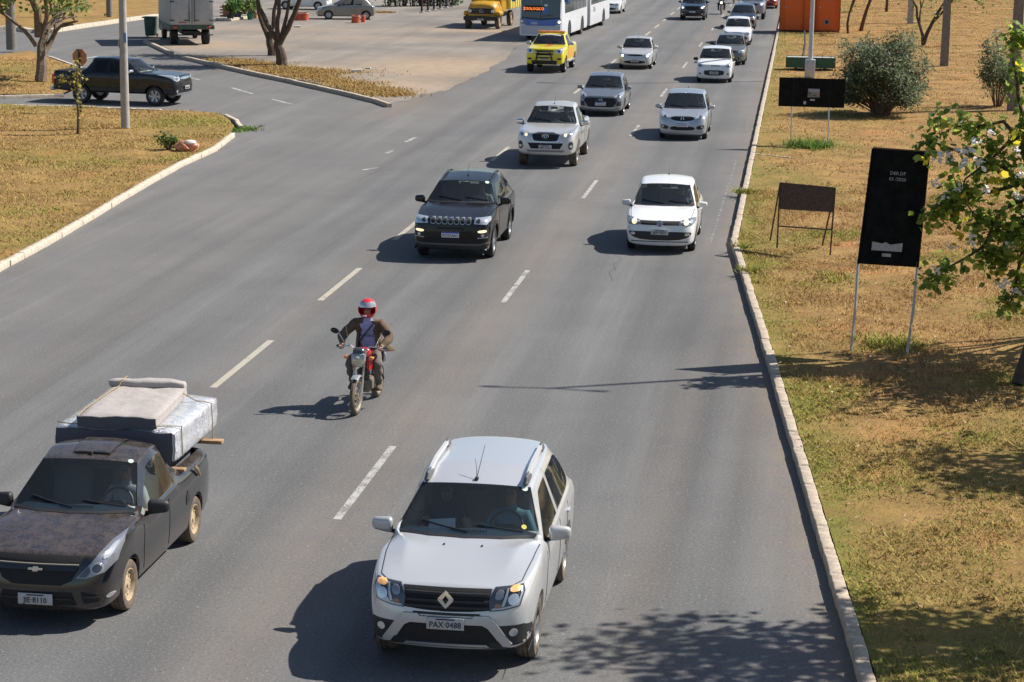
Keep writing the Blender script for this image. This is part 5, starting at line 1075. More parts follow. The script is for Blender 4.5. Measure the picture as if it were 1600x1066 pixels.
def motorcycle(label, loc, rz, tank=M_redp, group=None, lit=False, fender=M_gsil, mask=M_gsil):
    b = thing('motorcycle', loc, label, 'motorcycle', rz, group); moto_wheel(b, 0, .305, .085, 'front'); moto_wheel(b, 1.30, .30, .10, 'rear')
    f = MB()
    for s in (-1, 1): f.tube([(s*.075, -.01, .30), (s*.075, .06, .46), (s*.075, .10, .56)], .024, 8); f.tube([(s*.075, .10, .56), (s*.075, .29, .98)], .017, 8)
    f.build('fork', M_dsteel, b)
    fd = MB(); n = 12; vs = []
    for k in range(n+1):
        a = lerp(R_(38), R_(118), k/n); rr = .335
        for x, dr in ((-.065, -.025), (-.05, .0), (0, .012), (.05, .0), (.065, -.025)): vs.append((x, -math.cos(a)*-1*(rr+dr), .305+math.sin(a)*(rr+dr)))
    fd.add(vs, [(k*5+j, (k+1)*5+j, (k+1)*5+j+1, k*5+j+1) for k in range(n) for j in range(4)]); fd.build('front_fender', fender, b)
    MB().rbox((0, .13, .86), (.23, .13, .23), .06, 3, fn=lambda v: Vector((v.x*(1+.5*v.z), v.y, v.z))).build('headlight_housing', mask, b)
    MB().ell((0, .075, .845), (.088, .05, .088), 18, 10).build('headlight', M_litw if lit else mat('warm_lens', (.62, .52, .36), .12, .3, coat=1), b)
    MB().rbox((0, .16, 1.0), (.20, .12, .10), .04, 3, Matrix.Rotation(.5, 3, 'X'), fn=lambda v: Vector((v.x*(1-.9*v.z/.1*.4), v.y, v.z))).build('instrument_cowl', mat('smoked_cowl', (.06, .065, .075), .25, coat=.5), b)
    hb_ = MB(); hb_.tube([(-.40, .33, 1.03), (-.30, .28, 1.04), (-.16, .25, 1.06), (-.08, .27, 1.0), (.08, .27, 1.0), (.16, .25, 1.06), (.30, .28, 1.04), (.40, .33, 1.03)], .013, 8); hb = hb_.build('handlebar', M_chr, b)
    for s in (-1, 1):
        MB().tube([(s*.28, .275, 1.042), (s*.41, .335, 1.03)], .019, 8).build('grip', M_blk, b); MB().tube([(s*.27, .25, 1.035), (s*.33, .215, 1.03), (s*.42, .245, 1.02)], .007, 5).build('lever', M_sat, b)
        MB().tube([(s*.24, .26, 1.05), (s*.30, .24, 1.18), (s*.37, .25, 1.27)], .008, 6).build('mirror_stalk', M_chr, b)
        MB().ell((s*.42, .25, 1.29), (.075, .018, .045), 14, 8, Matrix.Rotation(-s*.25, 3, 'Y')).build('mirror', M_blkg, b)
        MB().tube([(s*.09, .17, .90), (s*.17, .16, .895)], .010, 6).build('indicator_arm', M_blk, b); MB().ell((s*.205, .15, .895), (.045, .032, .03), 10, 6).build('indicator', M_amber, b)
    MB().rbox((0, .55, .86), (.27, .46, .24), .09, 4, Matrix.Rotation(-.12, 3, 'X'), fn=lambda v: Vector((v.x*(1-.25*(v.y > 0)*v.y/.23), v.y, v.z*(1-.2*v.y/.23)))).build('tank', tank, b)
    for s in (-1, 1): MB().rbox((s*.145, .40, .76), (.05, .26, .20), .02, 2, Matrix.Rotation(-s*.2, 3, 'Z')).build('tank_shroud', tank, b)
    MB().rbox((0, 1.02, .82), (.25, .66, .10), .04, 3).build('seat', M_blk, b); MB().rbox((0, 1.30, .80), (.17, .34, .10), .03, 2, Matrix.Rotation(.18, 3, 'X')).build('tail_cowl', tank, b)
    MB().rbox((0, 1.48, .82), (.14, .05, .07), .015, 2).build('tail_light', M_redl, b)
    e = MB(); e.rbox((0, .56, .38), (.22, .34, .22), .04, 2)
    for k in range(6): e.rbox((0, .47-.01*k, .50+.028*k), (.19, .17, .012), .004, 1)
    e.rbox((0, .45, .69), (.12, .12, .06), .02, 2); e.build('engine', M_eng, b)
    fr_ = MB(); fr_.tube([(0, .25, .86), (0, .34, .60), (0, .42, .30), (0, .72, .26), (0, .86, .40)], .018, 6)
    for s in (-1, 1): fr_.tube([(s*.07, .86, .40), (s*.09, 1.30, .30)], .018, 6); fr_.tube([(s*.10, .80, .76), (s*.11, 1.28, .32)], .02, 6); fr_.tube([(s*.05, .26, .88), (s*.08, .8, .74), (s*.08, 1.35, .80)], .014, 6)
    fr_.build('frame', M_blk, b)
    MB().tube([(-.06, .40, .50), (-.10, .36, .32), (-.13, .55, .24), (-.15, .90, .27), (-.16, 1.45, .36)], [.02, .02, .022, .035, .04], 8).build('exhaust', M_chr, b)
    for s in (-1, 1): MB().tube([(s*.1, .56, .29), (s*.27, .56, .29)], .014, 6).build('footpeg', M_blk, b)
    MB().rbox((0, 1.42, .66), (.16, .02, .2), .005, 1, Matrix.Rotation(-.3, 3, 'X')).build('rear_mudguard', M_blk, b)
    MB().rbox((0, 1.52, .62), (.18, .008, .14), .004, 1).build('number_plate', M_platew, b)
    return b
def rider(label, b, jacket, shirt, pants, helmet, visor, group=None, shirt_text=None, extras=True):
    p = thing('person', b.location, label, 'person', b.rotation_euler.z, group)
    def rule(c_, k): 
        if k == 'torso': return 'shirt' if (c_.y < .72 and abs(c_.x) < .115) else 'jacket'
        if k == 'jacket' and c_.y < .70 and abs(c_.x) < .10: return 'shirt'
        return k
    fg = figure('rider', 'figure', p, {'shirt': shirt, 'jacket': jacket, 'skin': M_skin, 'pant': pants, 'shoe': M_shoe}, rule)
    for v in fg.data.vertices:                        # cloth folds
        c_ = v.co; q = .007*math.sin(c_.z*46+c_.x*17)+.006*math.sin(c_.z*31-c_.y*27+c_.x*11)
        if (c_.z < 1.42 and c_.z > .42 and not (c_.y < .36 and c_.z > .9)): v.co = c_+v.normal*q
    Mx = Matrix.Translation((0, .69, 1.585)); h = MB(); n, m = 24, 16; vs = []
    for i in range(m+1):
        t = PI*i/m
        for j in range(n):
            q = 2*PI*j/n; x, y, z = .150*math.sin(t)*math.cos(q), .18*math.sin(t)*math.sin(q), .172*math.cos(t)
            if z < -.02: y *= 1.0 if y > 0 else 1.08; z *= .95
            vs.append(Vector((x, y+.69, z+1.585)))
    F_ = []
    for i in range(m):
        for j in range(n):
            q = 2*PI*(j+.5)/n; t = PI*(i+.5)/m; z = math.cos(t)
            if math.sin(q) < -.35 and -.38 < z < .30: continue                 # visor opening
            if z < -.86: continue
            F_.append((i*n+j, (i+1)*n+j, (i+1)*n+(j+1) % n, i*n+(j+1) % n))
    h.add(vs, F_); he = h.build('helmet', helmet, p)
    v = MB(); vs = []; F_ = []
    for i in range(5):
        t = lerp(R_(56), R_(84), i/4)
        for j in range(13):
            q = lerp(R_(192), R_(348), j/12); vs.append((.156*math.sin(t)*math.cos(q), .69+.188*math.sin(t)*math.sin(q), 1.60+.178*math.cos(t)+.015))
    v.add(vs, [(i*13+j, i*13+j+1, (i+1)*13+j+1, (i+1)*13+j) for i in range(4) for j in range(12)]); v.build('visor', visor, he)
    MB().rbox((0, .498, 1.50), (.07, .012, .025), .006, 2).build('helmet_vent', M_white, he)
    for e_ in (-1, 1): MB().ell((e_*.03, .598, 1.565), (.012, .008, .007), 8, 5).build('eye', M_hair, p)
    if extras:
        def flap(pts, nm='jacket_hem'):
            mb = MB(); mb.add(pts, [(0, 1, 4, 3), (1, 2, 5, 4), (3, 4, 7, 6), (4, 5, 8, 7)]); me = mb.mesh(nm, jacket); o = link(nm, me, p); sd_ = o.modifiers.new('t', 'SOLIDIFY'); sd_.thickness = .012; su = o.modifiers.new('s', 'SUBSURF'); su.levels = su.render_levels = 2
        flap([(.16, .70, 1.12), (.24, .80, 1.10), (.20, .95, 1.08), (.22, .70, .98), (.36, .84, .98), (.28, 1.02, .96), (.24, .72, .86), (.46, .92, .88), (.34, 1.12, .84)])
        flap([(-.12, .66, 1.30), (-.17, .70, 1.26), (-.2, .8, 1.22), (-.14, .66, 1.10), (-.2, .70, 1.08), (-.24, .84, 1.04), (-.16, .68, .92), (-.23, .74, .90), (-.25, .90, .88)], 'jacket_front'); flap([(.12, .66, 1.30), (.17, .70, 1.26), (.2, .8, 1.22), (.13, .65, 1.10), (.2, .70, 1.08), (.24, .84, 1.04), (.15, .66, .94), (.23, .74, .92), (.25, .90, .90)], 'jacket_front')
        MB().tube([(.10, .655, 1.34), (.02, .635, 1.24), (-.06, .642, 1.14), (-.15, .69, 1.02)], .012, 6).build('shoulder_strap', M_blk, p)
        if shirt_text: letter(p, shirt_text, .085, M_drk, (.0, .612, 1.165), 84)
    return p
bk = motorcycle('red motorcycle with round headlight and orange indicators, centre of the avenue', (-6.82, 32.32, 0), -.06)
MB().tube([(-.20, .30, 1.06), (-.24, .29, 1.3), (-.26, .3, 1.55)], [.004, .003, .002], 5).build('whip_antenna', M_sat, bk)
M_helm = paint('helmet_red', (.62, .03, .035), 0, .2); M_vis = mat('silver_visor', (.52, .52, .56), .15, .5, coat=1)
rider('person in a red helmet, brown jacket and lavender shirt riding the motorcycle', bk, M_jack, M_lav, M_pant, M_helm, M_vis, shirt_text='unimed')
M_dkj = mat('dark_jacket', (.03, .03, .035), .85)
bk2 = motorcycle('dark motorcycle with a lit headlight far along the avenue', (*pix(1126.5, 23)[:2], 0), 0, M_blkg, 'far motorcycles', True, M_blkg, M_blkg)
rider('person in dark clothes riding the far motorcycle with the lit headlight', bk2, M_dkj, M_drk, M_jean, M_blkg, M_vis, extras=False)
bk3 = motorcycle('small dark motorcycle at the top edge behind the lit one', (*pix(1146, 6)[:2], 0), 0, M_blkg, 'far motorcycles', False, M_blkg, M_blkg)
rider('person in dark clothes on the farthest motorcycle at the top edge', bk3, M_dkj, M_drk, M_jean, M_blkg, M_vis, extras=False)
# ---------------------------------------------------------------- articulated bus
M_bus = mat('bus_white', (.72, .73, .75), .35, coat=.5, noise=.06, nscale=2); M_busb = mat('bus_blue', (.04, .13, .48), .35, coat=.5); M_led = mat('orange_led', (.8, .2, .03), .5, emit=(1, .22, .04), estr=1.3); M_bell = mat('bellows_grey', (.22, .22, .23), .8); M_busg = mat('bus_lower_grey', (.50, .52, .56), .4)
fl = pix(810, 64); bus = thing('articulated_bus', (fl.x+1.28, fl.y-.1, 0), 'white and blue articulated city bus with an orange destination display', 'bus', R_(-2.6))
w = 1.27
def bus_section(y0, y1, H, nose):
    # side profile loft, rounded roof
    rows = [(w-.02, .32), (w, .45), (w, 1.15), (w-.02, 2.0), (w-.05, 2.75), (w-.12, 3.05), (w-.34, 3.2), (0, 3.24)]
    ys = [y0+(.0 if nose else 0), y0+.10, y0+.45, y1-.05, y1]; mb = MB(); vs = []
    for i, y in enumerate(ys):
        k = (.90 if nose else 1) if i == 0 else (.97 if (i == 1 and nose) else 1)
        for s in (1, -1):
            for (x, z) in (rows if s == 1 else rows[::-1][1:]): 
                tilt = (max(0, z-1.1)*.10 if nose else 0)*(1 if i < 2 else .4 if i == 2 else 0)
                vs.append((s*x*k, y+tilt, z))
    n = 15; f = [(i*n+j, i*n+j+1, (i+1)*n+j+1, (i+1)*n+j) for i in range(len(ys)-1) for j in range(n-1)]+[(i*n, (i+1)*n, (i+1)*n+n-1, i*n+n-1) for i in range(len(ys)-1)]+[tuple(range(n)), tuple(range((len(ys)-1)*n, len(ys)*n))[::-1]]
    mb.add(vs, f); return mb
bus_section(0, 9.6, 3.24, True).build('front_body', M_bus, bus, ang=30); bus_section(10.9, 19.6, 3.24, False).build('rear_body', M_bus, bus, ang=30)
bl = MB()
for k in range(14): bl.rbox((0, 9.62+.09*k+.045, 1.82), (2.42-.10*(k % 2), .075, 2.72), .02, 1)
bl.build('bellows', M_bell, bus)
fy = lambda z: max(0, z-1.1)*.10
def bfront(nm, poly, m, off=.02, sub=None):
    mb = MB(); n = len(poly); vs = []
    poly = [p for p in poly]
    for (x, z) in poly: vs.append((x, fy(z)-off+max(0, abs(x)-w*.88)*.75, z))
    for (x, z) in poly: vs.append((x, fy(z)+.04+max(0, abs(x)-w*.88)*.75, z))
    mb.add(vs, [tuple(range(n))]+[(i, i+n, (i+1) % n+n, (i+1) % n) for i in range(n)]); return mb.build(nm, m, sub or bus, smooth=False)
bfront('front_panel', [(-1.16, .98), (1.16, .98), (1.16, 3.05), (-1.16, 3.05)], M_blkg, .012)
bfront('windshield', [(-1.12, 1.38), (-.02, 1.30), (-.02, 2.95), (-1.12, 2.95)], mat('bus_glass', (.045, .06, .065), .06, coat=1), .02); bfront('windshield', [(.02, 1.30), (1.12, 1.38), (1.12, 2.95), (.02, 2.95)], MATS['bus_glass'], .02)
bfront('blue_band', [(-.98, .98), (-.80, .90), (.80, .90), (.98, .98), (1.10, 1.30), (0, 1.20), (-1.10, 1.30)], M_busb, .03)
bfront('lower_panel', [(-1.1, .42), (1.1, .42), (1.14, .88), (-1.14, .88)], M_busg, .018)
for s in (-1, 1):
    bfront('headlight', [(s*.98, .98), (s*1.16, 1.0), (s*1.18, 1.28), (s*1.02, 1.24), (s*.86, 1.05)], M_lampb, .04); bfront('lamp_lens', disc(s*1.08, 1.12, .07, 12), M_litw if s > 0 else M_lens, .05)
    MB().rbox((s*1.52, -.28, 2.55), (.24, .18, .62), .06, 3).build('mirror', M_busb, bus); MB().tube([(s*1.10, .15, 3.0), (s*1.40, -.2, 2.98), (s*1.52, -.26, 2.85)], .03, 6).build('mirror_arm', M_blk, bus)
dp = MB().box((-.42, .035, 1.86), (1.0, .02, .34)).build('display_panel', M_blkg, bus, smooth=False); letter(dp, 'ZOOLÓGICO', .215, M_led, (-.42, .02, 1.84), 84, sx=.92)
dt = MB().box((-.1, .16, 2.86), (1.6, .02, .28)).build('route_sign', M_blkg, bus, smooth=False); letter(dt, '0.100', .22, M_led, (-.1, .145, 2.86), 84)
letter(bus, '5880', .20, M_white, (-.36, -.05, 1.02), 88); bfront('wiper', [(.1, 1.42), (.75, 1.52), (.75, 1.54), (.1, 1.45)], M_blk, .04); bfront('glass_sticker', disc(.28, 1.75, .17, 14), M_busb, .028); bfront('glass_notice', rect(.2, .38, 2.0, 2.1), M_white, .028)
for s in (1, -1):
    for (y0, y1, nn) in ((.9, 9.3, 6), (11.3, 19.2, 6)):
        st_ = (y1-y0)/nn
        for k in range(nn): MB().rbox((s*(w-.022), y0+st_*(k+.5), 2.08), (.03, st_-.08, 1.0), .01, 1, Matrix.Rotation(s*-.035, 3, 'Y')).build('side_window', MATS['bus_glass'], bus)
    for y in (2.6, 7.6, 16.9):
        D_ = dict(R=.5, tw=.3); wheel(bus, D_, s*(w-.17), y, 'steel', False, s); A = [R_(k*15-0) for k in range(13)]
        MB().prism([(y+.62*math.cos(a), .5+.62*math.sin(a)) for a in A]+[(y-.62, .33), (y+.62, .33)], s*(w-.01), s*(w+.012), 'X').build('wheel_arch', M_blk, bus, smooth=False)
letter(bus, '25.6', .45, mat('bus_print', (.15, .16, .18), .6), (w+.012, 12.6, 1.25), 90, 90)
# ---------------------------------------------------------------- yellow bonneted truck
yt = pix(726, 45); tr = thing('tipper_truck', (yt.x+1.05, yt.y, 0), 'yellow bonneted truck parked on the dusty lot beside the bus', 'truck', R_(-5)); M_ty = mat('truck_yellow', (.56, .30, .022), .4, coat=.4, noise=.1, nscale=3); M_tb = mat('tipper_yellow', (.62, .52, .10), .6, noise=.18, nscale=3)
hd_ = MB(); vs = []; 
for i, (y, k, zt) in enumerate(((0, .80, 1.42), (.10, .93, 1.55), (.5, 1.0, 1.66), (1.25, 1.04, 1.74))):
    prof = [(.92*k, .72), (.98*k, .95), (.97*k, 1.25), (.82*k, zt-.08), (.5*k, zt), (0, zt+.03)]; vs += [(x, y, z) for x, z in prof]+[(-x, y, z) for x, z in prof[::-1][1:]]
hd_.add(vs, [(i*11+j, i*11+j+1, (i+1)*11+j+1, (i+1)*11+j) for i in range(3) for j in range(10)]+[tuple(range(11))]); hd_.build('bonnet', M_ty, tr, ang=50)
MB().rbox((0, 1.95, 1.80), (2.05, 1.45, 1.75), .16, 3, fn=lambda v: Vector((v.x*(1-.10*(v.z > .2)*(v.z-.2)), v.y*(1-.18*(v.z > .2)*(v.z-.2)), v.z))).build('cab', M_ty, tr, ang=50)
MB().rbox((0, 1.24, 2.18), (1.7, .04, .55), .05, 2).build('windshield', MATS['bus_glass'], tr)
for s in (-1, 1): MB().rbox((s*1.0, 1.9, 2.18), (.04, .8, .5), .02, 2).build('side_window', MATS['bus_glass'], tr)
MB().rbox((0, -.012, 1.10), (1.52, .05, .34), .10, 3).build('grille', M_blkg, tr)
em = MB(); ring(em, 0, 0, .115, .115, 0, .012)
for k in range(3):
    a = PI/2+k*2*PI/3; em.tube([(0, 0, 0), (.115*math.cos(a), 0, .115*math.sin(a))], .012, 5)
em.build('emblem', M_chr, tr, (0, -.05, 1.10))
for s in (-1, 1):
    MB().lathe([(-.05, .001), (-.06, .085), (-.03, .11), (0, .11)], 'Y', n=20).build('headlight', M_lens, tr, (s*.72, -.02, 1.10)); MB().rbox((s*1.02, .55, .95), (.34, 1.0, .30), .12, 3).build('fender', M_ty, tr); MB().box((s*.5, -.2, .52), (.2, .02, .12)).build('fog_lamp', M_white, tr, smooth=False)
    for y, x in ((.55, .95), (4.3, .85)): wheel(tr, dict(R=.50, tw=.28), s*x, y, 'steel', True, s)
MB().rbox((0, -.16, .66), (2.2, .16, .26), .03, 2).build('bumper', M_blk, tr); number_plate(tr, None, 'JEV·8834', .60, -.25)
MB().box((0, 3.4, .70), (.8, 5.0, .22)).build('chassis', M_blk, tr, smooth=False)
tb = MB().rbox((0, 4.6, 1.75), (2.35, 3.7, 1.25), .03, 1).build('tipper_body', M_tb, tr)
for k in range(6):
    for s in (-1, 1): MB().box((s*1.19, 2.95+k*.66, 1.75), (.05, .09, 1.24)).build('body_rib', M_tb, tb, smooth=False)
for s in (-1, 1): MB().tube([(s*1.02, 1.3, 1.7), (s*1.3, 1.15, 1.75), (s*1.3, 1.15, 2.15)], .015, 6).build('mirror_arm', M_blk, tr); MB().rbox((s*1.3, 1.13, 2.05), (.16, .03, .3), .01, 1).build('mirror', M_blk, tr)
# ---------------------------------------------------------------- box truck seen from behind
b0 = pix(269, 71); b1 = pix(327, 72); bx = thing('box_truck', ((b0.x+b1.x)/2+.05, b0.y+.2, 0), 'white box truck with a green sill parked with its rear doors to the street', 'truck', R_(23)); M_boxw = mat('weathered_white', (.37, .36, .345), .6, noise=.12, nscale=3); M_tg = mat('truck_green', (.045, .085, .06), .6, noise=.3, nscale=6)
MB().rbox((0, 2.6, 2.45), (2.36, 5.2, 2.75), .03, 2).build('cargo_box', M_boxw, bx)
MB().rbox((0, 2.6, .98), (2.44, 5.26, .24), .02, 1).build('sill_frame', M_tg, bx)
for s in (-1, 1):
    d = MB().rbox((s*.58, -.03, 2.42), (1.08, .05, 2.55), .015, 2).build('rear_door', mat('door_panel', (.38, .38, .385), .55, noise=.13, nscale=4), bx)
    for z in (1.35, 2.35, 3.2): MB().rbox((s*1.06, -.07, z), (.24, .03, .07), .01, 1).build('hinge', M_tg, d)
    MB().tube([(s*.14, -.085, 1.25), (s*.14, -.085, 3.5)], .022, 6).build('lock_bar', M_tg, d); MB().rbox((s*.26, -.09, 1.35), (.3, .03, .05), .01, 1).build('latch', M_tg, d)
    MB().rbox((s*.9, -.05, .98), (.22, .04, .10), .01, 1).build('tail_light', M_redl, bx)
    for y in (1.1, 5.9): wheel(bx, dict(R=.42, tw=.40 if y < 2 else .25), s*.86, y, 'steel', False, s)
MB().box((-.5, -.06, 1.24), (.42, .012, .06)).build('sticker_strip', mat('rust_red_print', (.35, .1, .07), .6), bx, smooth=False); MB().rbox((0, .1, .56), (2.3, .1, .06), .01, 1).build('under_bar', M_seam, bx); MB().box((0, 3.2, .66), (.9, 6.0, .2)).build('chassis', M_blk, bx, smooth=False); MB().rbox((0, 6.3, 1.35), (2.1, 1.6, 1.9), .15, 2).build('cab', M_boxw, bx); MB().rbox((.3, -.02, .66), (.44, .02, .14), .01, 1).build('number_plate', M_seam, bx)
for s in (-1, 1): MB().box((s*1.19, 2.6, 3.0), (.02, 5.2, .08)).build('side_trim', M_tg, bx, smooth=False)
wb_ = thing('wheelie_bin', (*pix(236, 58)[:2], 0), 'green wheelie bin beside the box truck', 'bin'); MB().rbox((0, 0, .58), (.62, .7, 1.0), .05, 2, fn=lambda v: Vector((v.x*(.82+.18*(v.z+.5)), v.y*(.82+.18*(v.z+.5)), v.z))).build('bin_body', M_tg, wb_); MB().rbox((-.04, -.02, 1.12), (.72, .8, .08), .03, 2).build('lid', M_tg, wb_)
for s in (-1, 1): MB().lathe([(-.03, .001), (-.03, .1), (.03, .1), (.03, .001)], 'X', n=16).build('wheel', M_rub, wb_, (s*.28, .3, .1))
# ---------------------------------------------------------------- parked cars on the lot
pk = pix(532, 31); ph = car('gol', 'olive-silver hatchback parked side-on at the top of the lot', (pk.x-.95, pk.y+.7, 0), P_olive, 'car', 'x' and R_(-78), front=gfront(BODY['gol']['D']), style='cap', glass=M_tint, mirrors=M_blk)
pk2 = pix(462, 17); pw = car('uno', 'white car parked behind the olive-silver hatchback and the red drum', (pk2.x+1.3, pk2.y+2.2, 0), P_white, 'car', R_(88), front=gfront(BODY['uno']['D']), style='cap', glass=M_tint)
M_drum = mat('orange_drum', (.55, .10, .035), .6, noise=.15, nscale=4); M_stripe = mat('drum_white', (.55, .5, .45), .7)
for (px, py, r, h, lb) in ((467, 32, .30, .52, 'left of the two joined red drums in front of the white parked car'), (475, 32, .30, .52, 'right of the two joined red drums in front of the white parked car'), (556, 36, .28, .50, 'red drum by the rear wheel of the olive-silver hatchback'), (567.5, 35, .14, .46, 'narrow red drum right of the rear-wheel drum')):
    q = pix(px, py); d = thing('painted_drum', (q.x, q.y, 0), lb, 'drum', group='red painted drums on the lot'); MB().lathe([(0, .001), (0, r), (h*.48, r), (h*.5, r+.02), (h*.52, r), (h-.02, r), (h, r+.015), (h, r-.03), (h-.06, r-.04), (h-.06, .001)], 'Z', n=24).build('drum_body', M_drum, d); MB().lathe([(h*.86, r+.003), (h*.95, r+.003)], 'Z', n=24).build('drum_band', M_stripe, d)
# ---------------------------------------------------------------- poles, signs, boards
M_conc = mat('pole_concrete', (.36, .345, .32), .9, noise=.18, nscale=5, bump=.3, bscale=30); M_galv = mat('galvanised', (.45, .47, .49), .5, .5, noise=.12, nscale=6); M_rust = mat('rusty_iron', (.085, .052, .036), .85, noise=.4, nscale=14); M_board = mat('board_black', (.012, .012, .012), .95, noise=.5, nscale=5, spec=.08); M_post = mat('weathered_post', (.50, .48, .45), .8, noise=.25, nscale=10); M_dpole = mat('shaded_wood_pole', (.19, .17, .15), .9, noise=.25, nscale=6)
def pole(label, base, h, r0, r1, m, name='utility_pole', sq=False, group=None):
    t = thing(name, (base.x, base.y, base.z-.02), label, 'pole', group=group)
    if sq: MB().add([(-r0, -r0*.8, 0), (r0, -r0*.8, 0), (r0, r0*.8, 0), (-r0, r0*.8, 0), (-r1, -r1*.8, h), (r1, -r1*.8, h), (r1, r1*.8, h), (-r1, r1*.8, h)], [(0,1,2,3), (4,5,6,7), (0,1,5,4), (1,2,6,5), (2,3,7,6), (3,0,4,7)]).build('shaft', m, t, smooth=False)
    else: MB().tube([(0, 0, 0), (0, 0, h*.5), (0, 0, h)], [r0, (r0+r1)/2, r1], 14).build('shaft', m, t)
    return t
q = pix(196, 200, KH); pl = pole('concrete utility pole on the left island in front of the graphite pickup', q, 10, .15, .095, M_conc)
MB().rbox((.10, -.14, 3.1), (.10, .02, .34), .005, 1).build('blue_plate', mat('blue_tag', (.10, .24, .48), .5), pl); MB().rbox((-.14, -.02, 2.9), (.03, .14, .28), .01, 1).build('meter_box', M_galv, pl)
MB().tube([(0, 0, 9.6), (1.2, 0, 10.0)], .04, 8).build('lamp_arm', M_galv, pl); MB().rbox((1.4, 0, 10.0), (.6, .22, .1), .04, 2).build('lamp_head', M_galv, pl)
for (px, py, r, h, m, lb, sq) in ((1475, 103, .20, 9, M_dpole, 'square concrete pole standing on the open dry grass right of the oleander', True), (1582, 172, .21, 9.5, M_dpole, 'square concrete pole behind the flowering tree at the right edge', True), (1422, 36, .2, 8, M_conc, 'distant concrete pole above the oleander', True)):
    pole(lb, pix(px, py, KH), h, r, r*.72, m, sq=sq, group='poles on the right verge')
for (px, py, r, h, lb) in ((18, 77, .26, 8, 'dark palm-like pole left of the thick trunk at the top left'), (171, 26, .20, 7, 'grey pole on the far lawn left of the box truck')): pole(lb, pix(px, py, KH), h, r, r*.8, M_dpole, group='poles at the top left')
# street lamp with a wide box base in front of the orange container
q = pix(1265, 121, KH); lp_ = thing('street_lamp', (q.x, q.y, KH-.03), 'galvanised street lamp with a square base in front of the orange container', 'lamp'); MB().rbox((0, 0, .42), (.46, .46, .86), .03, 2).build('base_box', M_galv, lp_); MB().tube([(0, 0, .8), (0, 0, 5), (0, 0, 10.5)], [.11, .085, .06], 14).build('shaft', M_galv, lp_); MB().tube([(0, 0, 10.4), (-1.8, 0, 10.9)], .04, 8).build('arm', M_galv, lp_); MB().rbox((-2.1, 0, 10.9), (.7, .25, .12), .04, 2).build('lamp_head', M_galv, lp_)
# double-arm street lamp out of frame on the right that throws the long shadow over the avenue
l2 = thing('street_lamp', (5.35, 39.3, KH-.03), 'tall double-arm street lamp whose shadow crosses the avenue', 'lamp'); MB().tube([(0, 0, 0), (0, 0, 10.7)], [.10, .045], 12).build('shaft', M_galv, l2)
for s in (-1, 1): MB().tube([(0, 0, 10.6), (s*.5, 0, 10.75), (s*.8, 0, 10.78)], .03, 8).build('arm', M_galv, l2); MB().rbox((s*.9, 0, 10.78), (.34, .12, .07), .03, 2).build('lamp_head', M_galv, l2)
# tall black board on two posts
A, B = pix(1330, 546, KH), pix(1417, 553, KH); tl, tr_, br, bl_ = piy(1364, 232, A.y), piy(1452, 238, B.y), piy(1434, 418, B.y), piy(1341, 412, A.y)
bd = thing('signboard', ((A.x+B.x)/2, (A.y+B.y)/2, KH-.03), 'tall black signboard on two pale posts beside the flowering tree', 'sign'); o0 = Vector(bd.location)
def quad_panel(name, m, pts, th, parent, org): 
    pts = [p-org for p in pts]; n = (pts[1]-pts[0]).cross(pts[3]-pts[0]).normalized(); n = n if n.y > 0 else -n
    return MB().add([*pts, *[p+n*th for p in pts]], [(0,1,2,3), (4,5,6,7), (0,1,5,4), (1,2,6,5), (2,3,7,6), (3,0,4,7)]).build(name, m, parent, smooth=False), pts, n
pan, pp, nn = quad_panel('panel', M_board, [tl, tr_, br, bl_], .02, bd, o0)
for a, b in ((0, 3), (1, 2)): MB().tube([pp[a]-nn*.008, pp[b]-nn*.008], .022, 5).build('edge_frame', M_board, bd)
MB().tube([pp[0]+Vector((0, 0, .012)), pp[1]+Vector((0, 0, .012))], .014, 5).build('top_edge', mat('brown_edge', (.14, .09, .06), .8), bd)
for p, a, k in ((pp[3], A-o0, 0), (pp[2], B-o0, 0)): MB().tube([p+Vector((.0, .02, .1)), p.lerp(a, .5)+Vector((.015, .02, 0)), Vector((a.x, a.y+.02, 0))], .026, 6).build('post', M_post, bd)
dirx = (pp[1]-pp[0]).normalized(); diry = (pp[0]-pp[3]).normalized()
def on_board(u, v): return pp[3]+(pp[2]-pp[3])*u+(pp[0]-pp[3])*v-nn*.006
Mrot = Matrix((dirx, diry, dirx.cross(diry))).transposed().to_4x4(); eul = Mrot.to_euler()
for txt, u, v, sz in (('DER.DF', .47, .795, .085), ('03 /2020', .475, .745, .085)): link('stencil_text', text_mesh(txt, sz, mat('stencil_paint', (.38, .38, .38), .7)), bd, None, on_board(u, v), eul)
def card(u0, u1, v0, v1, m, nm, rag=0):
    c_ = [on_board(u0, v0), on_board(u1, v0), on_board(u1, v1), on_board((u0+u1)*.55, v1-rag), on_board((u0+u1)*.47, v1), on_board((u0+u1)*.4, v1-rag*.7), on_board(u0, v1)]
    return MB().add(c_, [tuple(range(7))]).build(nm, m, bd, smooth=False)
M_torn = mat('torn_paper', (.42, .40, .41), .8, noise=.35, nscale=25); card(.19, .70, .125, .20, M_torn, 'torn_poster', .018); card(.38, .53, .075, .103, M_torn, 'small_label')
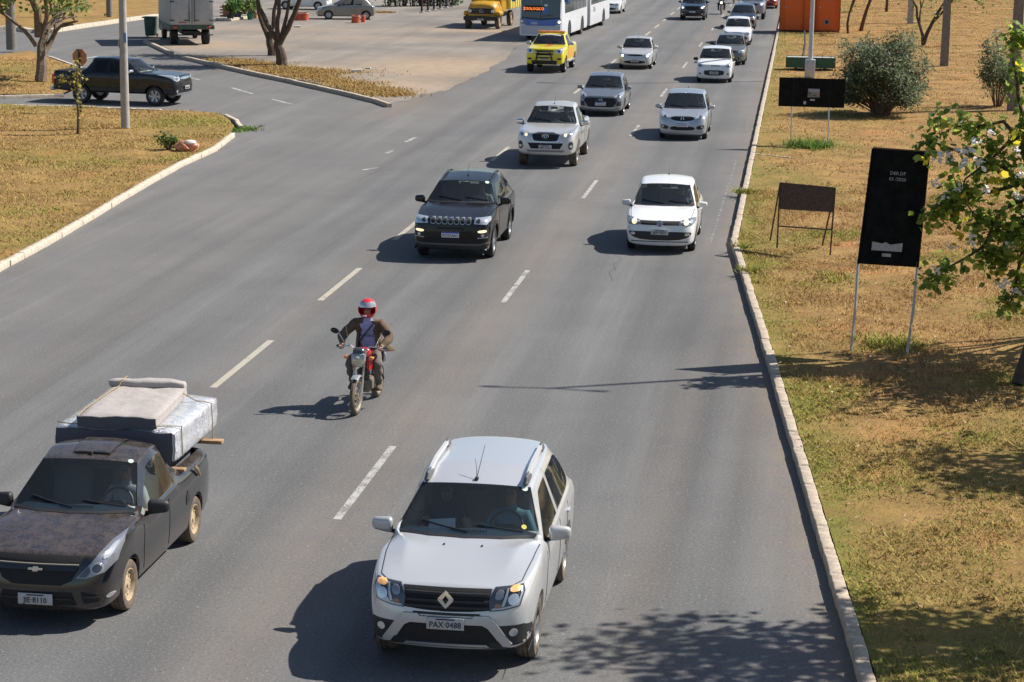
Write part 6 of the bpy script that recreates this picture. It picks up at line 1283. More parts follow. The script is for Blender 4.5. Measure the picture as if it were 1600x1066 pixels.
# rusty A-frame sign
c4 = [pix(1214, 388, KH), pix(1297, 399, KH), pix(1203, 378, KH), pix(1285, 386, KH)]; t4 = [piy(1219, 286, c4[0].y+.22), piy(1305, 294, c4[1].y+.22)]
af = thing('frame_sign', ((c4[0].x+c4[1].x)/2, c4[0].y+.2, KH-.03), 'rusty A-frame sign with an empty brown panel on the verge', 'sign'); o0 = Vector(af.location); F4 = [p-o0 for p in c4]; T4 = [p-o0 for p in t4]
for a, b in ((0, 0), (1, 1)): MB().tube([F4[a]*1, T4[b]], .026, 4).build('front_leg', M_rust, af)
for a, b in ((2, 0), (3, 1)): MB().tube([F4[a]+Vector((0, .25, 0)), T4[b]+Vector((0, .03, -.02))], .024, 4).build('back_leg', M_rust, af)
L4 = [T4[0].lerp(F4[0], .40), T4[1].lerp(F4[1], .36)]; quad_panel('panel', M_rust, [T4[0]+o0, T4[1]+o0, L4[1]+o0, L4[0]+o0], .015, af, o0)
MB().tube([T4[0].lerp(F4[0], .66), T4[1].lerp(F4[1], .62)], .022, 4).build('crossbar', M_rust, af); MB().tube([T4[0], T4[1]], .022, 4).build('top_bar', M_rust, af)
# wide black board farther up
A, B = pix(1236, 221, KH), pix(1294, 231, KH); Y0 = (A.y+B.y)/2; wbd = thing('signboard', ((A.x+B.x)/2, Y0, KH-.03), 'wide black signboard on two thin posts, pasted with a small poster', 'sign'); o0 = Vector(wbd.location)
cn = [piy(1218, 121, Y0), piy(1321, 124, Y0), piy(1319, 169, Y0), piy(1216, 166, Y0)]; _, wp, wn_ = quad_panel('panel', M_board, cn, .02, wbd, o0)
for f_ in (.22, .78): MB().tube([wp[3].lerp(wp[2], f_)-wn_*.004, wp[0].lerp(wp[1], f_)-wn_*.004], .008, 4).build('batten', M_seam, wbd)
for a, px in ((A, .2), (B, .76)): MB().tube([wp[0].lerp(wp[1], px)+wn_*.04+Vector((0, 0, -.1)), Vector((a.x-o0.x, .06, 0))], .024, 6).build('post', M_galv, wbd)
def on_w(u, v): return wp[3]+(wp[2]-wp[3])*u+(wp[0]-wp[3])*v-wn_*.006
for (u0, u1, v0, v1, m, nm) in ((.44, .62, .34, .64, mat('poster_print', (.20, .17, .16), .6, noise=.9, nscale=7), 'poster'), (.45, .61, .52, .63, mat('poster_sky', (.28, .30, .36), .6), 'poster_top'), (.48, .55, .22, .28, M_torn, 'poster_caption'), (.38, .42, .09, .2, M_torn, 'scrap')): MB().add([on_w(u0, v0)-wn_*(.002 if nm == 'poster_top' else 0), on_w(u1, v0)-wn_*(.002 if nm == 'poster_top' else 0), on_w(u1, v1)-wn_*(.002 if nm == 'poster_top' else 0), on_w(u0, v1)-wn_*(.002 if nm == 'poster_top' else 0)], [(0, 1, 2, 3)]).build(nm, m, wbd, smooth=False)
# orange container
a, b = pix(1217, 48, KH), pix(1312, 50, KH); M_or = mat('container_orange', (.72, .115, .006), .55, noise=.08, nscale=2); M_orj = mat('container_joint', (.33, .05, .008), .6); M_vent = mat('vent_grey', (.28, .27, .26), .5)
ct = thing('site_container', ((a.x+b.x)/2, a.y, KH-.03), 'bright orange site container with two doors on the verge', 'container', math.atan2(b.y-a.y, b.x-a.x)); cw = (b-a).length; ch = 3.1
MB().rbox((0, 1.25, ch/2+.06), (cw, 2.5, ch), .03, 1).build('shell', M_or, ct)
for x in (-cw/2+.03, -cw*.10, cw*.10, cw/2-.03): MB().box((x, -.015, ch/2+.06), (.05, .03, ch)).build('corner_post', M_orj, ct, smooth=False)
for s in (-1, 1):
    d = MB().rbox((s*cw*.28, -.02, 1.35), (cw*.27, .05, 2.5), .012, 1).build('door', mat('door_orange', (.76, .125, .01), .5), ct); MB().rbox((s*cw*.28, -.055, 2.05), (.40, .02, .20), .01, 1).build('door_window', M_vent, d); MB().rbox((s*cw*.28-.45, -.06, 1.5), (.16, .03, .04), .01, 1).build('handle', M_galv, d)
MB().rbox((cw*.28, -.06, .62), (.30, .03, .30), .02, 1).build('vent', M_vent, ct); MB().rbox((cw*.28, -.08, .62), (.20, .02, .20), .01, 1).build('vent_core', M_blk, ct)
MB().rbox((0, 1.25, .06), (cw-.1, 2.4, .12), .01, 1).build('skids', M_blk, ct)
tag(MB().tube([pix(1257, 49, KH+.6), pix(1258, 70, KH), pix(1255, 88, KH)], .05, 6).build('cable_pipe', M_blk), 'black cable running down from the orange container to the green skip', 'cable')
# green skip behind the street lamp
a, b = pix(1232, 109, KH), pix(1300, 108, KH); sk_ = thing('planter_trough', ((a.x+b.x)/2, a.y, KH-.03), 'dark green trough standing behind the street lamp base', 'trough'); M_gr = mat('trough_green', (.025, .085, .045), .6, noise=.2, nscale=5); wd_ = (b-a).length
tr2 = MB(); tr2.box((0, 0, .38), (wd_, .04, .50)); tr2.box((0, 1.1, .38), (wd_, .04, .50)); tr2.box((-wd_/2, .55, .38), (.04, 1.06, .498)); tr2.box((wd_/2, .55, .38), (.04, 1.06, .498)); tr2.box((0, .55, .15), (wd_-.05, 1.06, .03)); tr2.build('trough_shell', M_gr, sk_, smooth=False)
MB().box((0, .55, .585), (wd_-.06, 1.04, .05)).build('lid_sheet', M_conc, sk_, smooth=False)
for x in (-.7, .7): MB().box((x, .55, .07), (.12, 1.0, .13)).build('skid', M_blk, sk_, smooth=False)
MB().tube([(.55, .3, .60), (.55, .3, .85), (.95, .3, .85), (.95, .3, .60)], .015, 5).build('handle', M_rust, sk_)
# stop sign seen from behind
q = pix(126, 174, KH); ss = thing('stop_sign', (q.x, q.y, KH-.03), 'octagonal road sign seen from its rusty orange back', 'sign', R_(-14)); MB().rbox((0, 0, 1.15), (.07, .06, 2.3), .01, 1).build('post', M_blk, ss); oc = [(.33*math.cos(R_(22.5+45*k)), 2.0+.33*math.sin(R_(22.5+45*k))) for k in range(8)]; MB().prism(oc, .035, .045).build('panel', mat('sign_back', (.42, .20, .10), .7, noise=.15, nscale=6), ss, smooth=False); MB().prism([(.31*math.cos(R_(22.5+45*k)), 2.0+.31*math.sin(R_(22.5+45*k))) for k in range(8)], .046, .050).build('front_face', M_redl, ss, smooth=False)
# rubbish bag by the left kerb
q = pix(291, 234, KH); bg_ = MB(); bm = bmesh.new(); bmesh.ops.create_icosphere(bm, subdivisions=3, radius=1)
for v in bm.verts:
    r = 1+.14*math.sin(v.co.x*7+v.co.z*5)+.10*math.sin(v.co.y*11+v.co.x*4)+.06*math.sin(v.co.z*17+v.co.y*9); v.co = Vector((v.co.x*.36*r, v.co.y*.24*r, max(-.1, v.co.z*.21*r)+.1))
bm.verts.index_update(); bg_.add([v.co for v in bm.verts], [[v.index for v in f.verts] for f in bm.faces]); bm.free()
rbag = thing('rubbish_bag', (q.x, q.y, KH-.02), 'orange and white rubbish bag lying on the left kerb', 'bag'); bg_.build('bag_body', mat('bag_plastic', (.55, .21, .12), .35, noise=.55, nscale=5), rbag, ang=70); MB().ell((.14, -.02, .25), (.2, .17, .09), 14, 8).build('white_wrapper', mat('wrapper', (.75, .66, .6), .4, noise=.2, nscale=8), rbag)
# small debris
M_deb = mat('pale_debris', (.62, .58, .52), .8)
for (px, py, s_, lb) in ((557, 113, .35, 'broken pale kerb stone at the lot edge'), (575, 108, .2, 'small rubble beside the broken kerb stone'), (465, 43, .3, 'white plastic scrap on the lot behind the double tree'), (1432, 36, .3, 'white scrap on the far verge grass'), (1463, 22, .3, 'pale block on the far verge grass'), (1555, 51, .25, 'white scrap on the grass near the right-hand pole')):
    q = pix(px, py, KH if px > 1000 else .01); tag(MB().rbox((0, 0, s_*.2), (s_*1.4, s_*.6, s_*.4), .03, 2, Matrix.Rotation(random.uniform(-.4, .4), 3, 'Z'), fn=lambda v: v+Vector((0, 0, .1*v.x))).build('debris', M_deb, None, q), lb, 'debris')
# ---------------------------------------------------------------- trees and shrubs
def leafmat(name, c0, c1, rough=.55):
    m = mat(name, c0, rough, spec=.4); n = N(m); r = n.attr('rnd').outputs['Fac']; n.col(n.mix(r, c0, c1))
    tl_ = n.new('BsdfTranslucent'); n.link(n.mix(r, tuple(min(.9, x*2.1) for x in c0), tuple(min(.9, x*2.1) for x in c1)), tl_.inputs[0]); mx = n.new('MixShader'); mx.inputs[0].default_value = .5
    n.link(n.b.outputs[0], mx.inputs[1]); n.link(tl_.outputs[0], mx.inputs[2]); n.link(mx.outputs[0], n.t.nodes['Material Output'].inputs['Surface']); return m
L_bau = leafmat('bauhinia_leaf', (.07, .12, .022), (.27, .33, .065)); L_yel = leafmat('yellow_leaf', (.45, .40, .03), (.50, .30, .03)); L_ole = leafmat('oleander_leaf', (.045, .07, .035), (.15, .17, .105)); L_gen = leafmat('tree_leaf', (.05, .085, .02), (.17, .20, .05)); L_flo = leafmat('white_petal', (.70, .70, .72), (.85, .85, .85)); L_pink = leafmat('pink_petal', (.55, .25, .27), (.65, .38, .4)); L_shr = leafmat('shrub_leaf', (.02, .06, .015), (.08, .15, .03))
M_bark = mat('bark_dark', (.085, .06, .042), .95, noise=.35, nscale=9, bump=.8, bscale=22); M_barkp = mat('bark_pale', (.17, .125, .09), .95, noise=.4, nscale=7, bump=.9, bscale=16)
def leaves(name, m, pts, size, parent, shape='oval', org=Vector((0, 0, 0)), droop=.3, kind='stuff', aspect=.5):
    n = len(pts); P_ = np.array([tuple(p-org) for p in pts]) if n and isinstance(pts[0], Vector) else np.array(pts)-np.array(tuple(org)); az = RNG.uniform(0, 2*PI, n); el = RNG.normal(-droop, .5, n); s_ = size*RNG.uniform(.6, 1.3, n); tw = RNG.normal(0, .7, n)
    d = np.stack([np.cos(az)*np.cos(el), np.sin(az)*np.cos(el), np.sin(el)], 1); h = np.stack([-np.sin(az), np.cos(az), np.zeros(n)], 1); u = np.cross(h, d); sd_ = h*np.cos(tw)[:, None]+u*np.sin(tw)[:, None]; nn_ = np.cross(d, sd_)
    prof = {'oval': [(0, 0, 0), (.45, .5, .08), (1, 0, -.05), (.45, -.5, .08)], 'lobed': [(0, 0, 0), (.25, .52, .14), (.85, .50, .12), (1.0, .25, .06), (.82, 0, 0), (1.0, -.25, .06), (.85, -.50, .12), (.25, -.52, .14)], 'petal': [(0, 0, 0), (.5, .32, .15), (1, .1, .1), (.9, -.2, .1), (.5, -.32, .15)]}[shape]; k = len(prof)
    V = np.empty((n, k, 3))
    for i, (a, b, c_) in enumerate(prof): V[:, i] = P_+(d*a+sd_*b*(aspect*2)+nn_*c_)*s_[:, None]
    me = bpy.data.meshes.new(name); NV = n*k; me.vertices.add(NV); me.vertices.foreach_set('co', V.ravel()); me.loops.add(NV); me.loops.foreach_set('vertex_index', np.arange(NV, dtype=np.int32)); me.polygons.add(n); me.polygons.foreach_set('loop_start', np.arange(0, NV, k, dtype=np.int32)); me.update(calc_edges=True)
    at = me.attributes.new('rnd', 'FLOAT', 'POINT'); at.data.foreach_set('value', np.repeat(RNG.uniform(0, 1, n), k)); me.materials.append(m); o = link(name, me, parent)
    if kind: o['kind'] = kind
    return o
def grow(p, d, ln_, r, depth, segs, tips, spread=.6, up=.15, kids=(2, 3), shrink=.72, keep=None):
    pts = [p]; q = p.copy(); dd = d.normalized(); n = 4
    for i in range(n):
        dd = (dd+Vector((random.gauss(0, .16), random.gauss(0, .16), random.gauss(0, .12)+up*.25))).normalized(); q = q+dd*ln_/n; pts.append(q.copy())
    segs.append((pts, [lerp(r, r*.62, i/n) for i in range(n+1)]))
    if depth <= 2: tips += [(pts[i], dd) for i in range(1, n+1)]
    if depth == 0: return
    for k in range(random.randint(*kids)):
        a = random.uniform(0, 2*PI); o = dd.orthogonal().normalized(); o = Matrix.Rotation(a, 3, dd) @ o; nd = (dd+o*random.uniform(spread*.6, spread*1.4)+Vector((0, 0, up))).normalized()
        st_ = pts[-1] if k == 0 else pts[random.choice((2, 3, 4))]
        if keep and not keep(st_+nd*ln_*shrink): continue
        grow(st_, nd, ln_*shrink*random.uniform(.8, 1.15), r*.6, depth-1, segs, tips, spread, up, kids, shrink, keep)
def cloud(tips, n, rad): return [Vector(random.choice(tips)[0])+Vector((random.gauss(0, rad), random.gauss(0, rad), random.gauss(0, rad*.8))) for _ in range(n)]
def tree(label, base, starts, leafm, nleaf, lsize, bark, rad=.35, name='tree', depth=3, shape='oval', keep=None, group=None, kids=(2, 3), spread=.6, up=.15, shrink=.72, extra=None, aspect=.5, trim=None):
    t = thing(name, base, label, 'tree', group=group); segs = []; tips = []
    for (p, d, ln_, r) in starts: grow(Vector(p), Vector(d), ln_, r, depth, segs, tips, spread, up, kids, shrink, keep)
    mb = MB(); mt = MB()
    for i, (pts, rs) in enumerate(segs):
        (mt if rs[0] > .05 else mb).tube(pts, rs, 8 if rs[0] > .05 else 5)
    if mt.v: mt.build('trunk', bark, t)
    if mb.v: mb.build('branches', bark, t)
    lv = cloud(tips, nleaf, rad)
    if trim: lv = [p for p in lv if trim(p+Vector(base))]
    leaves('crown', leafm, lv, lsize, t, shape, aspect=aspect)
    return t, tips, segs
def over_road(p, m=.2): return p.x < .0949*p.y+.0603*(8.075-p.z)+m       # roadside crowns keep to the far side of this slanting line
# flowering bauhinia at the right edge: trunk foot is in the picture, the crown hangs in from the right
tb_ = pix(1592, 597, KH); Yt = tb_.y; bt = thing('flowering_tree', (tb_.x, tb_.y, KH-.03), 'flowering tree with white blossoms and yellowing leaves at the right edge', 'tree'); o0 = Vector(bt.location)
random.seed(21)
t1 = Vector((.38, .5, 1.5)); t2 = Vector((.5, 1.0, 2.5)); segs = []; tips = []
MB().tube([(0, 0, 0), (.13, .1, .5), (.30, .28, 1.1), t1, t2], [.13, .11, .10, .095, .08], 12).build('trunk', M_bark, bt)
def limb(pts, r0, r1, parent=bt): 
    P_ = [Vector(p) for p in pts]; Q = [P_[0]]
    for a, b in zip(P_, P_[1:]): Q += [a.lerp(b, .5)+Vector((random.gauss(0, .03),)*3), b]
    MB().tube(Q, [lerp(r0, r1, i/(len(Q)-1)) for i in range(len(Q))], 6).build('branch', M_bark, parent); return Q
def px3(x, y, dy=0.): return piy(x+8, y, Yt+1.78+dy*.22)-o0
targets = [((1600, 310), (1555, 330), (1530, 385), (1470, 420), (1450, 440), -.6), ((1600, 300), (1560, 262), (1500, 240), (1450, 222), (1440, 215), -.9), ((1590, 240), (1560, 190), (1510, 200), (1470, 195), (1450, 190), -.2), ((1600, 250), (1590, 180), (1580, 120), (1575, 80), (1570, 60), .3), ((1595, 330), (1565, 380), (1545, 420), (1530, 395), (1510, 360), .1), ((1600, 330), (1588, 400), (1580, 440), (1572, 470), (1560, 478), -.4), ((1600, 280), (1540, 300), (1490, 300), (1465, 310), (1455, 330), .4), ((1600, 230), (1570, 220), (1540, 250), (1500, 280), (1480, 330), -1.2), ((1600, 350), (1575, 350), (1540, 350), (1510, 330), (1480, 270), .2)]
tipb = []
for T in targets:
    dy = T[5]; pts = [t2*1.0]+[px3(x, y, dy*(i+1)/5) for i, (x, y) in enumerate(T[:5])]; Q = limb(pts, .05, .008); tipb += Q[3:]
    for k in range(5):
        s_ = random.choice(Q[3:]); e_ = s_+Vector((random.gauss(.03, .18), random.gauss(-.05, .10), random.gauss(-.02, .2))); limb([s_, e_], .012, .004); tipb += [s_.lerp(e_, .5), e_]
more = []
for k in range(26):                                                       # limbs of the crown beyond the frame
    e_ = Vector((random.uniform(.5, 3.0), random.uniform(-.8, 2.6), random.uniform(2.0, 4.4))); limb([t2, t2.lerp(e_, .5)+Vector((0, 0, .2)), e_], .04, .008); more += [t2.lerp(e_, .7), e_]
lv = [random.choice(tipb)+Vector((random.gauss(.02, .10), random.gauss(-.03, .08), random.gauss(-.03, .11))) for _ in range(2300)]+[random.choice(more)+Vector((random.gauss(0, .3),  random.gauss(0, .3), random.gauss(0, .25))) for _ in range(2600)]
leaves('crown', L_bau, lv, .115, bt, 'lobed', droop=.5, aspect=.42); leaves('yellow_leaves', L_yel, [random.choice(tipb)+Vector((random.gauss(0, .12), random.gauss(0, .2)-.05, random.gauss(-.03, .12))) for _ in range(70)], .12, bt, 'lobed', droop=.6, aspect=.42)
yb_ = [px3(x-8, y, -2.2)+Vector((random.gauss(0, .05), random.gauss(0, .1), random.gauss(0, .05))) for x, y in ((1500, 372), (1495, 365), (1555, 280), (1552, 300), (1562, 265), (1595, 210), (1592, 220), (1450, 245), (1500, 262)) for _ in range(4)]; leaves('yellow_cluster', L_yel, yb_, .13, bt, 'lobed', droop=.6, aspect=.42)
fp = [px3(x-8, y, -2.6) for x, y in ((1465, 247), (1478, 240), (1481, 251), (1505, 240), (1509, 233), (1520, 222), (1547, 208), (1588, 237), (1497, 296), (1462, 287), (1489, 387), (1519, 379), (1463, 421), (1574, 443), (1562, 450), (1586, 457), (1540, 297), (1593, 307), (1474, 310), (1599, 275), (1580, 385), (1505, 255), (1530, 255))]
fl_ = [p+Vector((random.gauss(0, .035), random.gauss(0, .035), random.gauss(0, .035))) for p in fp for _ in range(11)]; leaves('blossoms', L_flo, fl_, .105, bt, 'petal', droop=0, aspect=.5)
# trees out of frame on the right, whose shade falls on the verge and the avenue
random.seed(5)
def offtree(label, base, h, spread_n, cover, nleaf, sz=.12):
    t = thing('roadside_tree', base, label, 'tree', group='trees on the verge beyond the right edge'); b0 = Vector(base); mb = MB(); mb.tube([(0, 0, 0), (.1, .05, h*.3), (0, .1, h*.55)], [.17, .14, .11], 10); mb.build('trunk', M_bark, t); fork = Vector((0, .1, h*.5)); tp = []; br_ = MB()
    for (x, y, z) in cover:
        e_ = Vector((x, y, z))-b0; m1 = fork.lerp(e_, .5)+Vector((random.gauss(0, .2), random.gauss(0, .2), .35)); br_.tube([fork, fork.lerp(m1, .5)+Vector((0, 0, .1)), m1, m1.lerp(e_, .5), e_], [.07, .055, .04, .026, .012], 6)
        for k in range(7):
            s_ = m1.lerp(e_, random.uniform(.2, 1)); e2 = s_+Vector((random.gauss(0, .5), random.gauss(0, .5), random.gauss(0, .35)))
            if over_road(e2+b0): continue
            br_.tube([s_, s_.lerp(e2, .5)+Vector((0, 0, .06)), e2], [.016, .011, .005], 4); tp += [s_.lerp(e2, .6), e2, s_.lerp(e2, .85)]
        tp.append(e_)
    br_.build('branches', M_bark, t); lv = [random.choice(tp)+Vector((random.gauss(0, .17), random.gauss(0, .17), random.gauss(0, .13))) for _ in range(nleaf)]; lv = [p for p in lv if not over_road(p+b0, .17)]
    leaves('crown', L_bau, lv, sz, t, 'lobed', aspect=.42); return t
def shade(px, py, z): g_ = pix(px, py); return (g_.x+.8645*z, g_.y+.4233*z, z)
cov = [shade(px, py, z) for px, py, z in ((880, 1010, 7.6), (960, 1000, 7.3), (900, 1045, 7.5), (1020, 985, 7.1), (1040, 1040, 7.0), (1110, 990, 6.8), (1140, 1040, 6.5), (1200, 1000, 6.4), (1240, 1050, 6.0), (1290, 985, 6.0), (980, 1075, 7.2), (1100, 1090, 6.7), (1200, 1090, 6.3), (1340, 1010, 5.6), (1400, 1030, 5.2), (1470, 1000, 4.9), (1540, 1040, 4.7), (1500, 1070, 4.6), (1580, 1010, 4.5), (1420, 975, 5.2), (1620, 1060, 4.5))]
offtree('leafy roadside tree just beyond the right edge, shading the lower corner', (6.6, 24.6, KH-.03), 6.0, 0, cov, 3400, .13)
cov = [shade(px, py, z) for px, py, z in ((1420, 735, 4.9), (1470, 740, 4.7), (1530, 725, 4.5), (1580, 740, 4.4), (1500, 765, 4.5), (1560, 780, 4.3), (1610, 760, 4.3), (1450, 785, 4.6), (1600, 800, 4.2))]
offtree('small roadside tree beyond the right edge, shading the middle of the verge', (6.9, 32.2, KH-.03), 4.6, 0, cov, 1500, .12)
cov = [shade(px, py, z) for px, py, z in ((1300, 570, 5.1), (1350, 600, 4.9), (1370, 575, 4.8), (1400, 590, 4.7), (1440, 610, 4.6), (1480, 600, 4.4), (1530, 610, 4.3), (1560, 590, 4.2), (1400, 630, 4.8))]
offtree('roadside tree beyond the right edge behind the flowering tree', (7.2, 41.5, KH-.03), 5.0, 0, cov, 1900, .12)
# oleander
random.seed(9)
q = pix(1375, 178, KH); ol = thing('oleander_bush', (q.x, q.y, KH-.03), 'large round oleander bush with pink flowers on the verge', 'shrub'); tp = []; mb = MB()
top = piy(1380, 55, q.y).z; rx = (piy(1452, 120, q.y).x-piy(1302, 120, q.y).x)/2; cx_ = (piy(1452, 120, q.y).x+piy(1302, 120, q.y).x)/2-q.x
for k in range(170):
    a = random.uniform(0, 2*PI); e_ = random.uniform(-.45, 1.45); rr = random.uniform(.6, 1.12); end = Vector((cx_+rx*rr*math.cos(a)*math.cos(e_*.85), rx*rr*math.sin(a)*math.cos(e_*.85), max(.15, top*.42+top*.56*rr*math.sin(e_)-.12*random.random()*top))); b0_ = Vector((random.gauss(0, .12), random.gauss(0, .12), 0)); mid = b0_.lerp(end, .5)+Vector((0, 0, .2)); mb.tube([b0_, mid, end], [.028, .018, .006], 5); tp += [mid.lerp(end, t) for t in (.35, .6, .8, .9, 1, 1)]
mb.build('stems', M_barkp, ol); leaves('foliage', L_ole, [random.choice(tp)+Vector((random.gauss(0, .14), random.gauss(0, .14), random.gauss(0, .12))) for _ in range(13000)], .17, ol, 'oval', droop=-.3, aspect=.16); leaves('flowers', L_pink, [random.choice(tp[4::6]+tp[5::6])+Vector((random.gauss(0, .05), random.gauss(0, .05), .04)) for _ in range(150)], .075, ol, 'petal', droop=0)
# shrubs and trees farther on the right
def bush(label, px, py, wpx, hpx, n, m, sz, name='shrub', stems=30, asp=.3, cat='shrub'):
    q = pix(px, py, KH); b = thing(name, (q.x, q.y, KH-.03), label, cat); w_ = (piy(px+wpx/2, py, q.y)-piy(px-wpx/2, py, q.y)).length/2; h_ = piy(px, py-hpx, q.y).z-KH; mb = MB(); tp = []
    for k in range(stems):
        a = random.uniform(0, 6.28); r = w_*math.sqrt(random.random()); e_ = Vector((r*math.cos(a), r*math.sin(a), h_*random.uniform(.45, 1)*(1-.35*(r/w_)**2))); mb.tube([(e_.x*.15, e_.y*.15, 0), (e_.x*.6, e_.y*.6, e_.z*.6), e_], [.02, .012, .004], 4); tp += [e_*t for t in (.6, .75, .9, 1)]
    mb.build('stems', M_barkp, b); leaves('foliage', m, [random.choice(tp)+Vector((random.gauss(0, w_*.13), random.gauss(0, w_*.13), random.gauss(0, h_*.06))) for _ in range(n)], sz, b, 'oval', aspect=asp); return b
bush('grey-green bush by the square pole at the right edge', 1558, 166, 80, 125, 3000, L_ole, .15, asp=.2); bush('small dark green sapling bush beside the rubbish bag', 263, 232, 34, 30, 420, L_shr, .09, stems=14)
random.seed(14)
for (px, py, st_, lb, nl) in ((1442, 70, [((0, 0, 0), (-.25, 0, 1), 2.2, .10), ((.03, 0, .05), (.28, 0, 1), 2.6, .12)], 'thin forked tree leaning over the grass right of the oleander', 500), (1345, 48, [((0, 0, 0), (.05, 0, 1), 2.8, .13)], 'slim dark tree behind the oleander', 500), (1325, 52, [((0, 0, 0), (-.15, 0, 1), 2.3, .08)], 'thin grey forked tree next to the orange container', 260), (1385, 18, [((0, 0, 0), (.1, 0, 1), 2.4, .12)], 'leafy tree at the top edge above the oleander', 1300), (1500, -8, [((0, 0, 0), (.1, 0, 1), 2.4, .12)], 'tree with hanging leaves at the top right', 1200)):
    q = pix(px, py, KH); tree(lb, (q.x, q.y, KH-.03), st_, L_gen, nl, .17, M_bark, .45, 'verge_tree', 3, up=.12, group='trees on the far right verge', kids=(2, 2))
# left side: double-trunk trees by the lot kerb
random.seed(33)
def stem_tree(label, foot, stems, r0, crown_c, nl):
    q = pix(*foot); t = thing('lot_tree', (q.x, q.y, 0), label, 'tree', group='twin trees by the lot kerb'); o_ = Vector(t.location); tips = []
    for k, (pts, ra, rb) in enumerate(stems):
        P_ = [piy(x, y, q.y+.25*math.sin(k*2.3)*i/len(pts))-o_ for i, (x, y) in enumerate(pts)]; Q = [P_[0]]
        for a, b in zip(P_, P_[1:]): Q += [a.lerp(b, .5)+Vector((random.gauss(0, .03), 0, random.gauss(0, .03))), b]
        MB().tube(Q, [lerp(ra, rb, i/(len(Q)-1)) for i in range(len(Q))], 9).build('trunk' if k == 0 else 'limb', M_bark, t); end = Q[-1]; d = (Q[-1]-Q[-3]).normalized()
        if k:
            segs = []; tp = []; grow(end, d, 1.3, rb, 2, segs, tp, .6, .12, (2, 3)); mb = MB()
            for pp_, rs in segs: mb.tube(pp_, rs, 5)
            mb.build('branches', M_bark, t); tips += tp
    lv = [p for p in cloud(tips, nl, .5) if p.z > 3.5 or random.random() < .08]; leaves('crown', L_gen, lv, .19, t)
stem_tree('dark multi-stemmed tree in front at the lot kerb', (442, 103), [([(442, 103), (440, 92), (437, 78), (434, 66)], .30, .20), ([(435, 68), (424, 48), (412, 25), (402, -2), (396, -22)], .14, .09), ([(435, 66), (433, 45), (436, 20), (436, -10)], .13, .08), ([(437, 68), (450, 45), (460, 22), (470, -4), (476, -22)], .15, .09), ([(438, 70), (442, 48), (448, 25), (452, -12)], .11, .07)], .3, None, 3200)
stem_tree('dark multi-stemmed tree standing just behind the front one', (425, 87), [([(425, 87), (424, 75), (421, 62)], .24, .18), ([(421, 63), (412, 42), (404, 18), (400, -12)], .14, .08), ([(422, 63), (427, 40), (428, 18), (432, -12)], .13, .08)], .24, None, 2600)
q = pix(63, 126, KH); tree('thick-trunked tree with peeling bark on the far island at the left', (q.x, q.y, KH-.03), [((0, 0, 0), (.01, 0, 1), 2.1, .27), ((-.1, -.1, 1.5), (-.85, 0, .75), 1.9, .10), ((.1, -.05, 1.9), (.6, 0, 1), 1.8, .12), ((0, 0, 1.9), (-.15, 0, 1), 2.2, .2)], L_gen, 4600, .17, M_barkp, .5, 'island_tree', 3, up=.1, kids=(2, 3), trim=lambda p: p.z > 3.0)
random.seed(3)
q = pix(12, 30, KH); tree('leafy tree hanging into the top left corner', (q.x-1.5, q.y-8, KH-.03), [((0, 0, 0), (.1, 0, 1), 2.6, .2)], L_gen, 2600, .17, M_bark, .5, 'island_tree', 3, trim=lambda p: p.z > 3.1)
# sapling with sparse leaves in front of the graphite pickup
q = pix(122, 209, KH); sp = thing('sapling', (q.x, q.y, KH-.03), 'spindly sapling on the left island in front of the road sign', 'tree'); MB().tube([(0, 0, 0), (.03, 0, .7), (-.02, 0, 1.4), (.04, 0, 2.3), (.1, 0, 2.55)], [.055, .04, .03, .02, .01], 7).build('trunk', M_bark, sp); tp = [Vector((random.gauss(.02, .10), random.gauss(0, .1), random.choice((.75, 1.2, 1.5, 1.8, 2.1, 2.3))+random.gauss(0, .16))) for _ in range(150)]+[Vector((random.gauss(-.45, .12), random.gauss(0, .1), 1.85+random.gauss(0, .08))) for _ in range(40)]
MB().tube([(0, 0, 1.5), (-.25, 0, 1.75), (-.5, 0, 1.9)], [.015, .01, .005], 5).build('branch', M_bark, sp); leaves('crown', leafmat('sapling_leaf', (.16, .15, .03), (.30, .26, .07)), tp, .10, sp, 'oval')
# garden-centre edge at the top of the lot
random.seed(44); M_pot = [mat('pot_green', (.03, .18, .09), .5), mat('pot_navy', (.02, .025, .06), .5), mat('pot_terracotta', (.42, .19, .10), .8), mat('pot_black', (.02, .02, .02), .6)]
for (px, py, s_, mi, lb) in ((391, 31, .75, 0, 'bright green pot with a leafy plant left of the twin trees'), (371, 31, .9, 1, 'dark blue pot with a tall plant beside the box truck'), (360, 33, .8, 3, 'black pot with a dark plant right of the box truck'), (398, 29, .7, 2, 'terracotta pot behind the front lot tree'), (381, 27, .6, 3, 'small black pot between the green and blue pots')):
    q = pix(px, py); t = thing('potted_plant', (q.x, q.y, 0), lb, 'plant', group='potted plants of the garden shop'); h = .55*s_; MB().lathe([(0, .001), (0, .22*s_), (h, .32*s_), (h, .27*s_), (h-.06, .26*s_), (h-.06, .001)], 'Z', n=18).build('pot', M_pot[mi], t); st_ = MB(); tp = []
    for k in range(9): e_ = Vector((random.gauss(0, .3*s_), random.gauss(0, .3*s_), h+random.uniform(.4, 1.2)*s_)); st_.tube([(0, 0, h-.08), e_*.5+Vector((0, 0, h*.4)), e_], [.02, .014, .005], 4); tp += [e_, e_*.8+Vector((0, 0, h*.2))]
    st_.build('stems', M_bark, t); leaves('foliage', L_shr if mi != 0 else L_gen, [random.choice(tp)+Vector((random.gauss(0, .14),  random.gauss(0, .14), random.gauss(0, .14))) for _ in range(260)], .16, t, 'oval')
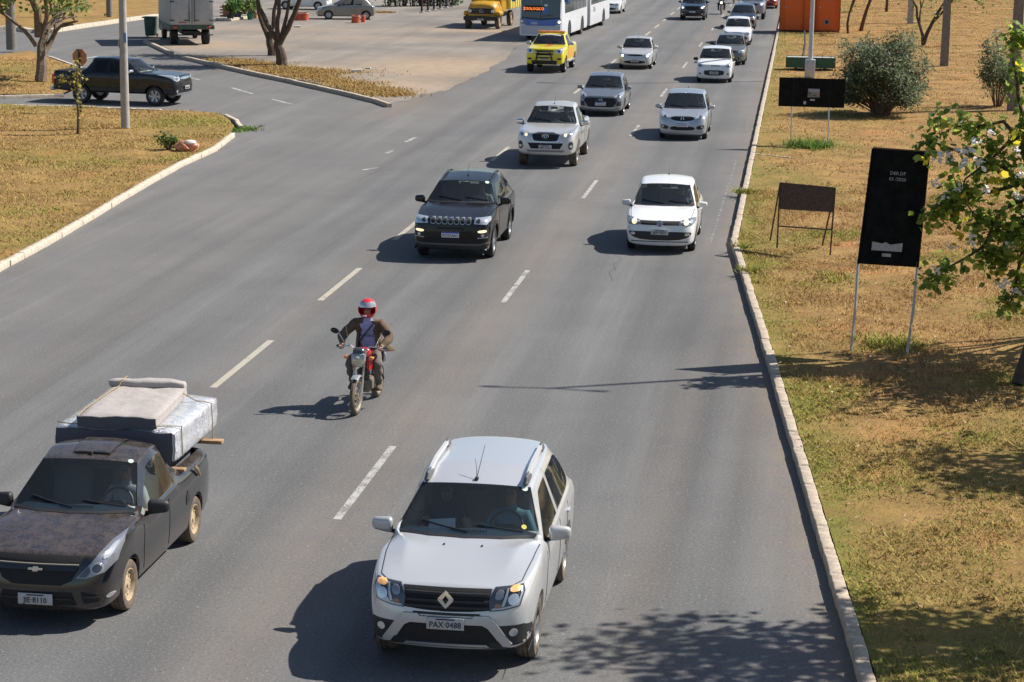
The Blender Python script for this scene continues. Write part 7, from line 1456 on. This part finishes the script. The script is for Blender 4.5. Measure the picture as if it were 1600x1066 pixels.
q0, q1 = pix(345, 34), pix(392, 27); tag(MB().rbox((0, 0, .09), ((q1-q0).length, 1.1, .18), .02, 1).build('pot_platform', M_kerbw, None, ((q0.x+q1.x)/2, (q0.y+q1.y)/2+.6, 0), (0, 0, math.atan2(q1.y-q0.y, q1.x-q0.x))), 'low whitewashed platform under the potted plants', 'platform')
pf = thing('brick_stack', (*pix(349, 28)[:2], 0), 'stack of terracotta bricks right of the box truck', 'bricks'); bme = MB().rbox((0, 0, 0), (.42, .2, .085), .008, 1).mesh('brick', M_pot[2])
for r_ in range(8):
    for c_ in range(3): link('brick', bme, pf, None, (-.45+c_*.44+(.2 if r_ % 2 else 0), 1.6, .05+r_*.095))
for k in range(9):
    q = pix(600+k*13, 12-k*.2); b = thing('hedge_plant', (q.x, q.y+1.5, 0), ('rust-brown' if k % 3 == 1 else 'dark green')+' hedge plant number %s from the left in the row at the top edge' % ['one', 'two', 'three', 'four', 'five', 'six', 'seven', 'eight', 'nine'][k], 'shrub', group='hedge along the top of the lot'); mb = MB(); tp = []
    for j in range(12): e_ = Vector((random.gauss(0, .4), random.gauss(0, .4), random.uniform(.7, 2.4))); mb.tube([(e_.x*.3, e_.y*.3, 0), e_*.6, e_], [.03, .02, .006], 4); tp += [e_, e_*.8, e_*.6, e_*.4]
    mb.build('stems', M_bark, b); leaves('foliage', leafmat('rust_leaf', (.07, .035, .02), (.20, .09, .05)) if k % 3 == 1 and 'rust_leaf' not in MATS else (MATS['rust_leaf'] if k % 3 == 1 else L_shr), [random.choice(tp)+Vector((random.gauss(0, .22), random.gauss(0, .22), random.gauss(0, .2))) for _ in range(420)], .2, b, 'oval', aspect=.3)
for k in range(6):
    q = pix(659+k*9.5, 20-k*1.8); t = thing('fence_post', (q.x, q.y, 0), 'dark fence post %s from the left, near the yellow truck' % ['first', 'second', 'third', 'fourth', 'fifth', 'sixth'][k], 'post', group='dark posts near the yellow truck'); MB().rbox((0, 0, 1.1), (.13, .13, 2.2), .01, 1).build('shaft', M_blk, t); MB().rbox((0, 0, .04), (.3, .3, .08), .02, 1).build('foot', M_conc, t)
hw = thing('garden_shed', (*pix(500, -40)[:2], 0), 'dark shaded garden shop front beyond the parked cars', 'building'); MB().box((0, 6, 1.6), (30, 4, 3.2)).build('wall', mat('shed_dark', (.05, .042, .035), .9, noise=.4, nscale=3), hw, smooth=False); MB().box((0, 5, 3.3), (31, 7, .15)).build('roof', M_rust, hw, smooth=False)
